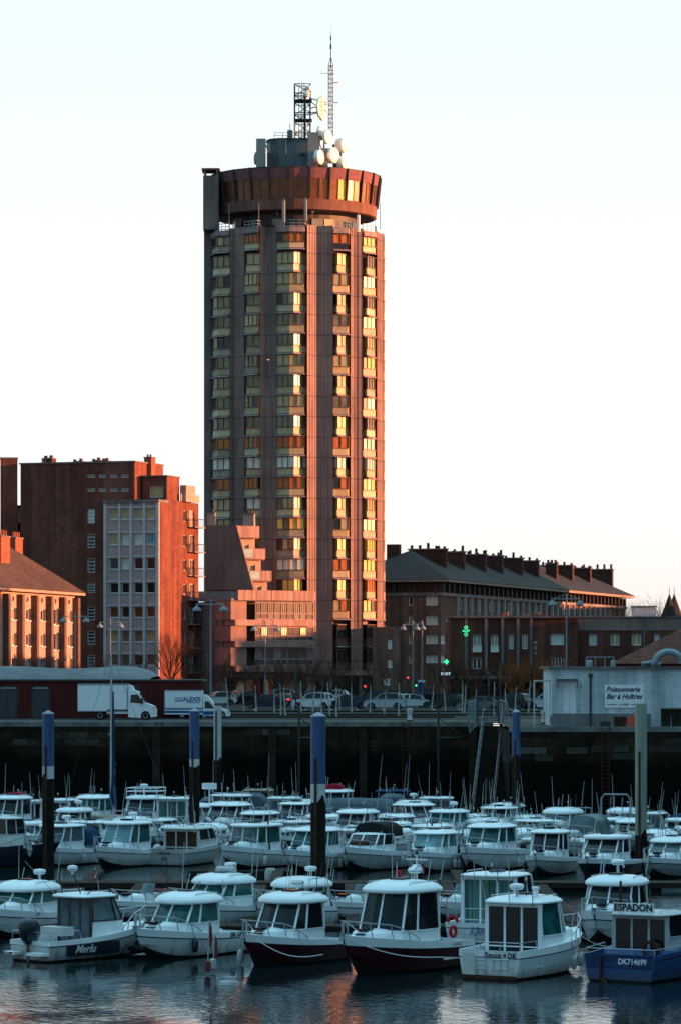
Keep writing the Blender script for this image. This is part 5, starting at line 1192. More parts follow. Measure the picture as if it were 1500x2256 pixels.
car(638, 1557, R(70), 'hatch', BK, 'black hatchback seen from behind with its red tail lights lit', True)
car(690, 1561, R(165), 'suv', WH, 'white compact SUV parked behind the slim birch trunks')
car(764, 1561, R(186), 'sedan', ('navy2', (.01, .02, .045)), 'dark navy saloon just right of the white compact SUV')
car(848, 1562, R(172), 'suv', SV, 'silver crossover with black glass in the middle of the car park')
car(906, 1559, R(20), 'sedan', WH, 'white saloon partly hidden behind the silver crossover')
car(986, 1560, R(158), 'hatch', GR, 'dark green hatchback beside the pharmacy poles')
car(1055, 1566, R(176), 'sedan', TL, 'low grey coupe parked behind the gangway gate')
car(1124, 1562, R(150), 'suv', BK, 'black estate seen from behind, right of the grey coupe', False)
car(1206, 1562, R(160), 'suv', WH, 'white and blue car nose showing beside the white building')
car(1168, 1556, R(190), 'hatch', RD, 'dark red car half hidden behind the white frame')
car(822, 1550, R(182), 'hatch', ('teal', (.01, .07, .08)), 'teal car roof just visible behind the silver crossover')
car(552, 1552, R(30), 'hatch', BK, 'black car behind the navy saloon in the back row')
car(700, 1549, R(15), 'hatch', ('grey2', (.12, .13, .15)), 'grey hatchback in the back row above the white compact SUV')
car(735, 1547, R(170), 'hatch', WH, 'white car roof showing behind the second navy saloon')
car(872, 1548, R(8), 'sedan', BK, 'black saloon in the back row right of the silver crossover')
car(1020, 1549, R(5), 'suv', SV, 'silver car in the back row behind the dark green hatchback')
car(1088, 1548, R(185), 'hatch', BK, 'black hatchback in the back row below the orange willows')
car(612, 1548, R(190), 'suv', SV, 'silver car in the back row above the navy saloon end')
car(945, 1549, R(10), 'suv', NV, 'dark car in the shadow behind the traffic poles')
# box truck
def truck():
    Y = 4.5 * FP / (1586 - HY); x0 = XA(172, Y); k = Y / FP; f = lambda px: (px - 172) * k; z = lambda py: (1586 - py) * k
    t_ = thing('box_truck', 'white box truck with a plain white body parked on the quay facing right', 'truck', (x0, Y, .004))
    q = MB(); q.box(0, f(282), 0, 2.1, z(1568), z(1507), 'white'); q.build('cargo_box', t_)
    q = MB(); 
    for (a, b, c, d) in ((0, f(282), z(1568) - .01, z(1568) + .08), (0, f(282), z(1507) - .08, z(1507) + .02)): q.box(a - .02, b + .02, -.03, 2.13, c, d, 'galv')
    for a in (f(247), f(280)): q.box(a, a + .05, -.03, -.003, z(1562), z(1512), 'galv')
    q.build('box_trim', t_)
    q = MB(); q.box(f(248) , f(280), -.02, -.004, z(1563), z(1511), 'white'); q.build('side_door', t_)
    cabp = [(f(283), z(1580)), (f(283), z(1524)), (f(296), z(1521)), (f(305), z(1524)), (f(322), z(1549)), (f(340), z(1556)), (f(344), z(1564)), (f(344), z(1579)), (f(334), z(1580))] + [(f(322) + .42 * math.cos(a), z(1582) + .45 * math.sin(a)) for a in [math.pi * i / 6 for i in range(7)]]
    q = MB(); q.prof(cabp, .05, 2.05, 'white'); q.build('cab', t_)
    q = MB(); q.prof([(f(283), z(1524) - .1), (f(284), z(1509)), (f(292), z(1512)), (f(298), z(1524) - .12)], .15, 1.95, 'white'); q.build('wind_deflector', t_)
    q = MB(); q.face([(f(288), .04, z(1548)), (f(289), .04, z(1531)), (f(304), .04, z(1530)), (f(312), .04, z(1541)), (f(314), .04, z(1550))], 'glass_k'); q.face([(f(306) + .05, .2, z(1527)), (f(306) + .05, 1.9, z(1527)), (f(322) + .04, 1.95, z(1547)), (f(322) + .04, .15, z(1547))], 'glass_k'); q.build('windows', t_)
    q = MB(); q.box(f(336), f(343) + .02, -.0, .3, z(1563), z(1555), 'wframe'); q.build('headlight', t_); q = MB(); q.box(f(312), f(316), -.22, -.02, z(1551), z(1538), 'black'); q.build('mirror', t_)
    q = MB(); q.box(.2, f(330), .5, 1.6, .45, .75, 'dark'); q.box(f(236), f(282), -.0, .1, .5, .85, 'wframe'); q.build('chassis', t_)
    t2 = MB()
    for px in (221, 321):
        for y in (.12, 1.98):
            r = .37; q = MB(); q.lathe((f(px), y, r), [(r * .6, -.12), (r, -.1), (r, .1), (r * .6, .12)], 'tyre', 18, (0, 1, 0)); w_ = q.build('wheel', t_, True)
            q = MB(); q.lathe((f(px), y, r), [(.02, -.1), (r * .58, -.125), (r * .6, .0), (r * .58, .125), (.02, .1)], 'rim', 14, (0, 1, 0)); q.build('rim', w_)
def van():
    Y = 4.5 * FP / (1583 - HY); x0 = XA(363, Y); k = Y / FP; f = lambda px: (px - 363) * k; z = lambda py: (1583 - py) * k
    t_ = thing('delivery_van', 'small white delivery van lettered ALEXIS with blue stripes along its box', 'van', (x0, Y, .004))
    q = MB(); q.box(0, f(447), 0, 1.95, z(1574), z(1522), 'white'); q.build('cargo_box', t_)
    q = MB(); q.box(-.02, f(447) + .01, -.02, 1.97, z(1522), z(1522) + .06, 'galv'); q.box(-.02, .05, -.02, 1.97, z(1574), z(1522) - .003, 'galv'); q.box(.06, f(447), -.012, -.003, z(1571), z(1566), 'inkblue'); q.box(.06, f(447), -.012, -.003, z(1563.5), z(1561.5), 'inkblue'); q.box(.06, f(447), -.03, -.003, z(1560.5), z(1559), 'galv'); q.build('box_trim', t_)
    cabp = [(f(448), z(1576)), (f(448), z(1530)), (f(455), z(1531)), (f(467), z(1543)), (f(474), z(1556)), (f(497), z(1563)), (f(506), z(1570)), (f(507), z(1577)), (f(503), z(1578))] + [(f(487) + .38 * math.cos(a), z(1578) + .36 * math.sin(a)) for a in [math.pi * i / 6 for i in range(7)]]
    q = MB(); q.prof(cabp, .08, 1.87, 'white'); q.build('cab', t_)
    q = MB(); q.face([(f(451.5), .07, z(1561)), (f(452), .07, z(1545)), (f(461), .07, z(1546)), (f(470), .07, z(1557)), (f(471), .07, z(1561))], 'glass_k'); q.face([(f(463) + .1, .2, z(1543)), (f(463) + .1, 1.75, z(1543)), (f(473) + .05, 1.8, z(1555)), (f(473) + .05, .15, z(1555))], 'glass_k'); q.build('windows', t_)
    q = MB(); q.box(f(449), f(478), .06, .075, z(1575), z(1567), 'inkblue'); q.build('stripe', t_)
    q = MB(); q.box(f(498), f(506), .05, .3, z(1571), z(1566), 'wframe'); q.build('headlight', t_)
    q = MB(); q.box(f(474), f(477), -.14, .06, z(1562), z(1552), 'black'); q.build('mirror', t_)
    for px in (402, 489):
        for y in (.12, 1.83):
            r = .32; q = MB(); q.lathe((f(px), y, r), [(r * .6, -.1), (r, -.09), (r, .09), (r * .6, .1)], 'tyre', 18, (0, 1, 0)); w_ = q.build('wheel', t_, True)
            q = MB(); q.lathe((f(px), y, r), [(.02, -.09), (r * .58, -.11), (r * .6, .0), (r * .58, .11), (.02, .09)], 'rim', 12, (0, 1, 0)); q.build('rim', w_)
    q = MB(); q.box(.1, f(480), .4, 1.5, .25, .5, 'dark'); q.build('chassis', t_)
    lettering('ALEXIS', .52, t_, TM((f(423), -.012, z(1541)), (1, 0, 0)), 'inkblue', bold=.03, sx=.95)
    lettering('Poissons', .19, t_, TM((f(394), -.012, z(1538)), (1, 0, 0)), 'inkblue', shear=.3, bold=.02)
    q = MB(); q.box(f(386), f(402), -.011, -.004, z(1545.5), z(1543), 'inkblue'); q.box(f(413), f(440), -.011, -.004, z(1549), z(1547.5), 'inkblue'); q.build('lettering_rule', t_)
truck(); van()

# ------------------------------------------------------------------ street lamps, posts, signals
def lamp(px, hy, heads, base_Y, label, hs=.42, group='twin head street lamps'):
    Y = base_Y; x = XA(px, Y); zt = ZA(hy, Y)
    t_ = thing('street_lamp', label, 'street lamp', (x, Y, 0), 0, group)
    q = MB(); q.tube([(0, 0, 0), (0, 0, 1.2), (0, 0, zt + 1.0)], .11, 'galv', 8, .055); q.lathe((0, 0, 0), [(.17, 0), (.17, .9), (.12, 1.0)], 'galv', 8); q.build('pole', t_)
    q = MB()
    for hx in heads:
        X = (hx - px) * Y / FP; q.tube([(0, 0, zt + .55), (X, 0, zt + .55)], .045, 'galv', 5); q.tube([(0, 0, zt + 1.0), (X * .5, 0, zt + .75), (X, 0, zt + .55)], .02, 'galv', 4)
    q.build('arm', t_)
    for hx in heads:
        X = (hx - px) * Y / FP; q = MB()
        q.lathe((X, 0, zt), [(hs, -.02), (hs * .97, .04), (hs * .75, .22), (hs * .3, .38), (hs * .2, .42), (hs * .18, .62), (.02, .64)], 'panelgrey', 16, mfn=None); sh = q.build('lamp_shade', t_, True)
        q = MB(); q.lathe((X, 0, zt), [(hs * .9, -.03), (hs * .5, -.08), (.02, -.1)], 'glass_b', 14); q.build('lens', sh)
lamp(166, 1370, (140, 190), 400, 'twin head street lamp in front of the row of pilastered houses')
lamp(244, 1382, (221, 267), 430, 'twin head street lamp before the mauve panelled front bay', .40)
lamp(465, 1345, (434, 493), 330, 'tall twin head street lamp beside the sunlit balconies', .42)
lamp(585, 1389, (560, 611), 420, 'twin head street lamp before the glazed storeys of the concrete block')
lamp(909, 1387, (888, 918), 420, 'left street lamp of the close pair right of the tower', .38)
lamp(929, 1386, (917.5, 930 + 1), 424, 'right street lamp of the close pair right of the tower', .36)
lamp(1247, 1333, (1216, 1276), 330, 'tall twin head street lamp standing behind the white building', .40)
lamp(1315, 1387, (1305, 1327), 450, 'twin head street lamp in front of the hotel annex', .38)
lamp(1453, 1390, (1452.5, 1465), 452, 'street lamp at the right edge above the red tiled roof', .36)
q = MB(); x = XA(675, 400); zt = ZA(1424, 400); q.tube([(0, 0, 0), (0, 0, zt - .3), (.1, 0, zt - .05)], .08, 'dark', 6, .05); t_ = thing('road_lamp', 'dark single arm road lamp in front of the tower', 'street lamp', (x, 400, 0)); q.build('pole', t_)
q = MB(); q.tube([(.1, 0, zt - .05), (.9, 0, zt + .15)], .04, 'dark', 5); q.prof([(.8, zt + .1), (1.5, zt + .25), (1.5, zt + .33), (.9, zt + .25)], -.12, .12, 'dark'); q.build('lamp_head', t_)
for px, gy, ty, lab in ((458, 1568, 1440, 'dark light column with an amber top beside the tall street lamp'), (652, 1568, 1462, 'dark light column with an amber top in front of the tower shops'), (711, 1560, 1478, 'dark light column with an amber top behind the white compact SUV'), (962, 1566, 1470, 'dark light column beside the pharmacy'), (1101, 1575, 1462, 'dark light column before the orange willow'), (1076, 1560, 1480, 'thin light column left of the orange willow')):
    Y = 4.5 * FP / (gy - HY); x = XA(px, Y); zt = ZA(ty, Y); t_ = thing('light_column', lab, 'light column', (x, Y, 0), 0, 'light columns')
    q = MB(); q.lathe((0, 0, 0), [(.09, 0), (.08, zt - 1.5)], 'dark', 8); q.build('post', t_); q = MB(); q.lathe((.0, 0, zt - 1.5), [(.1, .003), (.1, 1.45), (.02, 1.5)], 'pilaster', 8); q.build('lamp_head', t_)
def signal(px, py, on, lab):
    Y = 425; x = XA(px, Y); z = ZA(py, Y); t_ = thing('traffic_light', lab, 'traffic light', (x, Y, 0))
    q = MB(); q.tube([(0, .1, 0), (0, .1, z + .3)], .05, 'dark'); q.build('pole', t_); q = MB(); q.box(-.16, .16, -.1, .08, z - .75, z + .25, 'black'); q.build('housing', t_)
    for i, m_ in enumerate(('lit_red' if on == 'r' else 'dark', 'dark', 'lit_green' if on == 'g' else 'dark')):
        q = MB(); q.lathe((0, -.1, z + .1 - i * .32), [(.13, 0), (.11, .04), (.02, .05)], m_, 10, (0, -1, 0)); q.build('signal_lens', t_)
signal(804, 1514, 'r', 'traffic light glowing red at the foot of the tower'); signal(898, 1495, 'r', 'traffic light glowing red left of the street lamp pair'); signal(916, 1500, 'g', 'traffic light glowing green between the street lamp pair')
for (px, py, sh, lab, mm) in ((852, 1503, 's', 'square no parking sign at the right foot of the tower', 'wframe'), (926, 1514, 'p', 'narrow blue and white parking panel beside the lamp pair', 'fblue'), (929, 1501, 'w', 'small white street plate beside the lamp pair', 'wframe')):
    Y = 405; x = XA(px, Y); z = ZA(py, Y); t_ = thing('street_sign', lab, 'sign', (x, Y + (0 if sh != 'w' else 2), 0)); q = MB(); q.tube([(0, .05, 0), (0, .05, z + .35)], .03, 'galv'); q.build('pole', t_)
    w_, h_ = {'s': (.3, .38), 'p': (.18, .6), 'w': (.4, .14)}[sh]; q = MB(); q.box(-w_, w_, -.03, .0, z - h_, z + h_, mm); pl_ = q.build('plate', t_)
    if sh == 's':
        q = MB(); q.tube([(.19 * math.cos(a), -.04, z + .08 + .19 * math.sin(a)) for a in [2 * math.pi * i / 14 for i in range(15)]], .03, 'fred', 4); q.bar((-.13, -.04, z + .2), (.13, -.04, z - .05), .03, .03, 'fred'); q.build('symbol', pl_)
# red and white market banners as slim posts near the shops
for i, px in enumerate((560, 572, 592, 601, 625, 1165, 1172, 1058, 1063)):
    Y = 432; x = XA(px, Y); q = MB(); h = 2.6 + .3 * (i % 3); lean = .25 * ((i % 3) - 1)
    q.prism([(-.05, -.03), (.05, -.03), (.05, .03), (-.05, .03)], 0, h, 'fred', [(lean - .12, -.03), (lean + .12, -.03), (lean + .12, .03), (lean - .12, .03)])
    tag(q.build('folded_parasol', loc=(x, Y, 0)), 'folded red parasol ' + ['at the far left of the terrace row before the block', 'second from the left before the concrete block', 'before the middle of the concrete block', 'just right of the middle before the block', 'nearest the tower before the concrete block', 'left one of two beside the orange willow', 'right one of two beside the orange willow', 'left one of two outside the brick hotel', 'right one of two outside the brick hotel'][i], 'parasol')

# ------------------------------------------------------------------ trees
def twigs(mb, p, d, L, r, depth, m, spread=.55, kids=3, up=.25, R_=rnd, jit=.18):
    p = Vector(p); d = Vector(d).normalized(); pts = [p]; n = 3
    for i in range(n):
        d = (d + Vector((R_.uniform(-jit, jit), R_.uniform(-jit, jit), R_.uniform(-jit * .5, jit) + up * .15))).normalized(); p = p + d * L / n; pts.append(p)
    mb.tube(pts, r, m, 3 if depth < 3 else 5, r * .55, cap=False)
    if depth <= 0: return
    for k in range(kids):
        q = pts[1 + (k % 3)].lerp(pts[-1], R_.random() * .6); a = R_.uniform(0, 6.28); e = Vector((math.cos(a), math.sin(a), R_.uniform(0, .5)))
        twigs(mb, q, (d + e * spread * R_.uniform(.7, 1.5)), L * R_.uniform(.5, .8), r * .5, depth - 1, m, spread, kids, up, R_, jit)
def birch(px, gy, ty, lab, lean=0):
    Y = 4.5 * FP / (gy - HY); x = XA(px, Y); H = ZA(ty, Y); t_ = thing('birch_tree', lab, 'tree', (x, Y, .1), 0, 'young birches along the car park')
    q = MB(); pts = [(0, 0, 0)]; xx = 0
    for i in range(1, 7): xx += rnd.uniform(-.05, .05) + lean / 6; pts.append((xx, rnd.uniform(-.05, .05), H * .93 * i / 6))
    q.tube(pts[:5], .085, 'birch', 6, .045); q.build('trunk', t_)
    c = MB(); c.tube(pts[4:], .03, 'twig', 4, .01)
    for i in range(13):
        u = rnd.uniform(.45, .95); k = int(u * 6); p = Vector(pts[k]).lerp(Vector(pts[min(k + 1, 6)]), u * 6 - k); a = rnd.uniform(0, 6.28)
        twigs(c, p, (math.cos(a), math.sin(a), 1.1), H * .2 * rnd.uniform(.6, 1.3), .02, 2, 'twig', .7, 4)
    c.build('crown', t_)
BX = [503, 538, 565, 605, 619, 629, 646, 664, 689, 709, 727, 741, 748, 774, 815, 847, 878, 950, 980, 1018, 1023, 1050, 1088, 1114, 1133, 1163]
for i, px in enumerate(BX):
    near = ['the nose of the delivery van', 'the left end of the navy saloon', 'the middle of the navy saloon', 'the right end of the navy saloon', 'the black hatchback with lit tail lights', 'the black hatchback, right of its twin trunk', 'the gap before the white compact SUV', 'the left end of the white compact SUV', 'the middle of the white compact SUV', 'the right end of the white compact SUV', 'the left navy saloon end beside the SUV',
            'the second navy saloon, left of a close pair', 'the second navy saloon, right of a close pair', 'the right end of the second navy saloon', 'the left end of the silver crossover', 'the middle of the silver crossover', 'the right end of the silver crossover', 'the white saloon by the lamp pair', 'the dark green hatchback', 'the grey coupe, left of a close pair', 'the grey coupe, right of a close pair', 'the middle of the grey coupe', 'the gangway gate, right side', 'the black estate car', 'the right end of the black estate', 'the dark red car by the white frame'][i]
    birch(px, 1566 + (i * 37 % 17), 1452 + (i * 53 % 40), 'thin white trunked birch in front of ' + near, rnd.uniform(-.35, .35))
def bare_tree(px, Y, y0, w, H, lab, m='twig', depth=5, kids=3, r=.16, mt='bark', z0=0, name='bare_tree', seed=1, grp=None):
    R_ = random.Random(seed); x = XA(px, Y); t_ = thing(name, lab, 'tree', (x, Y, z0), 0, grp)
    q = MB(); q.tube([(0, 0, 0), (.05, 0, H * .12), (.1, .05, H * .32)], r, mt, 7, r * .75); q.build('trunk', t_)
    c = MB()
    for i in range(7):
        a = i * 2.4 + R_.uniform(-.3, .3); twigs(c, (.1, .05, H * R_.uniform(.22, .33)), (math.cos(a) * w, math.sin(a) * w, 1.0), H * .32, r * .45, depth - 1, m, .5, kids, .2, R_)
    c.build('crown', t_)
bare_tree(376, 400, 0, .5, ZA(1392, 400), 'spreading bare tree in front of the sunlit brick side', seed=3, kids=4)
bare_tree(290, 405, 0, .5, ZA(1430, 405), 'thin bare tree before the foot of the mauve front bay', seed=5, r=.09, depth=4, kids=4)
bare_tree(212, 405, 0, .5, ZA(1436, 405), 'small bare tree left of the mauve front bay', seed=6, r=.08, depth=4, kids=4)
bare_tree(1412, 560, 0, .6, 15.5, 'far bare tree behind the annex roof near the twin turrets', seed=8, r=.34, depth=5, kids=4)
bare_tree(560, 400, 0, .6, ZA(1436, 400), 'bare tree before the lower storeys of the concrete block', seed=9, r=.1, depth=4, kids=4)
bare_tree(18, 402, 0, .6, ZA(1430, 402), 'bare tree at the left edge in front of the row of houses', seed=10, r=.09, depth=4, kids=4)
for i, px in enumerate((1128, 1152, 1176, 1198)):
    bare_tree(px, 386 + i, 0, 1.1, ZA(1440 + abs(i - 1.6) * 6, 386), 'orange twigged willow ' + ['leftmost of the four in the clump before the hotel', 'second from the left in the clump before the hotel', 'third from the left in the clump before the hotel', 'rightmost of the four in the clump before the hotel'][i], m='willow', depth=5, kids=4, r=.17, name='willow_tree', seed=20 + i, grp='willow clump before the hotel')


for i, (px, Y, ty) in enumerate(((455, 398, 1448), (505, 402, 1452), (615, 396, 1446), (668, 402, 1440), (722, 398, 1450), (985, 400, 1452), (1035, 398, 1446), (1085, 402, 1450), (1255, 392, 1450))):
    bare_tree(px, Y, 0, .9, ZA(ty, Y), 'low bare street tree ' + ['right of the delivery van roof', 'before the dark loggia of the concrete block', 'before the middle of the glazed storeys', 'before the right end of the glazed storeys', 'at the foot of the sunlit tower panel', 'below the green pharmacy cross', 'before the left shop windows of the hotel', 'before the middle shop windows of the hotel', 'just left of the white building roof'][i], depth=4, kids=5, r=.12, seed=40 + i, grp='low bare street trees')
# seagull passing in front of the tower
gl = thing('seagull', 'small white gull gliding in front of the tower with wings spread', 'bird', (XA(591, 445), 445, ZA(793, 445)))
q = MB(); q.tube([(-.22, 0, 0), (-.1, 0, .02), (.08, 0, .02), (.2, 0, .05), (.27, 0, .04)], .03, 'dish', 8, .02); q.grid([[(-.06, 0, .03), (.1, 0, .03)], [(-.03, -.3, .1), (.09, -.3, .1)], [(-.08, -.62, .05), (-.04, -.62, .05)]], 'dish'); q.grid([[(-.06, 0, .03), (.1, 0, .03)], [(-.03, .3, .1), (.09, .3, .1)], [(-.08, .62, .05), (-.04, .62, .05)]], 'dish'); q.build('body', gl); gl.rotation_euler = (0, 0, R(60))

# ------------------------------------------------------------------ person walking among the cars (continuous skinned body)
def skinned(name, verts, edges, radii, m, parent, levels=2):
    me = bpy.data.meshes.new(name); me.from_pydata(verts, edges, []); o = bpy.data.objects.new(name, me); COL.objects.link(o)
    sk = o.modifiers.new('s', 'SKIN'); sk.use_smooth_shade = True
    for i, r in enumerate(radii): me.skin_vertices[0].data[i].radius = (r, r)
    me.skin_vertices[0].data[0].use_root = True
    sb = o.modifiers.new('u', 'SUBSURF'); sb.levels = levels; sb.render_levels = levels
    nm = bpy.data.meshes.new_from_object(o.evaluated_get(bpy.context.evaluated_depsgraph_get())); bpy.data.objects.remove(o)
    nm.materials.clear(); nm.materials.append(M[m]); n = bpy.data.objects.new(name, nm); COL.objects.link(n); n.parent = parent; return n
def person(px, gy, yaw, lab, H=1.74):
    Y = 4.5 * FP / (gy - HY); t_ = thing('person', lab, 'person', (XA(px, Y), Y, 0), yaw)
    V = [(0, 0, .95), (0, .01, 1.2), (0, 0, 1.42), (0, 0, 1.5), (0, -.01, 1.62), (.17, 0, 1.4), (.24, .04, 1.15), (.22, -.08, .93), (.21, -.1, .85), (-.17, 0, 1.4), (-.23, -.05, 1.15), (-.24, -.18, .96), (-.24, -.21, .9),
         (.09, 0, .9), (.1, -.1, .5), (.1, .02, .1), (.1, -.12, .05), (-.09, 0, .9), (-.1, .08, .5), (-.1, .25, .12), (-.1, .15, .04)]
    E = [(0, 1), (1, 2), (2, 3), (3, 4), (2, 5), (5, 6), (6, 7), (7, 8), (2, 9), (9, 10), (10, 11), (11, 12), (0, 13), (13, 14), (14, 15), (15, 16), (0, 17), (17, 18), (18, 19), (19, 20)]
    Rr = [.15, .14, .15, .06, .1, .07, .05, .035, .035, .07, .05, .035, .035, .09, .065, .045, .04, .09, .065, .045, .04]
    skinned('body', V, E, Rr, 'cloth', t_)
    q = MB(); q.lathe((0, -.01, 1.6), [(.03, -.1), (.075, -.06), (.09, .02), (.08, .09), (.03, .13)], 'skin', 10); q.build('head', t_, True)
    q = MB(); q.lathe((0, .02, 1.62), [(.098, .0), (.094, .06), (.04, .13)], 'black', 10); q.build('hair', t_, True)
person(800, 1561, R(90), 'person in dark clothes walking between the navy saloon and the silver car')

# ------------------------------------------------------------------ piles, gauge posts, gangway, ladder
def pile(px, w, ty, yb, yw, by, lab, mtop='pblue', cone=True, mat2='pwhite'):
    Y = FP * 12 / (by - HY); k = Y / FP; r = w * k / 2; x = XA(px, Y); z = lambda py: ZA(py, Y)
    t_ = thing('mooring_pile', lab, 'mooring pile', (x, Y, WZ - 1)); B = WZ - 1
    q = MB(); q.lathe((0, 0, -B), [(r, z(yw) + 0), (r, z(yb))], mat2, 20); q.lathe((0, 0, -B), [(r, z(yb) + .003), (r, z(ty) - 0)], mtop, 20)
    if cone: q.lathe((0, 0, -B), [(r * 1.06, z(ty) + .002), (r * 1.06, z(ty) + .06), (.02, z(ty) + .25)], 'galv', 20)
    q.build('tube', t_, True)
    q = MB(); rows = []
    for i in range(2):
        rows.append([(r * 1.03 * math.cos(a), r * 1.03 * math.sin(a), (0 if i == 0 else z(yw) - B + (.25 * math.sin(a * 2 + px) + .12 * math.sin(5 * a)) * (1 if i else 0))) for a in [2 * math.pi * j / 24 for j in range(24)]])
    q.grid(rows, 'weed', True, True, True); q.build('weed_band', t_, True)
    q = MB(); q.bar((-r * .35, -r * 1.0, .2), (-r * .35, -r * 1.0, z(yb) - B + 1.2), .12, .12, 'rust'); q.build('guide_rail', t_)
pile(107, 26, 1574, 1688, 1716, 1912, 'blue topped mooring pile in front of the white box truck, leftmost')
pile(429, 22, 1568, 1672, 1690, 1850, 'blue topped mooring pile in front of the delivery van')
pile(480, 17, 1555, 1600, 1675, 1806, 'slim white mooring pile just right of the delivery van', 'pwhite', False)
pile(701, 33, 1580, 1727, 1768, 2034, 'thick blue topped mooring pile nearest the viewer in the middle')
pile(1136, 18, 1570, 1667, 1668, 1838, 'blue mooring pile right of the gangway', 'pblue', True, 'pblue')
pile(1411, 26, 1550, 1700, 1840, 1912, 'beige mooring pile without blue in front of the fishmonger board', 'pbeige', False, 'pbeige')
for px, Y, lab in ((659, 284.5, 'thin steel gauge post with a brace on the quay wall beside the thick pile'), (965, 284.5, 'thin steel gauge post with a triangular brace on the wall left of the gangway')):
    x = XA(px, Y); t_ = thing('gauge_post', lab, 'post', (x, Y, WZ)); z0 = ZA(1562, Y) - WZ
    q = MB(); q.tube([(0, 0, 0), (0, 0, z0)], .09, 'steel', 8); q.build('post', t_)
    q = MB(); q.tube([(.05, 0, z0 - .7), (1.9, 1.2, z0 - 2.2)], .05, 'steel', 5); q.tube([(.05, 0, z0 - 2.25), (1.9, 1.2, z0 - 2.25)], .05, 'steel', 5); q.build('brace', t_)
q = MB()
x = XA(351, 285.8)
for s in (-.25, .25): q.tube([(x + s, 285.8, .1), (x + s, 285.8, -6.5)], .035, 'rust')
for i in range(22): q.tube([(x - .25, 285.8, -.1 - i * .3), (x + .25, 285.8, -.1 - i * .3)], .02, 'rust', 4)
tag(q.build('quay_ladder'), 'rusty iron ladder fixed on the quay wall below the box truck', 'ladder')
# gangway from the quay down to the pontoon
gw = thing('gangway', 'long steel gangway with handrails sloping down from the quay to the pontoon', 'gangway', (0, 0, 0))
a = Vector((XA(1087, 283), 284.5, .05)); b = Vector((XA(1060, 266), 264, -6.3)); w_ = .75
q = MB(); 
ux = Vector((1, 0, 0))
for i in range(46):
    p = a.lerp(b, i / 46); q.box(p.x - w_ * 1.0, p.x + w_ * 1.0, p.y - .32, p.y - .05, p.z - .06, p.z, 'woodd')
q.build('deck_board', gw, kind='stuff')
for s in (-1, 1):
    q = MB(); pa = a + ux * s * w_; pb = b + ux * s * w_
    q.bar(pa, pb, .14, .3, 'steel'); q.bar(pa + Vector((0, 0, 1.1)), pb + Vector((0, 0, 1.1)), .07, .08, 'steel'); q.bar(pa + Vector((0, 0, .6)), pb + Vector((0, 0, .6)), .06, .06, 'steel')
    for i in range(13): p = pa.lerp(pb, i / 12); q.bar(p, p + Vector((0, 0, 1.1)), .06, .06, 'steel')
    q.build('handrail', gw)
q = MB(); q.bar((a.x + .9, 284, -.2), (a.x + 4.2, 284, -3.6), .12, .18, 'steel'); q.build('brace', gw)
gt = thing('gangway_gate', 'steel gate with fanned side bars guarding the top of the gangway', 'gate', (XA(1075, 285), 286.2, .05))
q = MB()
for s in (-1, 1): q.box(s * .85 - .07, s * .85 + .07, -.07, .07, 0, 1.9, 'steel')
q.box(-.92, .92, -.06, .06, 1.9, 2.0, 'steel')
q.build('frame', gt)
q = MB()
for i in range(9): q.bar((-.7 + i * .175, 0, .1), (-.7 + i * .175, 0, 1.85), .03, .03, 'steel')
q.bar((-.78, 0, .1), (.78, 0, .1), .05, .05, 'steel'); q.bar((-.78, 0, 1.1), (.78, 0, 1.1), .05, .05, 'steel'); q.build('gate_leaf', gt)
for s in (-1, 1):
    q = MB(); pts = [(s * .95, -.3, 1.75), (s * 1.5, -.9, 1.55), (s * 1.62, -.9, .2), (s * 1.45, -.9, -.8), (s * .95, -.5, -.3)]
    q.tube(pts, .045, 'galv', 5); q.tube([(s * .95, -.3, 1.75), (s * .95, -.5, -.3)], .045, 'galv', 5)
    for i in range(6): u = (i + .5) / 6; q.tube([(s * (.97 + .5 * u), -.3 - .6 * u, 1.74 - .2 * u), (s * (.97 + .52 * u), -.5 - .4 * u, -.3 - .45 * u)], .022, 'galv', 4)
    for h in (.4, 1.0): q.tube([(s * .95, -.35, h), (s * 1.6, -.9, h)], .022, 'galv', 4)
    q.build('fan_guard', gt)
# pontoons
def pontoon(name, x0, x1, y0, y1, lab, bumpy=True):
    t_ = thing(name, lab, 'pontoon', ((x0 + x1) / 2, (y0 + y1) / 2, WZ)); L = x1 - x0; w = y1 - y0; q = MB()
    if L >= w:
        n = int(L / .8)
        for i in range(n): q.box(-L / 2 + i * L / n, -L / 2 + (i + 1) * L / n - .03, -w / 2, w / 2, .42, .47 + rnd.uniform(0, .015), 'wood')
    else:
        n = int(w / .8)
        for i in range(n): q.box(-L / 2, L / 2, -w / 2 + i * w / n, -w / 2 + (i + 1) * w / n - .03, .42, .47 + rnd.uniform(0, .015), 'wood')
    q.build('deck', t_, kind='stuff')
    q = MB(); q.box(-L / 2 - .02, L / 2 + .02, -w / 2 - .02, w / 2 + .02, .2, .415, 'woodd'); q.build('frame', t_)
    q = MB(); n = max(2, int(max(L, w) / 4))
    for i in range(n):
        c = -max(L, w) / 2 + (i + .5) * max(L, w) / n
        if L >= w: q.box(c - 1, c + 1, -w / 2 + .1, w / 2 - .1, -.4, .195, 'weed')
        else: q.box(-L / 2 + .1, L / 2 - .1, c - 1, c + 1, -.4, .195, 'weed')
    q.build('float', t_, kind='stuff')
pontoon('main_pontoon', -34, 34, 192.5, 194.6, 'long brown wooden pontoon across the basin behind the front row of boats')
pontoon('main_pontoon', -45, 45, 252, 254, 'far wooden pontoon behind the second row at the foot of the gangway')
pontoon('main_pontoon', -30, 32, 160.5, 162.3, 'nearest wooden pontoon hidden between the front boats')
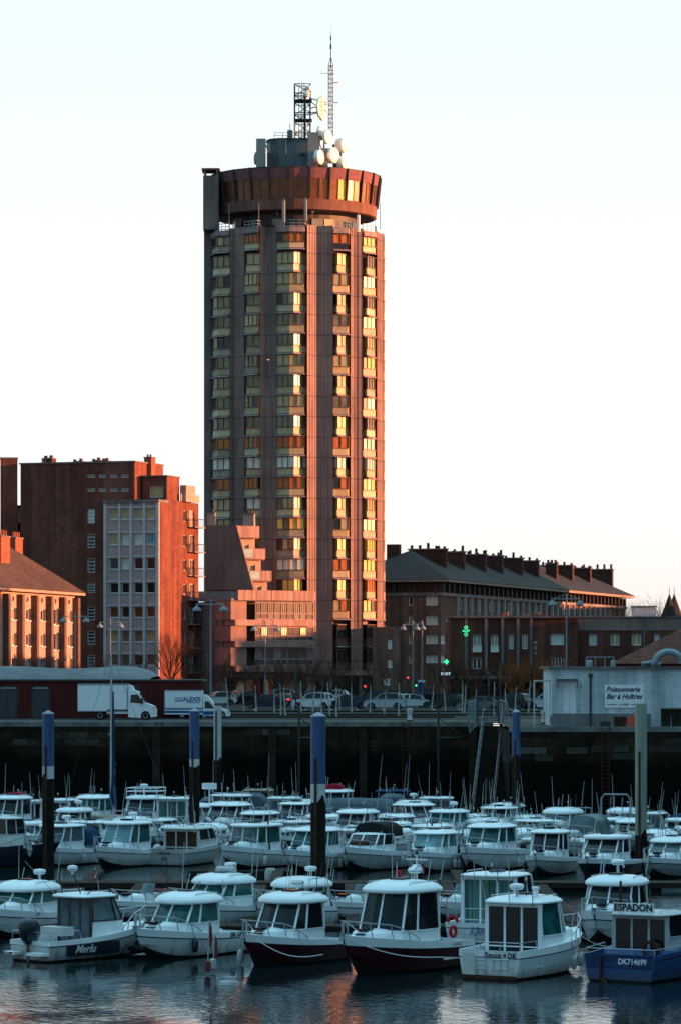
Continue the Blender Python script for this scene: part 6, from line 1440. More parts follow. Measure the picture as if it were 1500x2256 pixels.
for i, (px, y0, y1, lab) in enumerate(((5, 163, 192, 'narrow finger pontoon at the far left of the front basin'), (280, 165, 192, 'narrow finger pontoon behind the outboard boat'), (560, 163, 191, 'narrow finger pontoon left of the thick blue pile'), (775, 163, 192, 'narrow finger pontoon right of the thick blue pile'), (1000, 165, 192, 'narrow finger pontoon behind the large burgundy boat'), (1225, 163, 191, 'narrow finger pontoon behind the ladder transom boat'))):
    x = XA(px, (y0 + y1) / 2); pontoon('finger_pontoon', x - .32, x + .32, y0, y1, lab)
for i, (px, y0, y1) in enumerate(((205, 195, 205), (470, 195, 208), (610, 195, 206), (1010, 195, 205), (1150, 195, 204))):
    x = XA(px, (y0 + y1) / 2); pontoon('finger_pontoon', x - .3, x + .3, y0, y1, 'short finger pontoon ' + ['between the second and third boats of the second row', 'right of the square transom boat in the second row', 'behind the drifting weed float in the second row', 'between the white boats right of the black canopy cruiser', 'beside the boat with the green forked windscreen'][i])
q = MB(); x = XA(535, 209); q.prism([(-3.2, -.4), (3.2, -.4), (3.0, .4), (-3.0, .4)], -.1, .35, 'weed', [(-3.0, -.3), (3.0, -.3), (2.8, .3), (-2.8, .3)]); tag(q.build('weed_covered_float', loc=(XA(535, 206), 206, WZ)), 'long float overgrown with brown weed in front of the second row', 'float')
q = MB(); q.lathe((0, 0, 0), [(.3, -.1), (.32, .3), (.25, .6), (.05, .62)], 'pwhite', 12); tag(q.build('marker_buoy', loc=(XA(596, 204), 204, WZ), smooth=True), 'small white marker drum at the right end of the weed float', 'buoy')

for px, Y, lab in ((1333, 262.8, 'iron ladder on the right part of the quay wall below the fish tub'), (893, 285.8, 'iron ladder on the quay wall below the white mooring bollard')):
    x = XA(px, Y); q = MB()
    for s in (-.25, .25): q.tube([(x + s, Y, .1), (x + s, Y, -6.5)], .035, 'rust')
    for i in range(22): q.tube([(x - .25, Y, -.1 - i * .3), (x + .25, Y, -.1 - i * .3)], .02, 'rust', 4)
    tag(q.build('quay_ladder'), lab, 'ladder')
for px in (345, 600, 800, 1040):
    x = XA(px, 285.7); q = MB(); q.box(-.3, .3, -.28, .15, -7.8, -.5, 'woodd'); tag(q.build('timber_fender', loc=(x, 285.7, 0)), 'dark timber fender post on the quay wall below ' + {345: 'the cab of the box truck', 600: 'the left navy saloon', 800: 'the walking person', 1040: 'the grey coupe'}[px], 'fender post')
# ------------------------------------------------------------------ boats (local x = towards the bow, y = to port, z = 0 at the waterline)
def sup(cx, cy, a, b, n=22, e=3.2, ef=None):
    """superellipse outline around (cx,cy); ef = exponent of the forward half"""
    o = []
    for i in range(n):
        t_ = 2 * math.pi * i / n; c, s_ = math.cos(t_), math.sin(t_); k = (ef or e) if c > 0 else e
        o.append((cx + a * math.copysign(abs(c) ** (2 / k), c), cy + b * math.copysign(abs(s_) ** (2 / k), s_)))
    return o
def dome(mb, out, z0, th, cr, m, under=None):
    cx = sum(p[0] for p in out) / len(out); cy = sum(p[1] for p in out) / len(out)
    rows = []
    for f, z in ((.94, z0), (1.0, z0 + th * .3), (1.0, z0 + th * .7), (.965, z0 + th), (.90, z0 + th + cr * .32), (.76, z0 + th + cr * .62), (.5, z0 + th + cr * .88), (.25, z0 + th + cr * .97), (.03, z0 + th + cr)):
        rows.append([(cx + (x - cx) * f, cy + (y - cy) * f, z) for x, y in out])
    mb.grid(rows, m, True, True, True)
class Boat:
    def __init__(s, label, px, wy, yaw, L=6.6, B=2.5, fa=.85, fb=1.3, hull='gel', top='gel', cat='motor boat', group='motor boats moored in the harbour', name='motor_boat', nearend=True, rub='dark', cock=.36, hi=0.0, stripe=None):
        hull = {'gel': 'gelh', 'gel2': 'gelh2'}.get(hull, hull); c, s_ = math.cos(R(yaw)), math.sin(R(yaw)); s.R = random.Random(int(px * 7 + wy)); R0 = s.R
        if rub == 'dark' and R0.random() < .35: rub = R0.choice(['inkblue', 'greenhull', 'burg', 'navy'])
        Y = FP * 12 / (wy - HY) + (abs(s_) * L / 2 if nearend else 0)
        s.Y, s.L, s.B, s.fa, s.fb = Y, L, B, fa, fb; s.top = top
        s.t = thing(name, label, cat, (XA(px, Y), Y, WZ), R(yaw), group)
        n = 16; s.st = []
        for i in range(n + 1):
            u = i / n
            bg = B / 2 * (.90 + .10 * min(1, u / .3)) * (1 - max(0, (u - .42) / .58) ** 2.5); bc = B / 2 * .86 * (.93 + .07 * min(1, u / .3)) * (1 - max(0, (u - .30) / .70) ** 2.0)
            fz_ = fa + (fb - fa) * u ** 1.8 + hi * max(0, u - .55); rk = .11 * L * max(0, (u - .55) / .45) ** 2
            zc = .02 + .38 * fz_ * max(0, (u - .55) / .45) ** 2
            X = -L / 2 + L * u
            s.st.append((X, max(bg, .015), max(bc, .01), fz_, rk, zc))
        q = MB(); rows = []
        sp = (.72 if hull != top else .80)
        for (X, bg, bc, z, rk, zc) in s.st:
            lv = [(-.5 + zc * .9, .02, -1.25), (-.12 + zc, bc * .85, -1.0), (zc + .06, bc, -.8), (z * .5, bc + (bg - bc) * .55, -.5), (z * sp, bc + (bg - bc) * .82, -.25), (z * sp + .05, (bc + (bg - bc) * .82) + .03, -.22), (z, bg, 0), (z, max(bg - .09, .005), 0)]
            rows.append([(X + rk * r_ * 1.0, w, zz) for zz, w, r_ in lv] + [(X + rk * r_, -w, zz) for zz, w, r_ in lv[::-1]])
        cm = ['antifoul', 'antifoul', hull, hull, rub, top, top]; k = len(cm)
        fm = lambda i, j: cm[j] if j < k else (None if j == k else cm[2 * k - j])
        for i in range(len(rows) - 1):
            for j in range(15):
                if j == 7: continue
                q.face([rows[i][j], rows[i][j + 1], rows[i + 1][j + 1], rows[i + 1][j]], fm(i, j))
        r0 = rows[0]
        for j in range(7):  # transom
            q.face([r0[j], r0[j + 1], r0[14 - j], r0[15 - j]], cm[j] if j < 6 else top)
        me_o = q.build('hull', s.t, True)
        s.rows = rows; s.cock = cock
        s.hullc = hull; s.top = top
    def gz(s, x):
        u = (x + s.L / 2) / s.L * (len(s.st) - 1); i = max(0, min(len(s.st) - 2, int(u))); f = u - i; a, b = s.st[i], s.st[i + 1]
        return a[1] + (b[1] - a[1]) * f, a[3] + (b[3] - a[3]) * f
    def deck(s, xa, trunk=None, tm=None, th=.3, m=None):
        """xa: where the cockpit ends and the deck begins"""
        m = m or s.top; q = MB(); rows = []
        for (X, bg, bc, z, rk, zc) in s.st:
            zd = z - .02; w = max(bg - .09, .004)
            if X < xa - .01: zd = s.cock
            rows.append([(X, w, z), (X, w * .985, zd), (X, w * .5, zd + (.05 if X >= xa else 0)), (X, 0, zd + (.07 if X >= xa else 0)), (X, -w * .5, zd + (.05 if X >= xa else 0)), (X, -w * .985, zd), (X, -w, z)])
        q.grid(rows, m); r = rows[0]
        q.face([r[0], r[1], r[5], r[6]], m); q.build('deck', s.t, True)
        if trunk:
            x0, x1, w = trunk; zt = s.gz((x0 + x1) / 2)[1]; q = MB()
            x1 = min(x1, .33 * s.L); w = min(w, s.B * .28)
            out = sup((x0 + x1) / 2, 0, (x1 - x0) / 2, w, 24, 3.5, 1.8)
            z0 = min(s.gz(x0)[1], s.gz(x1)[1]) - .05; rows = []
            for f, dz in ((1.06, 0), (1.0, .12), (.94, th * .8), (.8, th), (.4, th + .06), (.03, th + .08)):
                rows.append([((x0 + x1) / 2 + (x - (x0 + x1) / 2) * f, y * f, z0 + (zt - z0) + dz + .02 - (0.1 if dz == 0 else 0)) for x, y in out])
            q.grid(rows, tm or m, True, False, True); q.build('coach_roof', s.t, True)
            q = MB(); q.box((x0 + x1) / 2 + .2, (x0 + x1) / 2 + .7, -.22, .22, zt + th + .02, zt + th + .12, 'bglass'); q.build('deck_hatch', s.t)
    def house(s, xa, xf, w, zb, zs, zt, rake=.55, glass='bglass', roof='gel', side=None, over=.16, aft_over=.45, th=.12, cr=.16, split=2, aft='door', wall=None, tw=.92, curved=True, pil='gel', brow=.2, aftglass=None, wm=None):
        """wheelhouse: base z, sill z, roof underside z"""
        wall = wall or s.top; wm = wm or pil
        def out(f, z):
            rk = rake * (z - zs) / max(zt - zs, .01); 
            if z < zs: rk = (z - zs) * .25
            ww = w * (1 + (tw - 1) * max(0, (z - zs) / max(zt - zs, .01))); xx = xf - rk
            if curved: pts = [(xa, ww), (xf - 1.15 * (xf - xa) * .32 - rk * .5, ww * 1.0), (xx - .22, ww * .80), (xx, ww * .30)]
            else: pts = [(xa, ww), (xa + (xf - xa) * .55 - rk * .4, ww), (xx - .02, ww * .93), (xx, ww * .32)]
            pts = pts + [(x, -y) for x, y in pts[::-1]]
            return [((x - (xa + xf) / 2) * f + (xa + xf) / 2, y * f) for x, y in pts]
        lo, mid, hi_ = out(1.03, zb), out(1, zs), out(1, zt)
        q = MB(); q.grid([[(*p, zb) for p in lo], [(*p, zs) for p in mid]], wall, True); q.build('cabin_wall', s.t)
        g0, g1 = out(.985, zs), out(.985, zt)
        n = len(g0)
        # panes
        for nm, idx in (('windscreen', (2, 3, 4)), ('side_window', (0, 1)), ('side_window', (5, 6))):
            q = MB(); q.grid([[(*g0[j], zs) for j in range(idx[0], idx[-1] + 2)], [(*g1[j], zt) for j in range(idx[0], idx[-1] + 2)]], side if (side and nm == 'side_window') else glass); q.build(nm, s.t)
        q = MB(); ov = [j for j in range(n)]
        for j in ov:
            a, b = mid[j], hi_[j]
            r = .036 if j in (2, 5) else .034
            if j in (3, 4) and split == 2 and j == 4: continue
            if j in (3, 4) and split == 2:
                a = ((mid[3][0]), 0); b = (hi_[3][0], 0)
            q.bar((a[0], a[1], zs - .02), (b[0], b[1], zt + .02), r * 2, r * 2.0, pil if j not in (0, 7) else wm)
        for j in range(n):
            a, b = mid[j], mid[(j + 1) % n]
            if j != 7: q.bar((*a, zs), (*b, zs), .06, .05, pil)
        q.build('pillars', s.t)
        # aft bulkhead
        xq = xa; ww, wt_ = w, w * tw
        fz = max(zb, s.cock) if zb > s.cock else zb
        z0 = s.cock + .02
        q = MB()
        if aft == 'open':
            q.bar((xq, ww, z0), (xq, ww, zs), .1, .1, wall); q.bar((xq, -ww, z0), (xq, -ww, zs), .1, .1, wall)
        else:
            d = aftglass or 'bglass'; dt = zt - .12
            q.box(xq - .05, xq, -ww, -ww + .12, z0, zt, wm); q.box(xq - .05, xq, ww - .12, ww, z0, zt, wm); q.box(xq - .049, xq - .001, -ww + .12, ww - .12, dt, zt, wm); q.box(xq - .049, xq - .001, -ww + .12, ww - .12, z0, z0 + (.18 if aft == 'full' else .5), wm)
            q.build('aft_bulkhead', s.t)
            zl = z0 + (.18 if aft == 'full' else .5)
            for k in range(3 if aft == 'full' else 2):
                nn = 3 if aft == 'full' else 2; y0 = -ww + .12 + (2 * ww - .24) * k / nn; y1 = -ww + .12 + (2 * ww - .24) * (k + 1) / nn
                q = MB(); q.box(xq - .035, xq - .02, y0 + .03, y1 - .03, zl, dt, d); pn = q.build('door_pane', s.t)
                q = MB()
                for (a0, a1, b0, b1) in ((y0, y0 + .045, zl, dt), (y1 - .045, y1, zl, dt)): q.box(xq - .06, xq - .015, a0, a1, b0, b1, wm)
                q.build('frame', pn)
        if aft == 'open': q.build('aft_bulkhead', s.t)
        # roof
        ra, rf = xa - aft_over, xf - rake + brow; q = MB(); o_ = sup((ra + rf) / 2, 0, (rf - ra) / 2, w * tw + over, 28, 5, 2.6)
        dome(q, o_, zt, th, cr, roof); s.roofo = q.build('roof', s.t, True)
        s.zr = zt + th + cr * .8; s.ra, s.rf, s.rw = ra, rf, w * tw + over
        for sy in (-1, 1):
            q = MB(); yy = sy * s.rw * .72; z = zt + th + cr * .35; q.tube([(ra + .3, yy, z), (ra + .35, yy, z + .12), (rf - .7, yy, z + .12), (rf - .6, yy, z)], .018, 'chrome', 4); q.build('grab_rail', s.t)
    def rail(s, x0, h=.55, m='chrome', back=None, inset=.06, r=.026, mid=False):
        q = MB(); pts = []; n = 7
        for i in range(n + 1):
            x = x0 + (s.L / 2 - .12 - x0) * i / n; w, z = s.gz(x); pts.append((x, max(w - inset, .1), z + h * min(1, .35 + i * .25)))
        pts = [(x0 - .25, s.gz(x0 - .2)[0] - inset, s.gz(x0)[1] + .02)] + pts
        full = pts + [(s.L / 2 + .12, 0, pts[-1][2] + .04)] + [(x, -y, z) for x, y, z in pts[::-1]]
        q.tube(full, r, m, 5)
        if mid: q.tube([(x, y, s.gz(min(x, s.L / 2 - .1))[1] + (z - s.gz(min(x, s.L / 2 - .1))[1]) * .5) for x, y, z in full], r * .7, m, 4)
        for k in (2, 4, 6, 8):
            for sy in (-1, 1):
                x, y, z = pts[k]; w, zg = s.gz(x - .12); q.tube([(x, sy * y, z), (x - .1, sy * max(w - inset, .08), zg)], r, m, 4)
        q.build('pulpit_rail', s.t)
    def radar(s, x=0, y=0, h=.25, r=.28, m='gel', z=None):
        q = MB(); z = z if z is not None else s.zr; q.tube([(x, y, z - .12), (x, y, z + h)], .06, 'gel', 6); q.lathe((x, y, z + h), [(r * .75, 0), (r, .05), (r, .17), (r * .85, .22), (.03, .25)], m, 16); q.build('radar_dome', s.t, True)
        if m == 'gel': q = MB(); q.lathe((x, y, z + h), [(r * 1.01, .065), (r * 1.01, .085)], 'inkblue', 16); q.build('radar_band', s.t)
    def whip(s, x, y, L=2.6, lean=(0, 0), z=None, m='pwhite', r=.016):
        z = z if z is not None else s.zr - .1; q = MB(); q.tube([(x, y, z), (x + lean[0] * .5, y + lean[1] * .5, z + L * .5), (x + lean[0], y + lean[1], z + L)], r, m, 4, r * .5); q.lathe((x, y, z), [(.035, -.05), (.035, .12)], 'dark', 6); q.build('whip_antenna', s.t)
    def light(s, x, y, h=.3):
        q = MB(); q.tube([(x, y, s.zr - .15), (x, y, s.zr + h)], .02, 'dark', 4); q.lathe((x, y, s.zr + h), [(.05, 0), (.06, .05), (.05, .12), (.01, .13)], 'fender', 8); q.build('mast_light', s.t)
    def fender_(s, x, sy, z=.35, m='fender', l=.5, r=.13):
        w, zg = s.gz(x); y = sy * (w + .09); q = MB(); q.lathe((x, y, z), [(.03, l / 2 + .06), (.05, l / 2), (r * .8, l / 2 - .05), (r, l / 2 - .15), (r, -l / 2 + .12), (r * .7, -l / 2), (.03, -l / 2 - .03)], m, 12); q.tube([(x, y, z + l / 2), (x, sy * (w - .03), zg + .03)], .012, 'dark', 4); q.build('fender', s.t, True)
    def flag(s, x, y, z, h=1.0, cols=('fblue', 'pwhite', 'fred'), size=.35, lean=(-.25, 0), droop=True):
        q = MB(); top = (x + lean[0], y + lean[1], z + h); q.tube([(x, y, z), top], .014, 'pwhite', 4); st_ = q.build('flag_staff', s.t)
        q = MB(); n = len(cols)
        for i, c in enumerate(cols):
            a, b = i / n, (i + 1) / n; f = lambda u, v: (top[0] - (.25 if droop else 1) * size * u, top[1] + .06 * math.sin(u * 6 + v * 3), top[2] - v * size * (.7 if not droop else 1.2) - (u * size * .6 if droop else 0))
            q.grid([[f(a, v) for v in (0, .5, 1)], [f(b, v) for v in (0, .5, 1)]], c)
        q.build('flag', st_)
    def outboard(s, y=0, m='black', sc=1.0, x=None):
        x = -s.L / 2 - .1 if x is None else x; t_ = MB()
        o_ = [(.16, .22), (.22, .3), (.22, .24), (.18, .18)]
        rows = []
        for z, a, b, dx in ((.55, .18, .16, 0), (.7, .3, .21, -.02), (1.0, .36, .25, -.05), (1.22, .34, .24, -.08), (1.34, .22, .16, -.1), (1.38, .03, .03, -.1)):
            rows.append([(x + (dx + px_) * sc, y + py_ * sc, z * sc) for px_, py_ in sup(-.18, 0, a, b, 14, 2.8)])
        t_.grid(rows, m, True, True, True); o = t_.build('outboard_cowl', s.t, True)
        t_ = MB(); t_.prof([(x - .3 * sc, .6 * sc), (x - .02, .6 * sc), (x - .05, .0), (x - .1, -.3), (x - .34 * sc, -.3), (x - .3 * sc, .0)], y - .07, y + .07, m); t_.bar((x - .05, y, .45), (x + .2, y, .6), .25, .1, m); t_.build('outboard_leg', s.t)
    def ladder(s, y, z0=.05, z1=.8, w=.36):
        x = -s.L / 2 - .05; q = MB()
        for sy in (-1, 1): q.tube([(x, y + sy * w / 2, z0), (x - .02, y + sy * w / 2, z1), (x + .1, y + sy * w / 2, z1 + .08)], .02, 'chrome', 5)
        for k in range(4): q.tube([(x, y - w / 2, z0 + .1 + k * .17), (x, y + w / 2, z0 + .1 + k * .17)], .018, 'chrome', 4)
        q.build('swim_ladder', s.t)
    def stern_rail(s, x1, h=.45):
        q = MB(); x0 = -s.L / 2 + .08; w0, z0 = s.gz(x0); w1, z1 = s.gz(x1); w0 -= .06; w1 -= .06
        q.tube([(x1, w1, z1), (x1 - .1, w1, z1 + h), (x0, w0, z0 + h), (x0, -w0, z0 + h), (x1 - .1, -w1, z1 + h), (x1, -w1, z1)], .02, 'chrome', 5)
        for y in (-w0, -w0 / 3, w0 / 3, w0): q.tube([(x0, y, z0), (x0, y, z0 + h)], .018, 'chrome', 4)
        q.build('stern_rail', s.t)
    def text(s, txt, size, side, x, z, m='ink', shear=0, bold=.02, sx=1, dy=.03):
        """side: 'port','star' along the hull, 'aft' on the transom"""
        if side == 'aft': lettering(txt, size, s.t, TM((-s.L / 2 - dy, x, z), (0, -1, 0), (0.0, 0, 1)), m, shear, bold, sx=sx)
        else:
            sy = 1 if side == 'port' else -1; w0, _ = s.gz(x - .3); w1, z1 = s.gz(x + .3); bc0 = w0 * .93; 
            zr = z / z1; f = .80 + .20 * zr
            d = Vector((-.6, sy * (w0 - w1) * f, 0)) if sy > 0 else Vector((.6, sy * (w1 - w0) * f, 0))
            lettering(txt, size, s.t, TM((x, sy * ((w0 + w1) / 2 * f + dy + .02), z), d, (0, sy * .16, 1)), m, shear, bold, sx=sx)
    def lifebuoy(s, x, y, z, m='orange', ax=(1, 0, 0), r=.26):
        a = Vector(ax).normalized(); u = a.cross(Vector((0, 0, 1))).normalized(); q = MB()
        q.tube([Vector((x, y, z)) + (u * math.cos(t_) + Vector((0, 0, 1)) * math.sin(t_)) * r for t_ in [2 * math.pi * i / 16 for i in range(17)]], .07, m, 6); q.build('lifebuoy', s.t, True)
    def cleat(s):
        q = MB(); x = s.L / 2 - .35; w, z = s.gz(x); q.bar((x - .2, 0, z + .05), (x + .42, 0, z + .12), .12, .06, 'galv'); q.bar((x + .3, 0, z + .1), (x + .42, 0, z - .15), .16, .05, 'galv'); q.build('bow_roller', s.t)
    def canopy(s, x0, x1, w, z0, z1, m='canblue'):
        q = MB(); rows = []
        for x, k in ((x0, .86), (x0 + .25, 1), ((x0 + x1) / 2, 1.03), (x1 - .1, .98), (x1, .7)):
            rows.append([(x, w * math.cos(a) ** .6 if math.cos(a) > 0 else -w * abs(math.cos(a)) ** .6, z0 + (z1 - z0) * k * math.sin(a) ** .6) for a in [math.pi * i / 10 for i in range(11)]])
        q.grid(rows, m, False, True, True); q.build('canvas_canopy', s.t, True)
def clutter(b, full=True):
    """loose gear that belongs to a boat: rods, covers, boxes, coiled line, wipers"""
    R_ = b.R; x0 = -b.L / 2 + .3; w = b.gz(x0 + .8)[0] - .3
    q = MB(); n = R_.randint(2, 5)
    for k in range(n):
        y = -b.rw * .8 + 1.6 * b.rw * k / max(1, n - 1); q.tube([(b.ra + .1, y, b.zr - .35), (b.ra - .1 + R_.uniform(-.1, .1), y + R_.uniform(-.1, .1), b.zr + R_.uniform(.25, .9))], .018, R_.choice(['dark', 'chrome', 'pwhite']), 4)
    q.build('rod_holder', b.t, kind='stuff')
    q = MB(); q.box(x0, x0 + .7, -w * .8, -w * .1, b.cock + .03, b.cock + R_.uniform(.45, .8), R_.choice(['gel2', 'canblue', 'cangrey', 'gel'])); q.build('locker', b.t)
    q = MB(); xx = b.L * .36; z = b.gz(xx)[1] + .04
    for k in range(3): q.tube([(xx + (.2 - k * .04) * math.cos(a), .12 + (.2 - k * .04) * math.sin(a), z + .05 + k * .03) for a in [2 * math.pi * i / 9 for i in range(10)]], .022, R_.choice(['dark', 'fender', 'wood', 'canblue']), 4)
    q.build('coiled_line', b.t)
    if R_.random() < .75:
        q = MB(); q.box((b.ra + b.rf) / 2 - .3, (b.ra + b.rf) / 2 + .3, -.28, .28, b.zr + .0, b.zr + .11, R_.choice(['bglass', 'cangrey', 'dark'])); q.build('roof_hatch', b.t)
    k = R_.random()
    if not full: return
    if k < .22: b.canopy(x0 + .1, b.ra + .2, b.rw * .9, 1.1, b.zr - .25, R_.choice(['canblue', 'cangrey', 'bclear', 'canblack']))
    elif k < .5:
        q = MB(); w0 = b.rw * .9; q.tube([(x0 + .4, w0, .9), (x0 + .3, w0, b.zr - .1), (x0 + .3, -w0, b.zr - .1), (x0 + .4, -w0, .9)], .028, 'chrome', 5); q.build('stern_arch', b.t)
    if R_.random() < .5: b.outboard(R_.uniform(-.4, .4), R_.choice(['black', 'gel2', 'cangrey']), R_.uniform(.7, .95))
    if R_.random() < .6: b.fender_(R_.uniform(-.5, 1.2), R_.choice([-1, 1]), .45, R_.choice(['fender', 'navy', 'gel2']))
def rope(p0, p1, sag, lab):
    p0, p1 = Vector(p0), Vector(p1); q = MB(); q.tube([p0.lerp(p1, i / 10) - Vector((0, 0, sag * math.sin(math.pi * i / 10))) for i in range(11)], .022, 'fender', 4)
    tag(q.build('mooring_rope'), lab, 'rope')

def pilot(label, px, wy, yaw, zr, L=6.4, B=2.5, hull='gel', glass='bglass', roof='gel', top='gel', seed=0, radar=False, whips=1, fend=0, side=None, ww=.86, rake=.55, xo=0.0, flags=0, fb=1.3, fa=.85, rail=True, mast=True, trunk=True, pil='gel', canvas=None, hatch=True, aft='door', aftglass=None, th=.2, cr=.3, yk=.62, **kw):
    """bow towards the viewer, forward wheelhouse with domed roof; zr = roof top above the water"""
    if yaw < -95: yaw = -90 + (yaw + 90) * yk
    r_ = random.Random(seed + int(px)); b = Boat(label, px, wy, yaw, L, B, fa, fb, hull, top, **kw)
    if wy < 2000 and cr == .3: cr = r_.uniform(.07, .24); th = r_.uniform(.09, .16)
    xa = -.16 * L + xo; xf = .17 * L + xo; zt = zr - th - cr; zs = b.gz(0)[1] + .42; zs = min(zs, zt - (.62 if zr > 2.9 else .5))
    b.deck(xa, (xf - .35, .40 * L, B * .33) if trunk else None, th=.26 if zs > 1.3 else .2)
    b.house(xa, xf, B / 2 * ww, b.gz(0)[1] - .05, zs, zt, rake, glass, roof, side, pil=pil, aft=aft, aftglass=aftglass, th=th, cr=cr, over=.2, brow=.34, aft_over=.55)
    if rail: b.rail(.08 * L)
    b.cleat()
    if radar: b.radar(b.ra + .5, r_.uniform(-.2, .2))
    for k in range(whips): b.whip(b.ra + .25 + k * .15, (1 if (k + seed) % 2 else -1) * b.rw * .8, r_.uniform(1.6, 2.8), (r_.uniform(-.5, .1), r_.uniform(-.3, .3)))
    if mast: b.light(b.ra + .6, .15)
    for k in range(fend): b.fender_(-.1 * L + k * .2 * L, 1 if math.cos(R(yaw)) < 0 else 1, .4); b.fender_(-.15 * L + k * .22 * L, -1, .4)
    clutter(b, wy < 2000)
    if flags: b.flag(b.ra + .1, -b.rw * .6, b.zr - .1, .7, ('fblue', 'pwhite', 'fred') if flags == 1 else ('fblue',), .3)
    return b
def sternboat(label, px, wy, yaw, zr, L=6.4, B=2.5, hull='gel', glass='bglass', roof='gel', top='gel', wd=.82, full=True, aftglass='bglass', radar=False, whips=1, seed=0, fb=1.35, fa=.95, wm='gel', cockl=.34, rake=.4, out=None, rail=True, flat=False, side=None, cock=.4, th=.12, cr=.16, **kw):
    r_ = random.Random(seed + int(px)); b = Boat(label, px, wy, yaw, L, B, fa, fb, hull, top, cock=cock, **kw)
    xa = -L / 2 + L * cockl; xf = xa + .36 * L; zt = zr - .26; zs = b.gz(xa)[1] + .4; zs = min(zs, zt - .4)
    b.deck(xa, (xf - .3, .40 * L, B * .32)); b.house(xa, xf, B / 2 * wd, b.gz(xa)[1] - .05, zs, zt, rake, glass, roof, side, aft='full' if full else 'door', aftglass=aftglass, wm=wm, curved=not flat, pil=wm, th=th, cr=cr if not flat else .06)
    if rail: b.rail(.1 * L)
    if radar: b.radar(b.ra + .7, 0)
    for k in range(whips): b.whip(b.ra + .25 + k * .2, (1 if (k + seed) % 2 else -1) * b.rw * .8, r_.uniform(1.6, 2.8), (r_.uniform(-.5, .1), r_.uniform(-.3, .3)))
    b.light(b.ra + .5, -.1)
    clutter(b, wy < 1895)
    if out: b.outboard(m=out)
    return b
# ------------------------------------------------------------------ front row
def rr(py, wy, dy=0):  # height above the water of an image row at the depth of a boat whose near waterline is wy
    Y = FP * 12 / (wy - HY) + dy; return ZA(py, Y) - WZ
# white boat at the far left
b = pilot('white cruiser with teal tinted windscreen and round radar at the left edge', 50, 2072, -128, rr(1940, 2072, 3), L=7.6, B=2.7, glass='tglass', radar=True, whips=2, fb=1.45, seed=2)
q = MB(); w, z = b.gz(1.5); 
b.text('////', .16, 'port', .9, 1.0, 'greenhull', .6)
# outboard boat seen from behind
b = Boat('black and white outboard boat lettered Merlu with a glazed black cabin', 196, 2108, 48, 6.6, 2.6, .85, 1.35, 'gel2', 'gel', name='outboard_boat', rub='dark', nearend=False)
b.deck(-.6); zt = rr(1966, 2108, 1)
b.house(-.75, 1.35, 1.02, .85, 1.55, zt - .1, .5, 'bglass', 'gel', 'bclear', aft='full', aftglass='cangrey', wm='black', pil='black', aft_over=.55, th=.1, cr=.1)
b.rail(1.0, .6); b.stern_rail(-1.6, .35); b.outboard(.1, 'navy', 1.28, x=-2.95); b.fender_(2.2, -1, .7, 'fender')
q = MB(); q.tube([(b.ra + .4, .6, b.zr - .1), (b.ra + .1, .5, b.zr + .8), (b.ra + .1, -.3, b.zr + .9), (b.ra + .5, -.4, b.zr - .1)], .03, 'dark', 5); q.build('radar_arch', b.t); b.radar(b.ra + .1, -.3, .02, .2, z=b.zr + .9)
q = MB(); 
for sy in (-1, 1): q.tube([(b.ra + .3, sy * .85, b.zr - .12), (b.ra + .6, sy * .85, b.zr + .12), (b.rf - .6, sy * .85, b.zr + .12), (b.rf - .4, sy * .85, b.zr - .1)], .025, 'dark', 5)
q.build('roof_rack', b.t)
q = MB(); q.box(-2.2, -1.55, -.75, .55, 1.0, 1.35, 'gel2'); q.build('engine_well_seat', b.t)
for sy, y0, y1 in ((1, .45, 1.12), (-1, -1.12, -.28)): q = MB(); q.box(-3.75, -3.28, y0, y1, .28, .4, 'gel'); q.build('swim_platform', b.t)
q = MB(); n = 5; q.grid([[(x, -(b.gz(x)[0] * .955 + .045), z0) for x in (-2.4, -1.6, -.8, 0, .6)] for z0 in (.22, .72)], 'navy'); q.build('name_panel', b.t)
b.text('Merlu', .46, 'star', -1.45, .47, 'wframe', .35, .015, dy=.13); b.text('LES 2 CAPS', .13, 'aft', .85, .34, 'ink', 0, .02, dy=.47)
b.whip(b.ra + .2, .8, 1.4, (-.9, .9)); b.flag(b.rf - .9, -.5, b.zr - .1, 1.2, size=.35)
# teal windscreen boat
b = pilot('white boat with teal tinted windscreen and dark waterline stripe, third in the front row', 402, 2118, -142, rr(1963, 2118, 3), L=6.8, B=2.55, glass='tglass', whips=1, fb=1.35, seed=4, flags=0)
b.fender_(.9, 1, .55, 'navy', .55, .14); b.text('DK C67', .3, 'port', -2.2, .8, 'ink')
w_, z_ = b.gz(0)
# red flagged net marker lying alongside
b = pilot('white boat with liferaft canister and radar on its roof behind the teal windscreen boat', 480, 2052, -145, rr(1920, 2052, 4), L=7.2, B=2.7, glass='tglass', radar=True, whips=2, fb=1.4, seed=6)
q = MB(); q.lathe((b.ra + 1.0, -.55, b.zr + .13), [(.1, 0), (.19, .05), (.2, .5), (.19, 1.0), (.1, 1.05)], 'fender', 12, (0, 1, 0)); q.build('liferaft_canister', b.t, True)
b = pilot('white boat with whip antenna and domed roof behind the smaller burgundy boat', 652, 2052, -140, rr(1928, 2052, 4), L=7.0, B=2.6, glass='tglass', radar=True, whips=2, fb=1.35, seed=7)
b.text('DK C6', .3, 'port', 1.8, .85, 'ink')
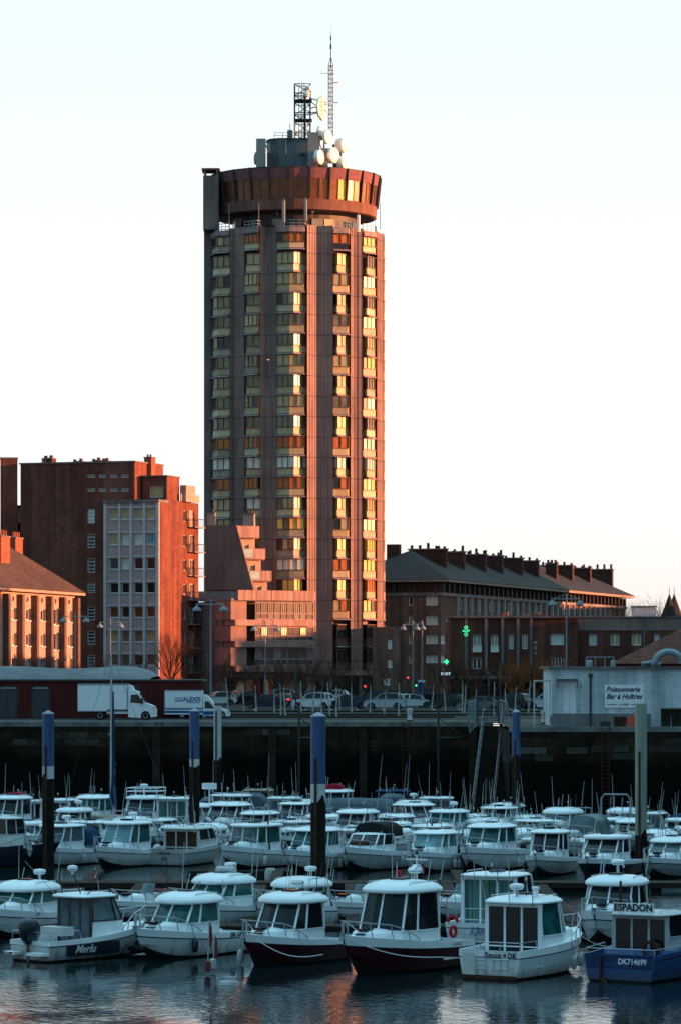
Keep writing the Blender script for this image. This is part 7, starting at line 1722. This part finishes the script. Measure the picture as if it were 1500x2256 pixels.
# two burgundy boats
b = pilot('smaller of the two burgundy hulled boats with white wheelhouse and dark windscreen', 632, 2132, -138, rr(1962, 2132, 3), yk=.72, L=6.0, B=2.65, hull='burg', glass='bglass', radar=True, whips=2, fb=1.35, seed=8, ww=.88, mast=True, rake=.5, cr=.26)
bA = b; b.fender_(2.0, -1, .35, 'fender', .55, .14); b.lifebuoy(b.rf - .9, .1, b.zr + .02, 'rust', (0, 0.001, 1), .16) if False else None
b = pilot('larger burgundy hulled boat with high domed white roof and dark windscreen', 872, 2152, -132, rr(1938, 2152, 3), yk=.82, L=7.5, B=2.9, hull='burg', glass='bglass', radar=True, whips=2, fb=1.6, fa=1.05, seed=9, ww=.86, rake=.45, cr=.3)
bB = b; b.text('L’AMITIE', .2, 'port', -2.2, .95, 'fender', .3, .01); b.lifebuoy(-2.6, 1.0, 1.4, 'fred', (0, 1, 0), .2)
q = MB(); z = b.zr + .05; x = b.ra + .5; q.tube([(x, .15, z - .2), (x, .15, z + .95)], .05, 'gel', 6, .03); q.prof([(x - .3, z + .35), (x + .35, z + .35), (x + .1, z + .55), (x - .1, z + .55)], .05, .25, 'gel'); q.bar((x, -.35, z + .75), (x, .65, z + .75), .05, .04, 'gel'); q.lathe((x, .15, z + .95), [(.06, 0), (.07, .1), (.02, .18)], 'dark', 8); q.build('signal_mast', b.t)
q = MB(); q.lathe((b.ra + .75, -.5, b.zr + .2), [(.03, -.15), (.1, .1), (.12, .15), (.03, .16)], 'fred', 8); q.build('deck_light', b.t)
b.flag(b.ra + .1, -.3, b.zr, .9, size=.45, lean=(-.5, .1))
# curtain cabin boat
b = sternboat('white boat seen from behind with green striped curtains in its tall cabin', 1108, 2082, 66, rr(1918, 2082, 2), L=7.0, B=2.9, aftglass='curtain', cockl=.26, whips=0, wd=.9, flat=True, nearend=True)
b.text("L'jour", .4, 'aft', -.3, .62, 'inkblue', .4, .01); b.lifebuoy(-3.4, 1.0, .95, 'fred', (1, 0, 0), .22); b.flag(-3.2, 1.25, .9, 1.1, ('orange',), .3); b.stern_rail(-2.2, .6)
# ladder transom boat
b = sternboat('white boat with dark sliding doors and a swim ladder, transom lettered Reuze DK', 1176, 2158, 59, rr(1975, 2158, 2), L=7.3, B=2.95, aftglass='bglass', cockl=.27, whips=0, wd=.84, radar=True, fa=1.12, fb=1.55, cr=.2, glass='tglass')
b.text('Reuze', .31, 'aft', -.12, .93, 'ink', .35, .012); b.text('DK', .31, 'aft', -1.0, .92, 'ink', 0, .02, sx=.85); b.text('*', .3, 'aft', -.68, .88, 'ink'); b.text('DK 40730', .22, 'star', -2.4, .55, 'ink', .2, .015)
b.ladder(.35, .3, .9, .42); b.stern_rail(-2.3, .3)
q = MB(); x = -3.7
for y in (-.2, -.5, -.8): q.tube([(x, y, .35), (x, y, .78)], .02, 'chrome', 4)
q.tube([(x, -.1, .78), (x, -.9, .78)], .02, 'chrome', 4); q.tube([(x, -.15, .4), (x, -.85, .4)], .02, 'chrome', 4); q.build('bracket', b.t)
q = MB(); q.box(-3.675, -3.655, .62, 1.1, .12, 1.0, 'gel2'); q.build('transom_hatch', b.t)
q = MB(); q.box(-3.7, -3.66, -1.2, 1.2, .02, .16, 'rust'); q.build('stained_step', b.t); b.fender_(.4, -1, .45); b.fender_(1.2, -1, .5)
b.flag(-2.9, -1.1, 1.1, .6, ('orange',), .01) if False else None
q = MB(); q.lathe((b.ra + 1.3, -.5, b.zr), [(.12, 0), (.12, .25), (.16, .26), (.16, .34), (.03, .36)], 'gel', 12); q.build('vent_funnel', b.t, True)
b.light(b.ra + .9, -.3, .6)
# boat with round radar behind
b = pilot('white boat with dark windscreen and radar on a stalk behind the ESPADON board', 1352, 2088, -120, rr(1928, 2088, 3), L=7.0, B=2.8, glass='bglass', radar=False, whips=1, fb=1.6, fa=1.1, seed=11, cr=.26)
b.radar(b.ra + 1.0, 0, .45, .3); b.text('DK A', .26, 'star', 1.9, 1.1, 'ink', .2); b.flag(b.ra + .2, -.9, b.zr - .3, .8, size=.35); b.flag(b.ra - .1, -1.1, b.zr - .5, .9, ('fblue',), .35)
# blue trawler
b = Boat('blue wooden fishing boat with white cabin and a board lettered ESPADON', 1452, 2164, 60, 7.2, 3.3, 1.05, 1.7, 'bluehull', 'bluehull', cat='fishing boat', name='fishing_boat', rub='dark', nearend=True, cock=.5)
b.deck(-1.9); zt = rr(2012, 2164, 3)
b.house(-1.7, .9, 1.2, 1.0, 1.6, zt, .15, 'bglass', 'gel3', aft='full', aftglass='bglass', wm='gel3', pil='gel3', curved=False, cr=.05, th=.08, aft_over=.5, wall='gel3')
q = MB(); q.box(b.ra + .05, b.ra + .1, -.75, .95, zt + .14, zt + .50, 'gel'); q.build('name_board', b.t); lettering('ESPADON', .37, b.t, TM((b.ra + .035, .1, zt + .32), (0, -1, 0)), 'ink', bold=.03, sx=.98)
b.text('DK714699', .30, 'aft', -.55, .78, 'gel', 0, .02, sx=.9, dy=.02); b.text('DK714699', .27, 'port', -2.75, .8, 'gel', 0, .02, sx=.9)
q = MB(); q.bar((-3.68, .75, -.3), (-3.68, .75, 1.0), .1, .06, 'rust'); q.bar((-3.7, .7, .05), (-4.1, .3, -.1), .06, .25, 'rust'); q.build('rudder_stock', b.t)
b.stern_rail(-1.5, .2); b.lifebuoy(-2.0, -.55, 1.15, 'rust', (1, 0, 0), .3)
q = MB(); q.tube([(b.ra + .6, .9, zt), (b.ra + .6, .9, zt + 1.3)], .05, 'wood', 6); q.tube([(b.ra + .9, -.2, zt), (b.ra + .9, -.2, zt + 1.0)], .03, 'dark', 5); q.build('mast', b.t); b.flag(b.ra + .7, .4, zt + .1, .9, ('fblue',), .35)
# small tender and net markers
t_ = thing('inflatable_tender', 'small black inflatable tender squeezed between the outboard boat and the teal windscreen boat', 'dinghy', (XA(292, 151), 151, WZ + .05), R(70))
q = MB(); q.tube([(-1.2, .5, .2), (.5, .5, .22), (1.1, .3, .3), (1.3, 0, .34), (1.1, -.3, .3), (.5, -.5, .22), (-1.2, -.5, .2)], .2, 'canblack', 8); q.build('tube', t_, True); q = MB(); q.box(-1.15, .9, -.42, .42, .05, .12, 'cangrey'); q.box(-1.2, -1.1, -.4, .4, .12, .45, 'cangrey'); q.build('floor', t_)
for i, (px, Y, lab, h) in enumerate(((458, 141, 'fishing net marker with a drooping red flag leaning on the teal windscreen boat', 2.0), (470, 142, 'second net marker with a limp red flag beside the first one', 1.4))):
    t_ = thing('net_marker', lab, 'net marker', (XA(px, Y), Y, WZ + .1)); q = MB(); q.tube([(0, 0, 0), (.06, 0, h)], .02, 'pwhite', 5); q.build('stick', t_); q = MB(); q.grid([[(.06, 0, h), (.05, 0, h - .5), (.0, 0, h - .95)], [(.16, .03, h - .25), (.2, .03, h - .7), (.14, 0, h - 1.05)]], 'oldred'); q.build('flag', t_); q = MB(); q.lathe((0, 0, .1), [(.05, -.1), (.12, -.05), (.14, .15), (.12, .3), (.05, .34)], 'fender' if i else 'oldred', 10); q.build('float', t_, True)
rope((XA(765, 140), 139.4, WZ + 1.5), (XA(975, 141), 140.6, WZ + .7), .25, 'mooring rope looping along the side of the larger burgundy boat')
rope((XA(562, 142), 141.6, WZ + 1.35), (XA(712, 142), 141.3, WZ + .75), .35, 'mooring rope sagging from the smaller burgundy boat')
rope((XA(1268, 146), 145, WZ + 1.3), (XA(1345, 148), 147, WZ + .6), .15, 'mooring rope between the ladder transom boat and the blue fishing boat')

# ------------------------------------------------------------------ second row (bows towards the viewer)
def z2(py, wy, dy=3): return rr(py, wy, dy)
b = Boat('dark navy hulled wooden boat with a square white wheelhouse at the left edge', 12, 1912, -35, 8.5, 2.8, 1.0, 1.5, 'navy', 'navy', cat='fishing boat', name='fishing_boat', cock=.5)
b.deck(-1.5); b.house(-1.6, .9, .95, 1.1, 1.9, z2(1800, 1912) - .1, .1, 'bglass', 'gel2', aft='door', wm='gel2', pil='gel2', wall='gel2', curved=False, cr=.06, th=.1); b.rail(1, .5); b.whip(b.ra + .5, 0, 2.4)
b = pilot('white boat right behind the leftmost blue pile with a radar dome and two grey fenders', 128, 1912, -135, z2(1815, 1912), L=7.2, B=2.6, glass='cangrey', radar=True, whips=1, fb=1.35, seed=21, fend=1)
b = pilot('white boat with teal windscreen covers, just left of the square transom boat', 274, 1914, -133, z2(1808, 1914), L=7.0, B=2.75, glass='sglass', side='tglass', radar=True, whips=1, fb=1.35, seed=22)
b = sternboat("ivory boat with a square transom lettered L'ESPADA DK and a long cabin", 424, 1908, 68, z2(1817, 1908), L=7.6, B=2.9, hull='gel3', top='gel2', wm='gel2', aftglass='rust', flat=True, cockl=.3, whips=0, fa=1.0, roof='gel2', side='glass_k')
b.text("L'ESPADA", .2, 'aft', .1, .75, 'ink', 0, .02); b.text('DK', .32, 'aft', .1, .42, 'ink', 0, .01)
b.lifebuoy(1, 1.0, 1.2, 'greenhull', (0, 1, 0), .2)
b = pilot('white fishing cruiser with flat roof and tall side windows, right of the square transom boat', 558, 1916, -142, z2(1813, 1916), L=7.2, B=2.8, glass='bclear', side='tglass', whips=1, fb=1.5, seed=23, rake=.25, mast=False, cr=.06, th=.16)
q = MB(); q.tube([(b.rf - 1.2, 1.3, .8), (b.rf - 1.1, 1.2, 2.9)], .05, 'rust', 5); q.build('wrapped_pole', b.t)
b = pilot('white boat half hidden behind the thick blue pile', 690, 1922, -137, z2(1820, 1922), L=7.0, B=2.7, glass='tglass', radar=False, whips=1, fb=1.35, seed=24, fend=1)
# black canopy cruiser
b = Boat('low white cruiser with a black canvas canopy and bold rabbit mark on the bow', 812, 1922, -115, 6.8, 2.8, .95, 1.5, 'gel2', 'gel', name='cabin_cruiser')
b.deck(-1.2, None); b.house(-1.2, 1.3, 1.12, 1.0, 1.45, 2.05, .7, 'bglass', 'gel', aft='open', th=.05, cr=.08, aft_over=.1, brow=.02, over=.03); b.canopy(-2.6, -.2, 1.05, 1.9, 2.75, 'canblack'); b.rail(.9, .45)
q = MB(); q.lathe((1.9, .3, 1.62), [(.12, -.55), (.14, 0), (.12, .55)], 'rust', 10, (0, 1, 0)); q.build('rolled_carpet', b.t); b.fender_(-1.5, 1, .5); b.whip(-1.8, -.7, 2.6, (.5, .3), 1.9)
b = pilot('white boat with pale blue windscreen covers, left of the forked windscreen boat', 952, 1924, -128, z2(1827, 1924), L=6.4, B=2.65, glass='sglass', side='tglass', radar=False, whips=1, fb=1.3, seed=25, fend=1, flags=1)
b = pilot('big white boat with teal glass and a green chevron on the cabin side, centre right', 1076, 1922, -128, z2(1813, 1922), L=7.6, B=2.9, glass='tglass', radar=False, whips=1, fb=1.5, fa=1.05, seed=26, fend=1)
b = pilot('white boat with rounded wheelhouse and dark wraparound glass, white tube fender on its bow', 1206, 1932, -118, z2(1826, 1932), L=6.0, B=2.45, hull='gel3', glass='bglass', whips=1, fb=1.25, seed=27, ww=.8)
b = pilot('navy hulled sports cabin boat with a white deck, left of the beige pile', 1330, 1938, -125, z2(1838, 1938), L=6.6, B=2.8, hull='navy', glass='bglass', whips=2, fb=1.2, seed=28, rake=.8, cr=.08)
b = pilot('white boat with grey side band right of the beige pile', 1475, 1938, -130, z2(1843, 1938), L=7.0, B=2.7, hull='gel3', glass='bclear', whips=2, fb=1.25, seed=29, rake=.7)

# ------------------------------------------------------------------ third and fourth rows, sterns and cabins mostly hidden behind the second row
def p3(label, px, wy, yaw, ty, **k): return pilot(label, px, wy, yaw, rr(ty, wy, 3), **k)
def s3(label, px, wy, yaw, ty, **k): return sternboat(label, px, wy, yaw, rr(ty, wy, 2), **k)
s3('white boat with green curtains closed behind its glass doors, behind the left white boats', 215, 1872, 62, 1805, L=7, B=3.0, aftglass='curtain', flat=True, cockl=.25, whips=0, wd=.95)
s3('small white boat with open cabin door right behind the teal covered boat', 352, 1868, 55, 1800, L=6.2, B=2.5, wm='gel2', whips=0, flat=True)
s3('white boat with twin green doors lettered La Madeleine on its transom', 392, 1846, 80, 1753, L=6.6, B=2.5, aftglass='curtain', flat=True, whips=1, cockl=.25, wd=.9).text('LA MADELEINE', .2, 'aft', 0, .75, 'inkblue', 0, .02)
p3('ivory pilot boat with red trimmed foredeck behind the blue striped boat', 568, 1862, -130, 1785, L=6.4, B=2.6, top='gel2', hull='gel2', glass='glass_k', pil='gel2', rake=.2, whips=1, seed=41, ww=.8)
s3('grey boat with black double doors, left of the thick blue pile', 648, 1872, 78, 1804, L=6.6, B=2.8, wm='gel3', hull='gel3', top='gel3', flat=True, whips=0, wd=.95, cockl=.25)
p3('white cruiser with pale domed roof and red pennant behind the thick blue pile', 782, 1868, -128, 1782, L=7, B=2.8, glass='bglass', whips=3, seed=42)
s3('beige boat with a square side window behind the black canopy cruiser', 770, 1888, 120, 1822, L=6, B=2.5, wm='gel2', top='gel2', hull='gel2', flat=True, whips=0)
p3('white boat with curved open roof behind the black canopy cruiser', 868, 1874, -50, 1808, L=6.6, B=2.6, glass='tglass', whips=1, seed=43, rake=.3)
p3('white boat with flat wide roof farther back, behind the black canopy cruiser', 866, 1856, -125, 1792, L=6.4, B=2.6, glass='bglass', whips=1, seed=44)
p3('white boat with big shining dome roof left of the pale blue covers boat', 920, 1850, -55, 1768, L=6.8, B=2.9, glass='bglass', whips=0, seed=45, cr=.3, mast=False)
p3('white boat with teal glass and roof antenna above the pale blue covers boat', 982, 1862, -132, 1782, L=6.8, B=2.7, glass='tglass', radar=True, whips=2, seed=46)
p3('grey boat with folded roof rack directly behind the pale blue covers boat', 962, 1884, -60, 1815, L=6.2, B=2.6, top='gel3', glass='cangrey', whips=1, seed=47)
p3('low white boat behind the teal glass chevron boat, left side', 1094, 1850, -125, 1776, L=6.6, B=2.6, glass='bglass', whips=2, seed=48)
p3('white boat with high dome roof beside the blue pile right of the gangway', 1112, 1838, -118, 1768, L=6.8, B=2.7, glass='tglass', whips=1, seed=49, cr=.3)
p3('tall white boat with black roof hatch and a pennant on a slanted staff', 1234, 1856, -128, 1778, L=7.0, B=2.8, glass='bclear', whips=2, seed=50, cr=.28, flags=2, hull='gel')
p3('white boat with blue flag just above the rounded wheelhouse boat', 1186, 1872, -55, 1803, L=6.2, B=2.5, glass='bglass', whips=1, seed=51, flags=1)
s3('ivory narrow wheelhouse behind the rounded wheelhouse boat, left side', 1187, 1894, 70, 1842, L=5.6, B=2.2, wm='gel2', top='gel2', flat=True, whips=0, wd=.75)
b = Boat('grey sprayhood boat with a clear plastic tent between the two wheelhouse boats', 1292, 1880, -110, 6.4, 2.5, .9, 1.25, 'gel2', 'gel'); b.deck(-1); b.canopy(-2.2, .9, 1.0, .9, 2.35, 'bclear'); b.rail(.9)
b = p3('white boat with a steel arch and two furled blue flags', 1340, 1866, -120, 1800, L=6.6, B=2.6, glass='bclear', whips=1, seed=52)
q = MB(); q.tube([(-1.8, 1.0, 1.0), (-1.9, 1.0, 3.0), (-1.9, .8, 3.3), (-1.9, -.8, 3.3), (-1.9, -1.0, 3.0), (-1.8, -1.0, 1.0)], .06, 'galv', 6); q.build('radar_arch', b.t); b.flag(-1.9, .4, 2.2, .9, ('fblue',), .3); b.flag(-1.9, -.4, 2.2, .9, ('fblue',), .3)
p3('ivory boat with a round porthole wheelhouse just left of the beige pile', 1388, 1884, -118, 1802, L=6, B=2.4, top='gel2', hull='gel2', glass='glass_k', pil='gel2', whips=1, seed=53, ww=.75)
s3('grey framed boat with clear side screens behind the beige pile', 1432, 1858, 70, 1786, L=6.4, B=2.6, wm='gel3', top='gel3', flat=True, whips=3, wd=.85, aftglass='bclear')
s3('white boat with dark awning under its long roof right of the beige pile', 1420, 1884, 110, 1828, L=6.4, B=2.5, wm='gel2', top='gel2', flat=True, whips=0)
b = p3('white boat at the right edge with a blue name band on its cabin', 1500, 1868, -130, 1800, L=6.4, B=2.5, glass='bglass', whips=1, seed=54); b.canopy(-2.2, .2, 1.0, 1.4, 2.1, 'canblue')
# far row
p3('white boat with a red cover on its roof at the left edge', 22, 1842, -125, 1752, L=6.8, B=2.7, glass='bglass', whips=2, seed=61).canopy(-1.6, -.4, .7, 2.4, 2.95, 'canred')
s3('small white wheelhouse boat left of the leftmost pile in the far row', 80, 1834, 75, 1759, L=5.6, B=2.1, flat=True, whips=1, wd=.8)
s3('white boat with black framed aft window just right of the leftmost pile', 138, 1838, 70, 1757, L=6.4, B=2.6, flat=True, whips=3, wd=.85, aftglass='bglass')
p3('white boat with open rear deck and bright roof left of the sailing boat', 206, 1832, -128, 1750, L=6.6, B=2.7, glass='tglass', whips=2, seed=62, rake=.3, flags=2)
# sailing boat
b = Boat('dark blue hulled sailing boat with tan topsides, tall bare mast and blue furled sail', 258, 1846, 172, 8.6, 2.7, 1.0, 1.3, 'navy', 'woodhull', cat='sailing boat', name='sailing_boat', nearend=False, cock=.5)
b.deck(-1.8); q = MB(); out = sup(.4, 0, 2.2, .85, 20, 3.5); dome(q, out, 1.05, .45, .12, 'woodhull'); q.build('coach_roof', b.t, True)
q = MB(); Hm = rr(1438, 1846, 0); q.tube([(.4, 0, 1.2), (.4, 0, Hm)], .085, 'pwhite', 8, .05); q.tube([(.4, 0, Hm), (.4, 0, Hm + .5)], .015, 'dark', 4)
for hh, ww_ in ((Hm * .56, 1.05), (Hm * .30, .5)): q.tube([(.4, -ww_, hh), (.4, ww_, hh)], .03, 'pwhite', 5)
ms = q.build('mast', b.t); q = MB()
for (x, y) in ((4.1, 0), (-4.2, 0), (.3, 1.2), (.3, -1.2)): q.tube([(.4, 0, Hm), (.4 + (x - .4) * .5, (1.05 if y > 0 else -1.05 if y < 0 else 0), Hm * .56), (x, y, 1.1)] if y else [(.4, 0, Hm), (x, y, 1.1)], .012, 'dark', 3)
q.build('rigging', b.t)
q = MB(); q.tube([(.4, 0, 1.9), (-3.0, 0, 1.8)], .05, 'pwhite', 6); q.build('boom', b.t)
q = MB(); q.lathe((0.25, 0, 2.0), [(.28, 0), (.3, .6), (.17, 1.6), (.1, 2.6), (.09, 5.5), (.05, 8.2)], 'canblue', 8); q.build('furled_sail', b.t, True)
b.canopy(-2.4, -.6, .9, 1.0, 1.9, 'cangrey'); b.flag(-3.8, .6, 1.1, 1.3, ('fblue', 'pwhite', 'fred'), .4); b.rail(2.2, .5)
b = p3('white flybridge boat with railed top deck and radar, right of the bare mast', 318, 1836, -112, 1752, L=7.2, B=3.0, hull='navy', glass='bglass', whips=1, seed=63)
q = MB(); z = b.zr - .05
for h in (.35, .6): q.tube([(b.rf - .4, b.rw * .8, z + h), (b.ra + .1, b.rw * .85, z + h), (b.ra + .1, -b.rw * .85, z + h), (b.rf - .4, -b.rw * .8, z + h), (b.rf - .2, 0, z + h), (b.rf - .4, b.rw * .8, z + h)], .03, 'gel', 5)
for sx in (b.ra + .1, b.rf - .4):
    for sy in (-1, 1): q.tube([(sx, sy * b.rw * .82, z - .1), (sx, sy * b.rw * .82, z + .6)], .03, 'gel', 5)
q.build('flybridge_rail', b.t); b.radar(0, 0, .6, .3)
p3('white boat with a broad foredeck and dark raked screen left of the slim white pile', 500, 1850, -125, 1766, L=7.4, B=3.0, glass='bglass', whips=2, seed=64, rake=.8)
p3('white boat with a long curved coach roof behind the slim white pile', 520, 1834, -50, 1748, L=7.0, B=2.9, glass='glass_k', whips=2, seed=65, flags=1)
b = p3('white boat with large square radar box on a pole behind the delivery van pile', 462, 1846, -60, 1768, L=6.2, B=2.5, glass='bclear', whips=0, seed=66); q = MB(); q.tube([(0, 0, 2), (0, 0, 3.3)], .05, 'gel', 5); q.box(-.35, .35, -.4, .4, 3.3, 3.72, 'gel'); q.build('radar_box', b.t)
s3('rusty beige open wheelhouse boat in the far row right of the slim white pile', 572, 1826, 80, 1736, L=6.6, B=2.5, wm='woodhull', top='woodhull', hull='gel3', roof='woodhull', flat=True, whips=1, aftglass='glass_k')
s3('white boat with a square windowed canopy frame in the far row', 628, 1832, 85, 1753, L=6.4, B=2.6, wm='gel3', top='gel3', aftglass='cangrey', flat=True, whips=1, wd=.9)
p3('white boat with flat roof left behind the thick blue pile, upper row', 650, 1846, -128, 1766, L=6.2, B=2.6, glass='glass_k', whips=1, seed=67)
p3('white far row boat with red bag on top, right of the thick blue pile', 736, 1826, -118, 1738, L=6.6, B=2.6, glass='bglass', whips=1, seed=68).canopy(-.9, .3, .6, 2.75, 3.2, 'canred')
b = Boat('grey tarpaulin covered boat in the far row right of the thick blue pile', 780, 1830, 160, 6.4, 2.4, .9, 1.1, 'cangrey', 'cangrey', nearend=False); b.deck(-1); b.canopy(-2.9, 2.4, 1.15, .7, 2.35, 'cangrey')
b = Boat('blue hooded open boat with outboard in the far row', 818, 1838, 95, 5.6, 2.2, .8, 1.1, 'gel3', 'gel3'); b.deck(-1); b.canopy(-2.5, 1.5, 1.0, .75, 1.8, 'canblue')
s3('dark blue wheelhouse boat with a flat blue roof in the far row, red pennant above', 866, 1830, 88, 1738, L=7.0, B=3.0, hull='navy', top='gel3', wm='canblue', roof='canblue', flat=True, whips=2, aftglass='glass_k').flag(-1, .5, 2.6, 1.3, ('fred',), .4)
s3('white open sided boat with light frame roof in the far row left of the gangway', 962, 1832, 85, 1753, L=6.6, B=2.7, wm='gel3', top='gel3', aftglass='bclear', flat=True, whips=2, wd=.9)
p3('small white boat tucked between the gangway foot and the chevron boat', 1030, 1852, -120, 1792, L=5.8, B=2.4, glass='bglass', whips=1, seed=69)
p3('small white boat behind the pile with a dark screen right of the gangway', 1160, 1850, -110, 1794, L=5.6, B=2.3, glass='bglass', whips=1, seed=70)
p3('small white boat in the dark gap behind the clear plastic tent boat', 1265, 1846, -125, 1796, L=5.8, B=2.3, glass='bclear', whips=1, seed=71)

# more hulls filling the gaps of the middle rows
for i, (px, wy, yaw, ty, kw, lab) in enumerate((
    (60, 1880, -120, 1808, dict(glass='cangrey', L=6.0), 'white boat just left of the leftmost pile behind the second row'),
    (160, 1852, -118, 1778, dict(glass='bglass', L=5.8, top='gel2'), 'small ivory roofed boat between the leftmost pile and the sailing boat'),
    (300, 1866, -60, 1798, dict(glass='tglass', L=6.4), 'white boat pointing away behind the teal covered boat'),
    (455, 1872, -118, 1812, dict(glass='glass_k', L=6.0), 'white boat behind the long cabin of the square transom boat'),
    (610, 1880, -122, 1822, dict(glass='bglass', L=5.8, hull='navy'), 'navy hulled small boat between the flat roofed cruiser and the thick pile'),
    (722, 1858, -58, 1792, dict(glass='bglass', L=6.2, top='gel3'), 'grey topped boat just right of the thick pile behind the second row'),
    (836, 1890, -115, 1832, dict(glass='bclear', L=5.8), 'white boat peeking out behind the black canopy cruiser, right side'),
    (1010, 1882, -118, 1826, dict(glass='bglass', L=5.8, hull='bluehull'), 'blue hulled small boat in the gap left of the green chevron boat'),
    (1140, 1880, -62, 1822, dict(glass='tglass', L=6.0), 'white boat in the gap left of the rounded wheelhouse boat'),
    (1262, 1894, -118, 1846, dict(glass='bglass', L=5.6, top='gel2'), 'low ivory boat in the gap left of the navy sports cabin boat'),
    (1370, 1850, -120, 1778, dict(glass='glass_k', L=6.0), 'white boat in the far row left of the beige pile'),
    (1446, 1890, -118, 1826, dict(glass='bglass', L=6.0, hull='greenhull'), 'teal hulled boat just right of the beige pile'),
    (690, 1832, -60, 1760, dict(glass='bclear', L=5.8), 'small white boat right behind the thick pile in the far row'),
    (905, 1836, -120, 1762, dict(glass='bglass', L=6.0, hull='navy'), 'navy hulled far row boat right of the blue roofed wheelhouse'),
    (1075, 1862, -60, 1800, dict(glass='tglass', L=5.8), 'small boat pointing away behind the green chevron boat'),
    (385, 1872, -120, 1815, dict(glass='cangrey', L=5.8), 'small white boat left of the long cabin in the second row'))):
    pilot(lab, px, wy, yaw, rr(ty, wy, 3), whips=1 + i % 3, seed=80 + i, fb=1.15 + .1 * (i % 3), rake=.3 + .15 * (i % 4), cr=.1 + .07 * (i % 4), radar=i % 4 == 1, flags=(i % 5 == 2) * 1, **kw)

for px, wy, yaw, lab in ((318, 2038, -118, 'low open white boat with a small screen behind the outboard boat'), (788, 2040, -115, 'low open white boat wedged between the two burgundy boats'), (1010, 2040, -112, 'low open white boat behind the stern of the larger burgundy boat')):
    b = Boat(lab, px, wy, yaw, 5.8, 2.3, .8, 1.15, 'gel', 'gel', name='open_boat', cat='open boat'); b.deck(.2, (.5, 1.9, .55)); b.rail(.3, .5); b.outboard(0, 'black', .85)
    q = MB(); q.prism([(-.9, -.35), (-.2, -.35), (-.1, 0), (-.2, .35), (-.9, .35)], .38, 1.3, 'gel2'); q.build('console', b.t); q = MB(); q.grid([[(-.25, -.36, 1.3), (-.12, 0, 1.3), (-.25, .36, 1.3)], [(-.5, -.33, 1.75), (-.38, 0, 1.78), (-.5, .33, 1.75)]], 'bclear'); q.build('windscreen', b.t)
    q = MB(); q.box(-1.9, -1.4, -.6, .6, .38, .85, 'cangrey'); q.build('bench_seat', b.t)
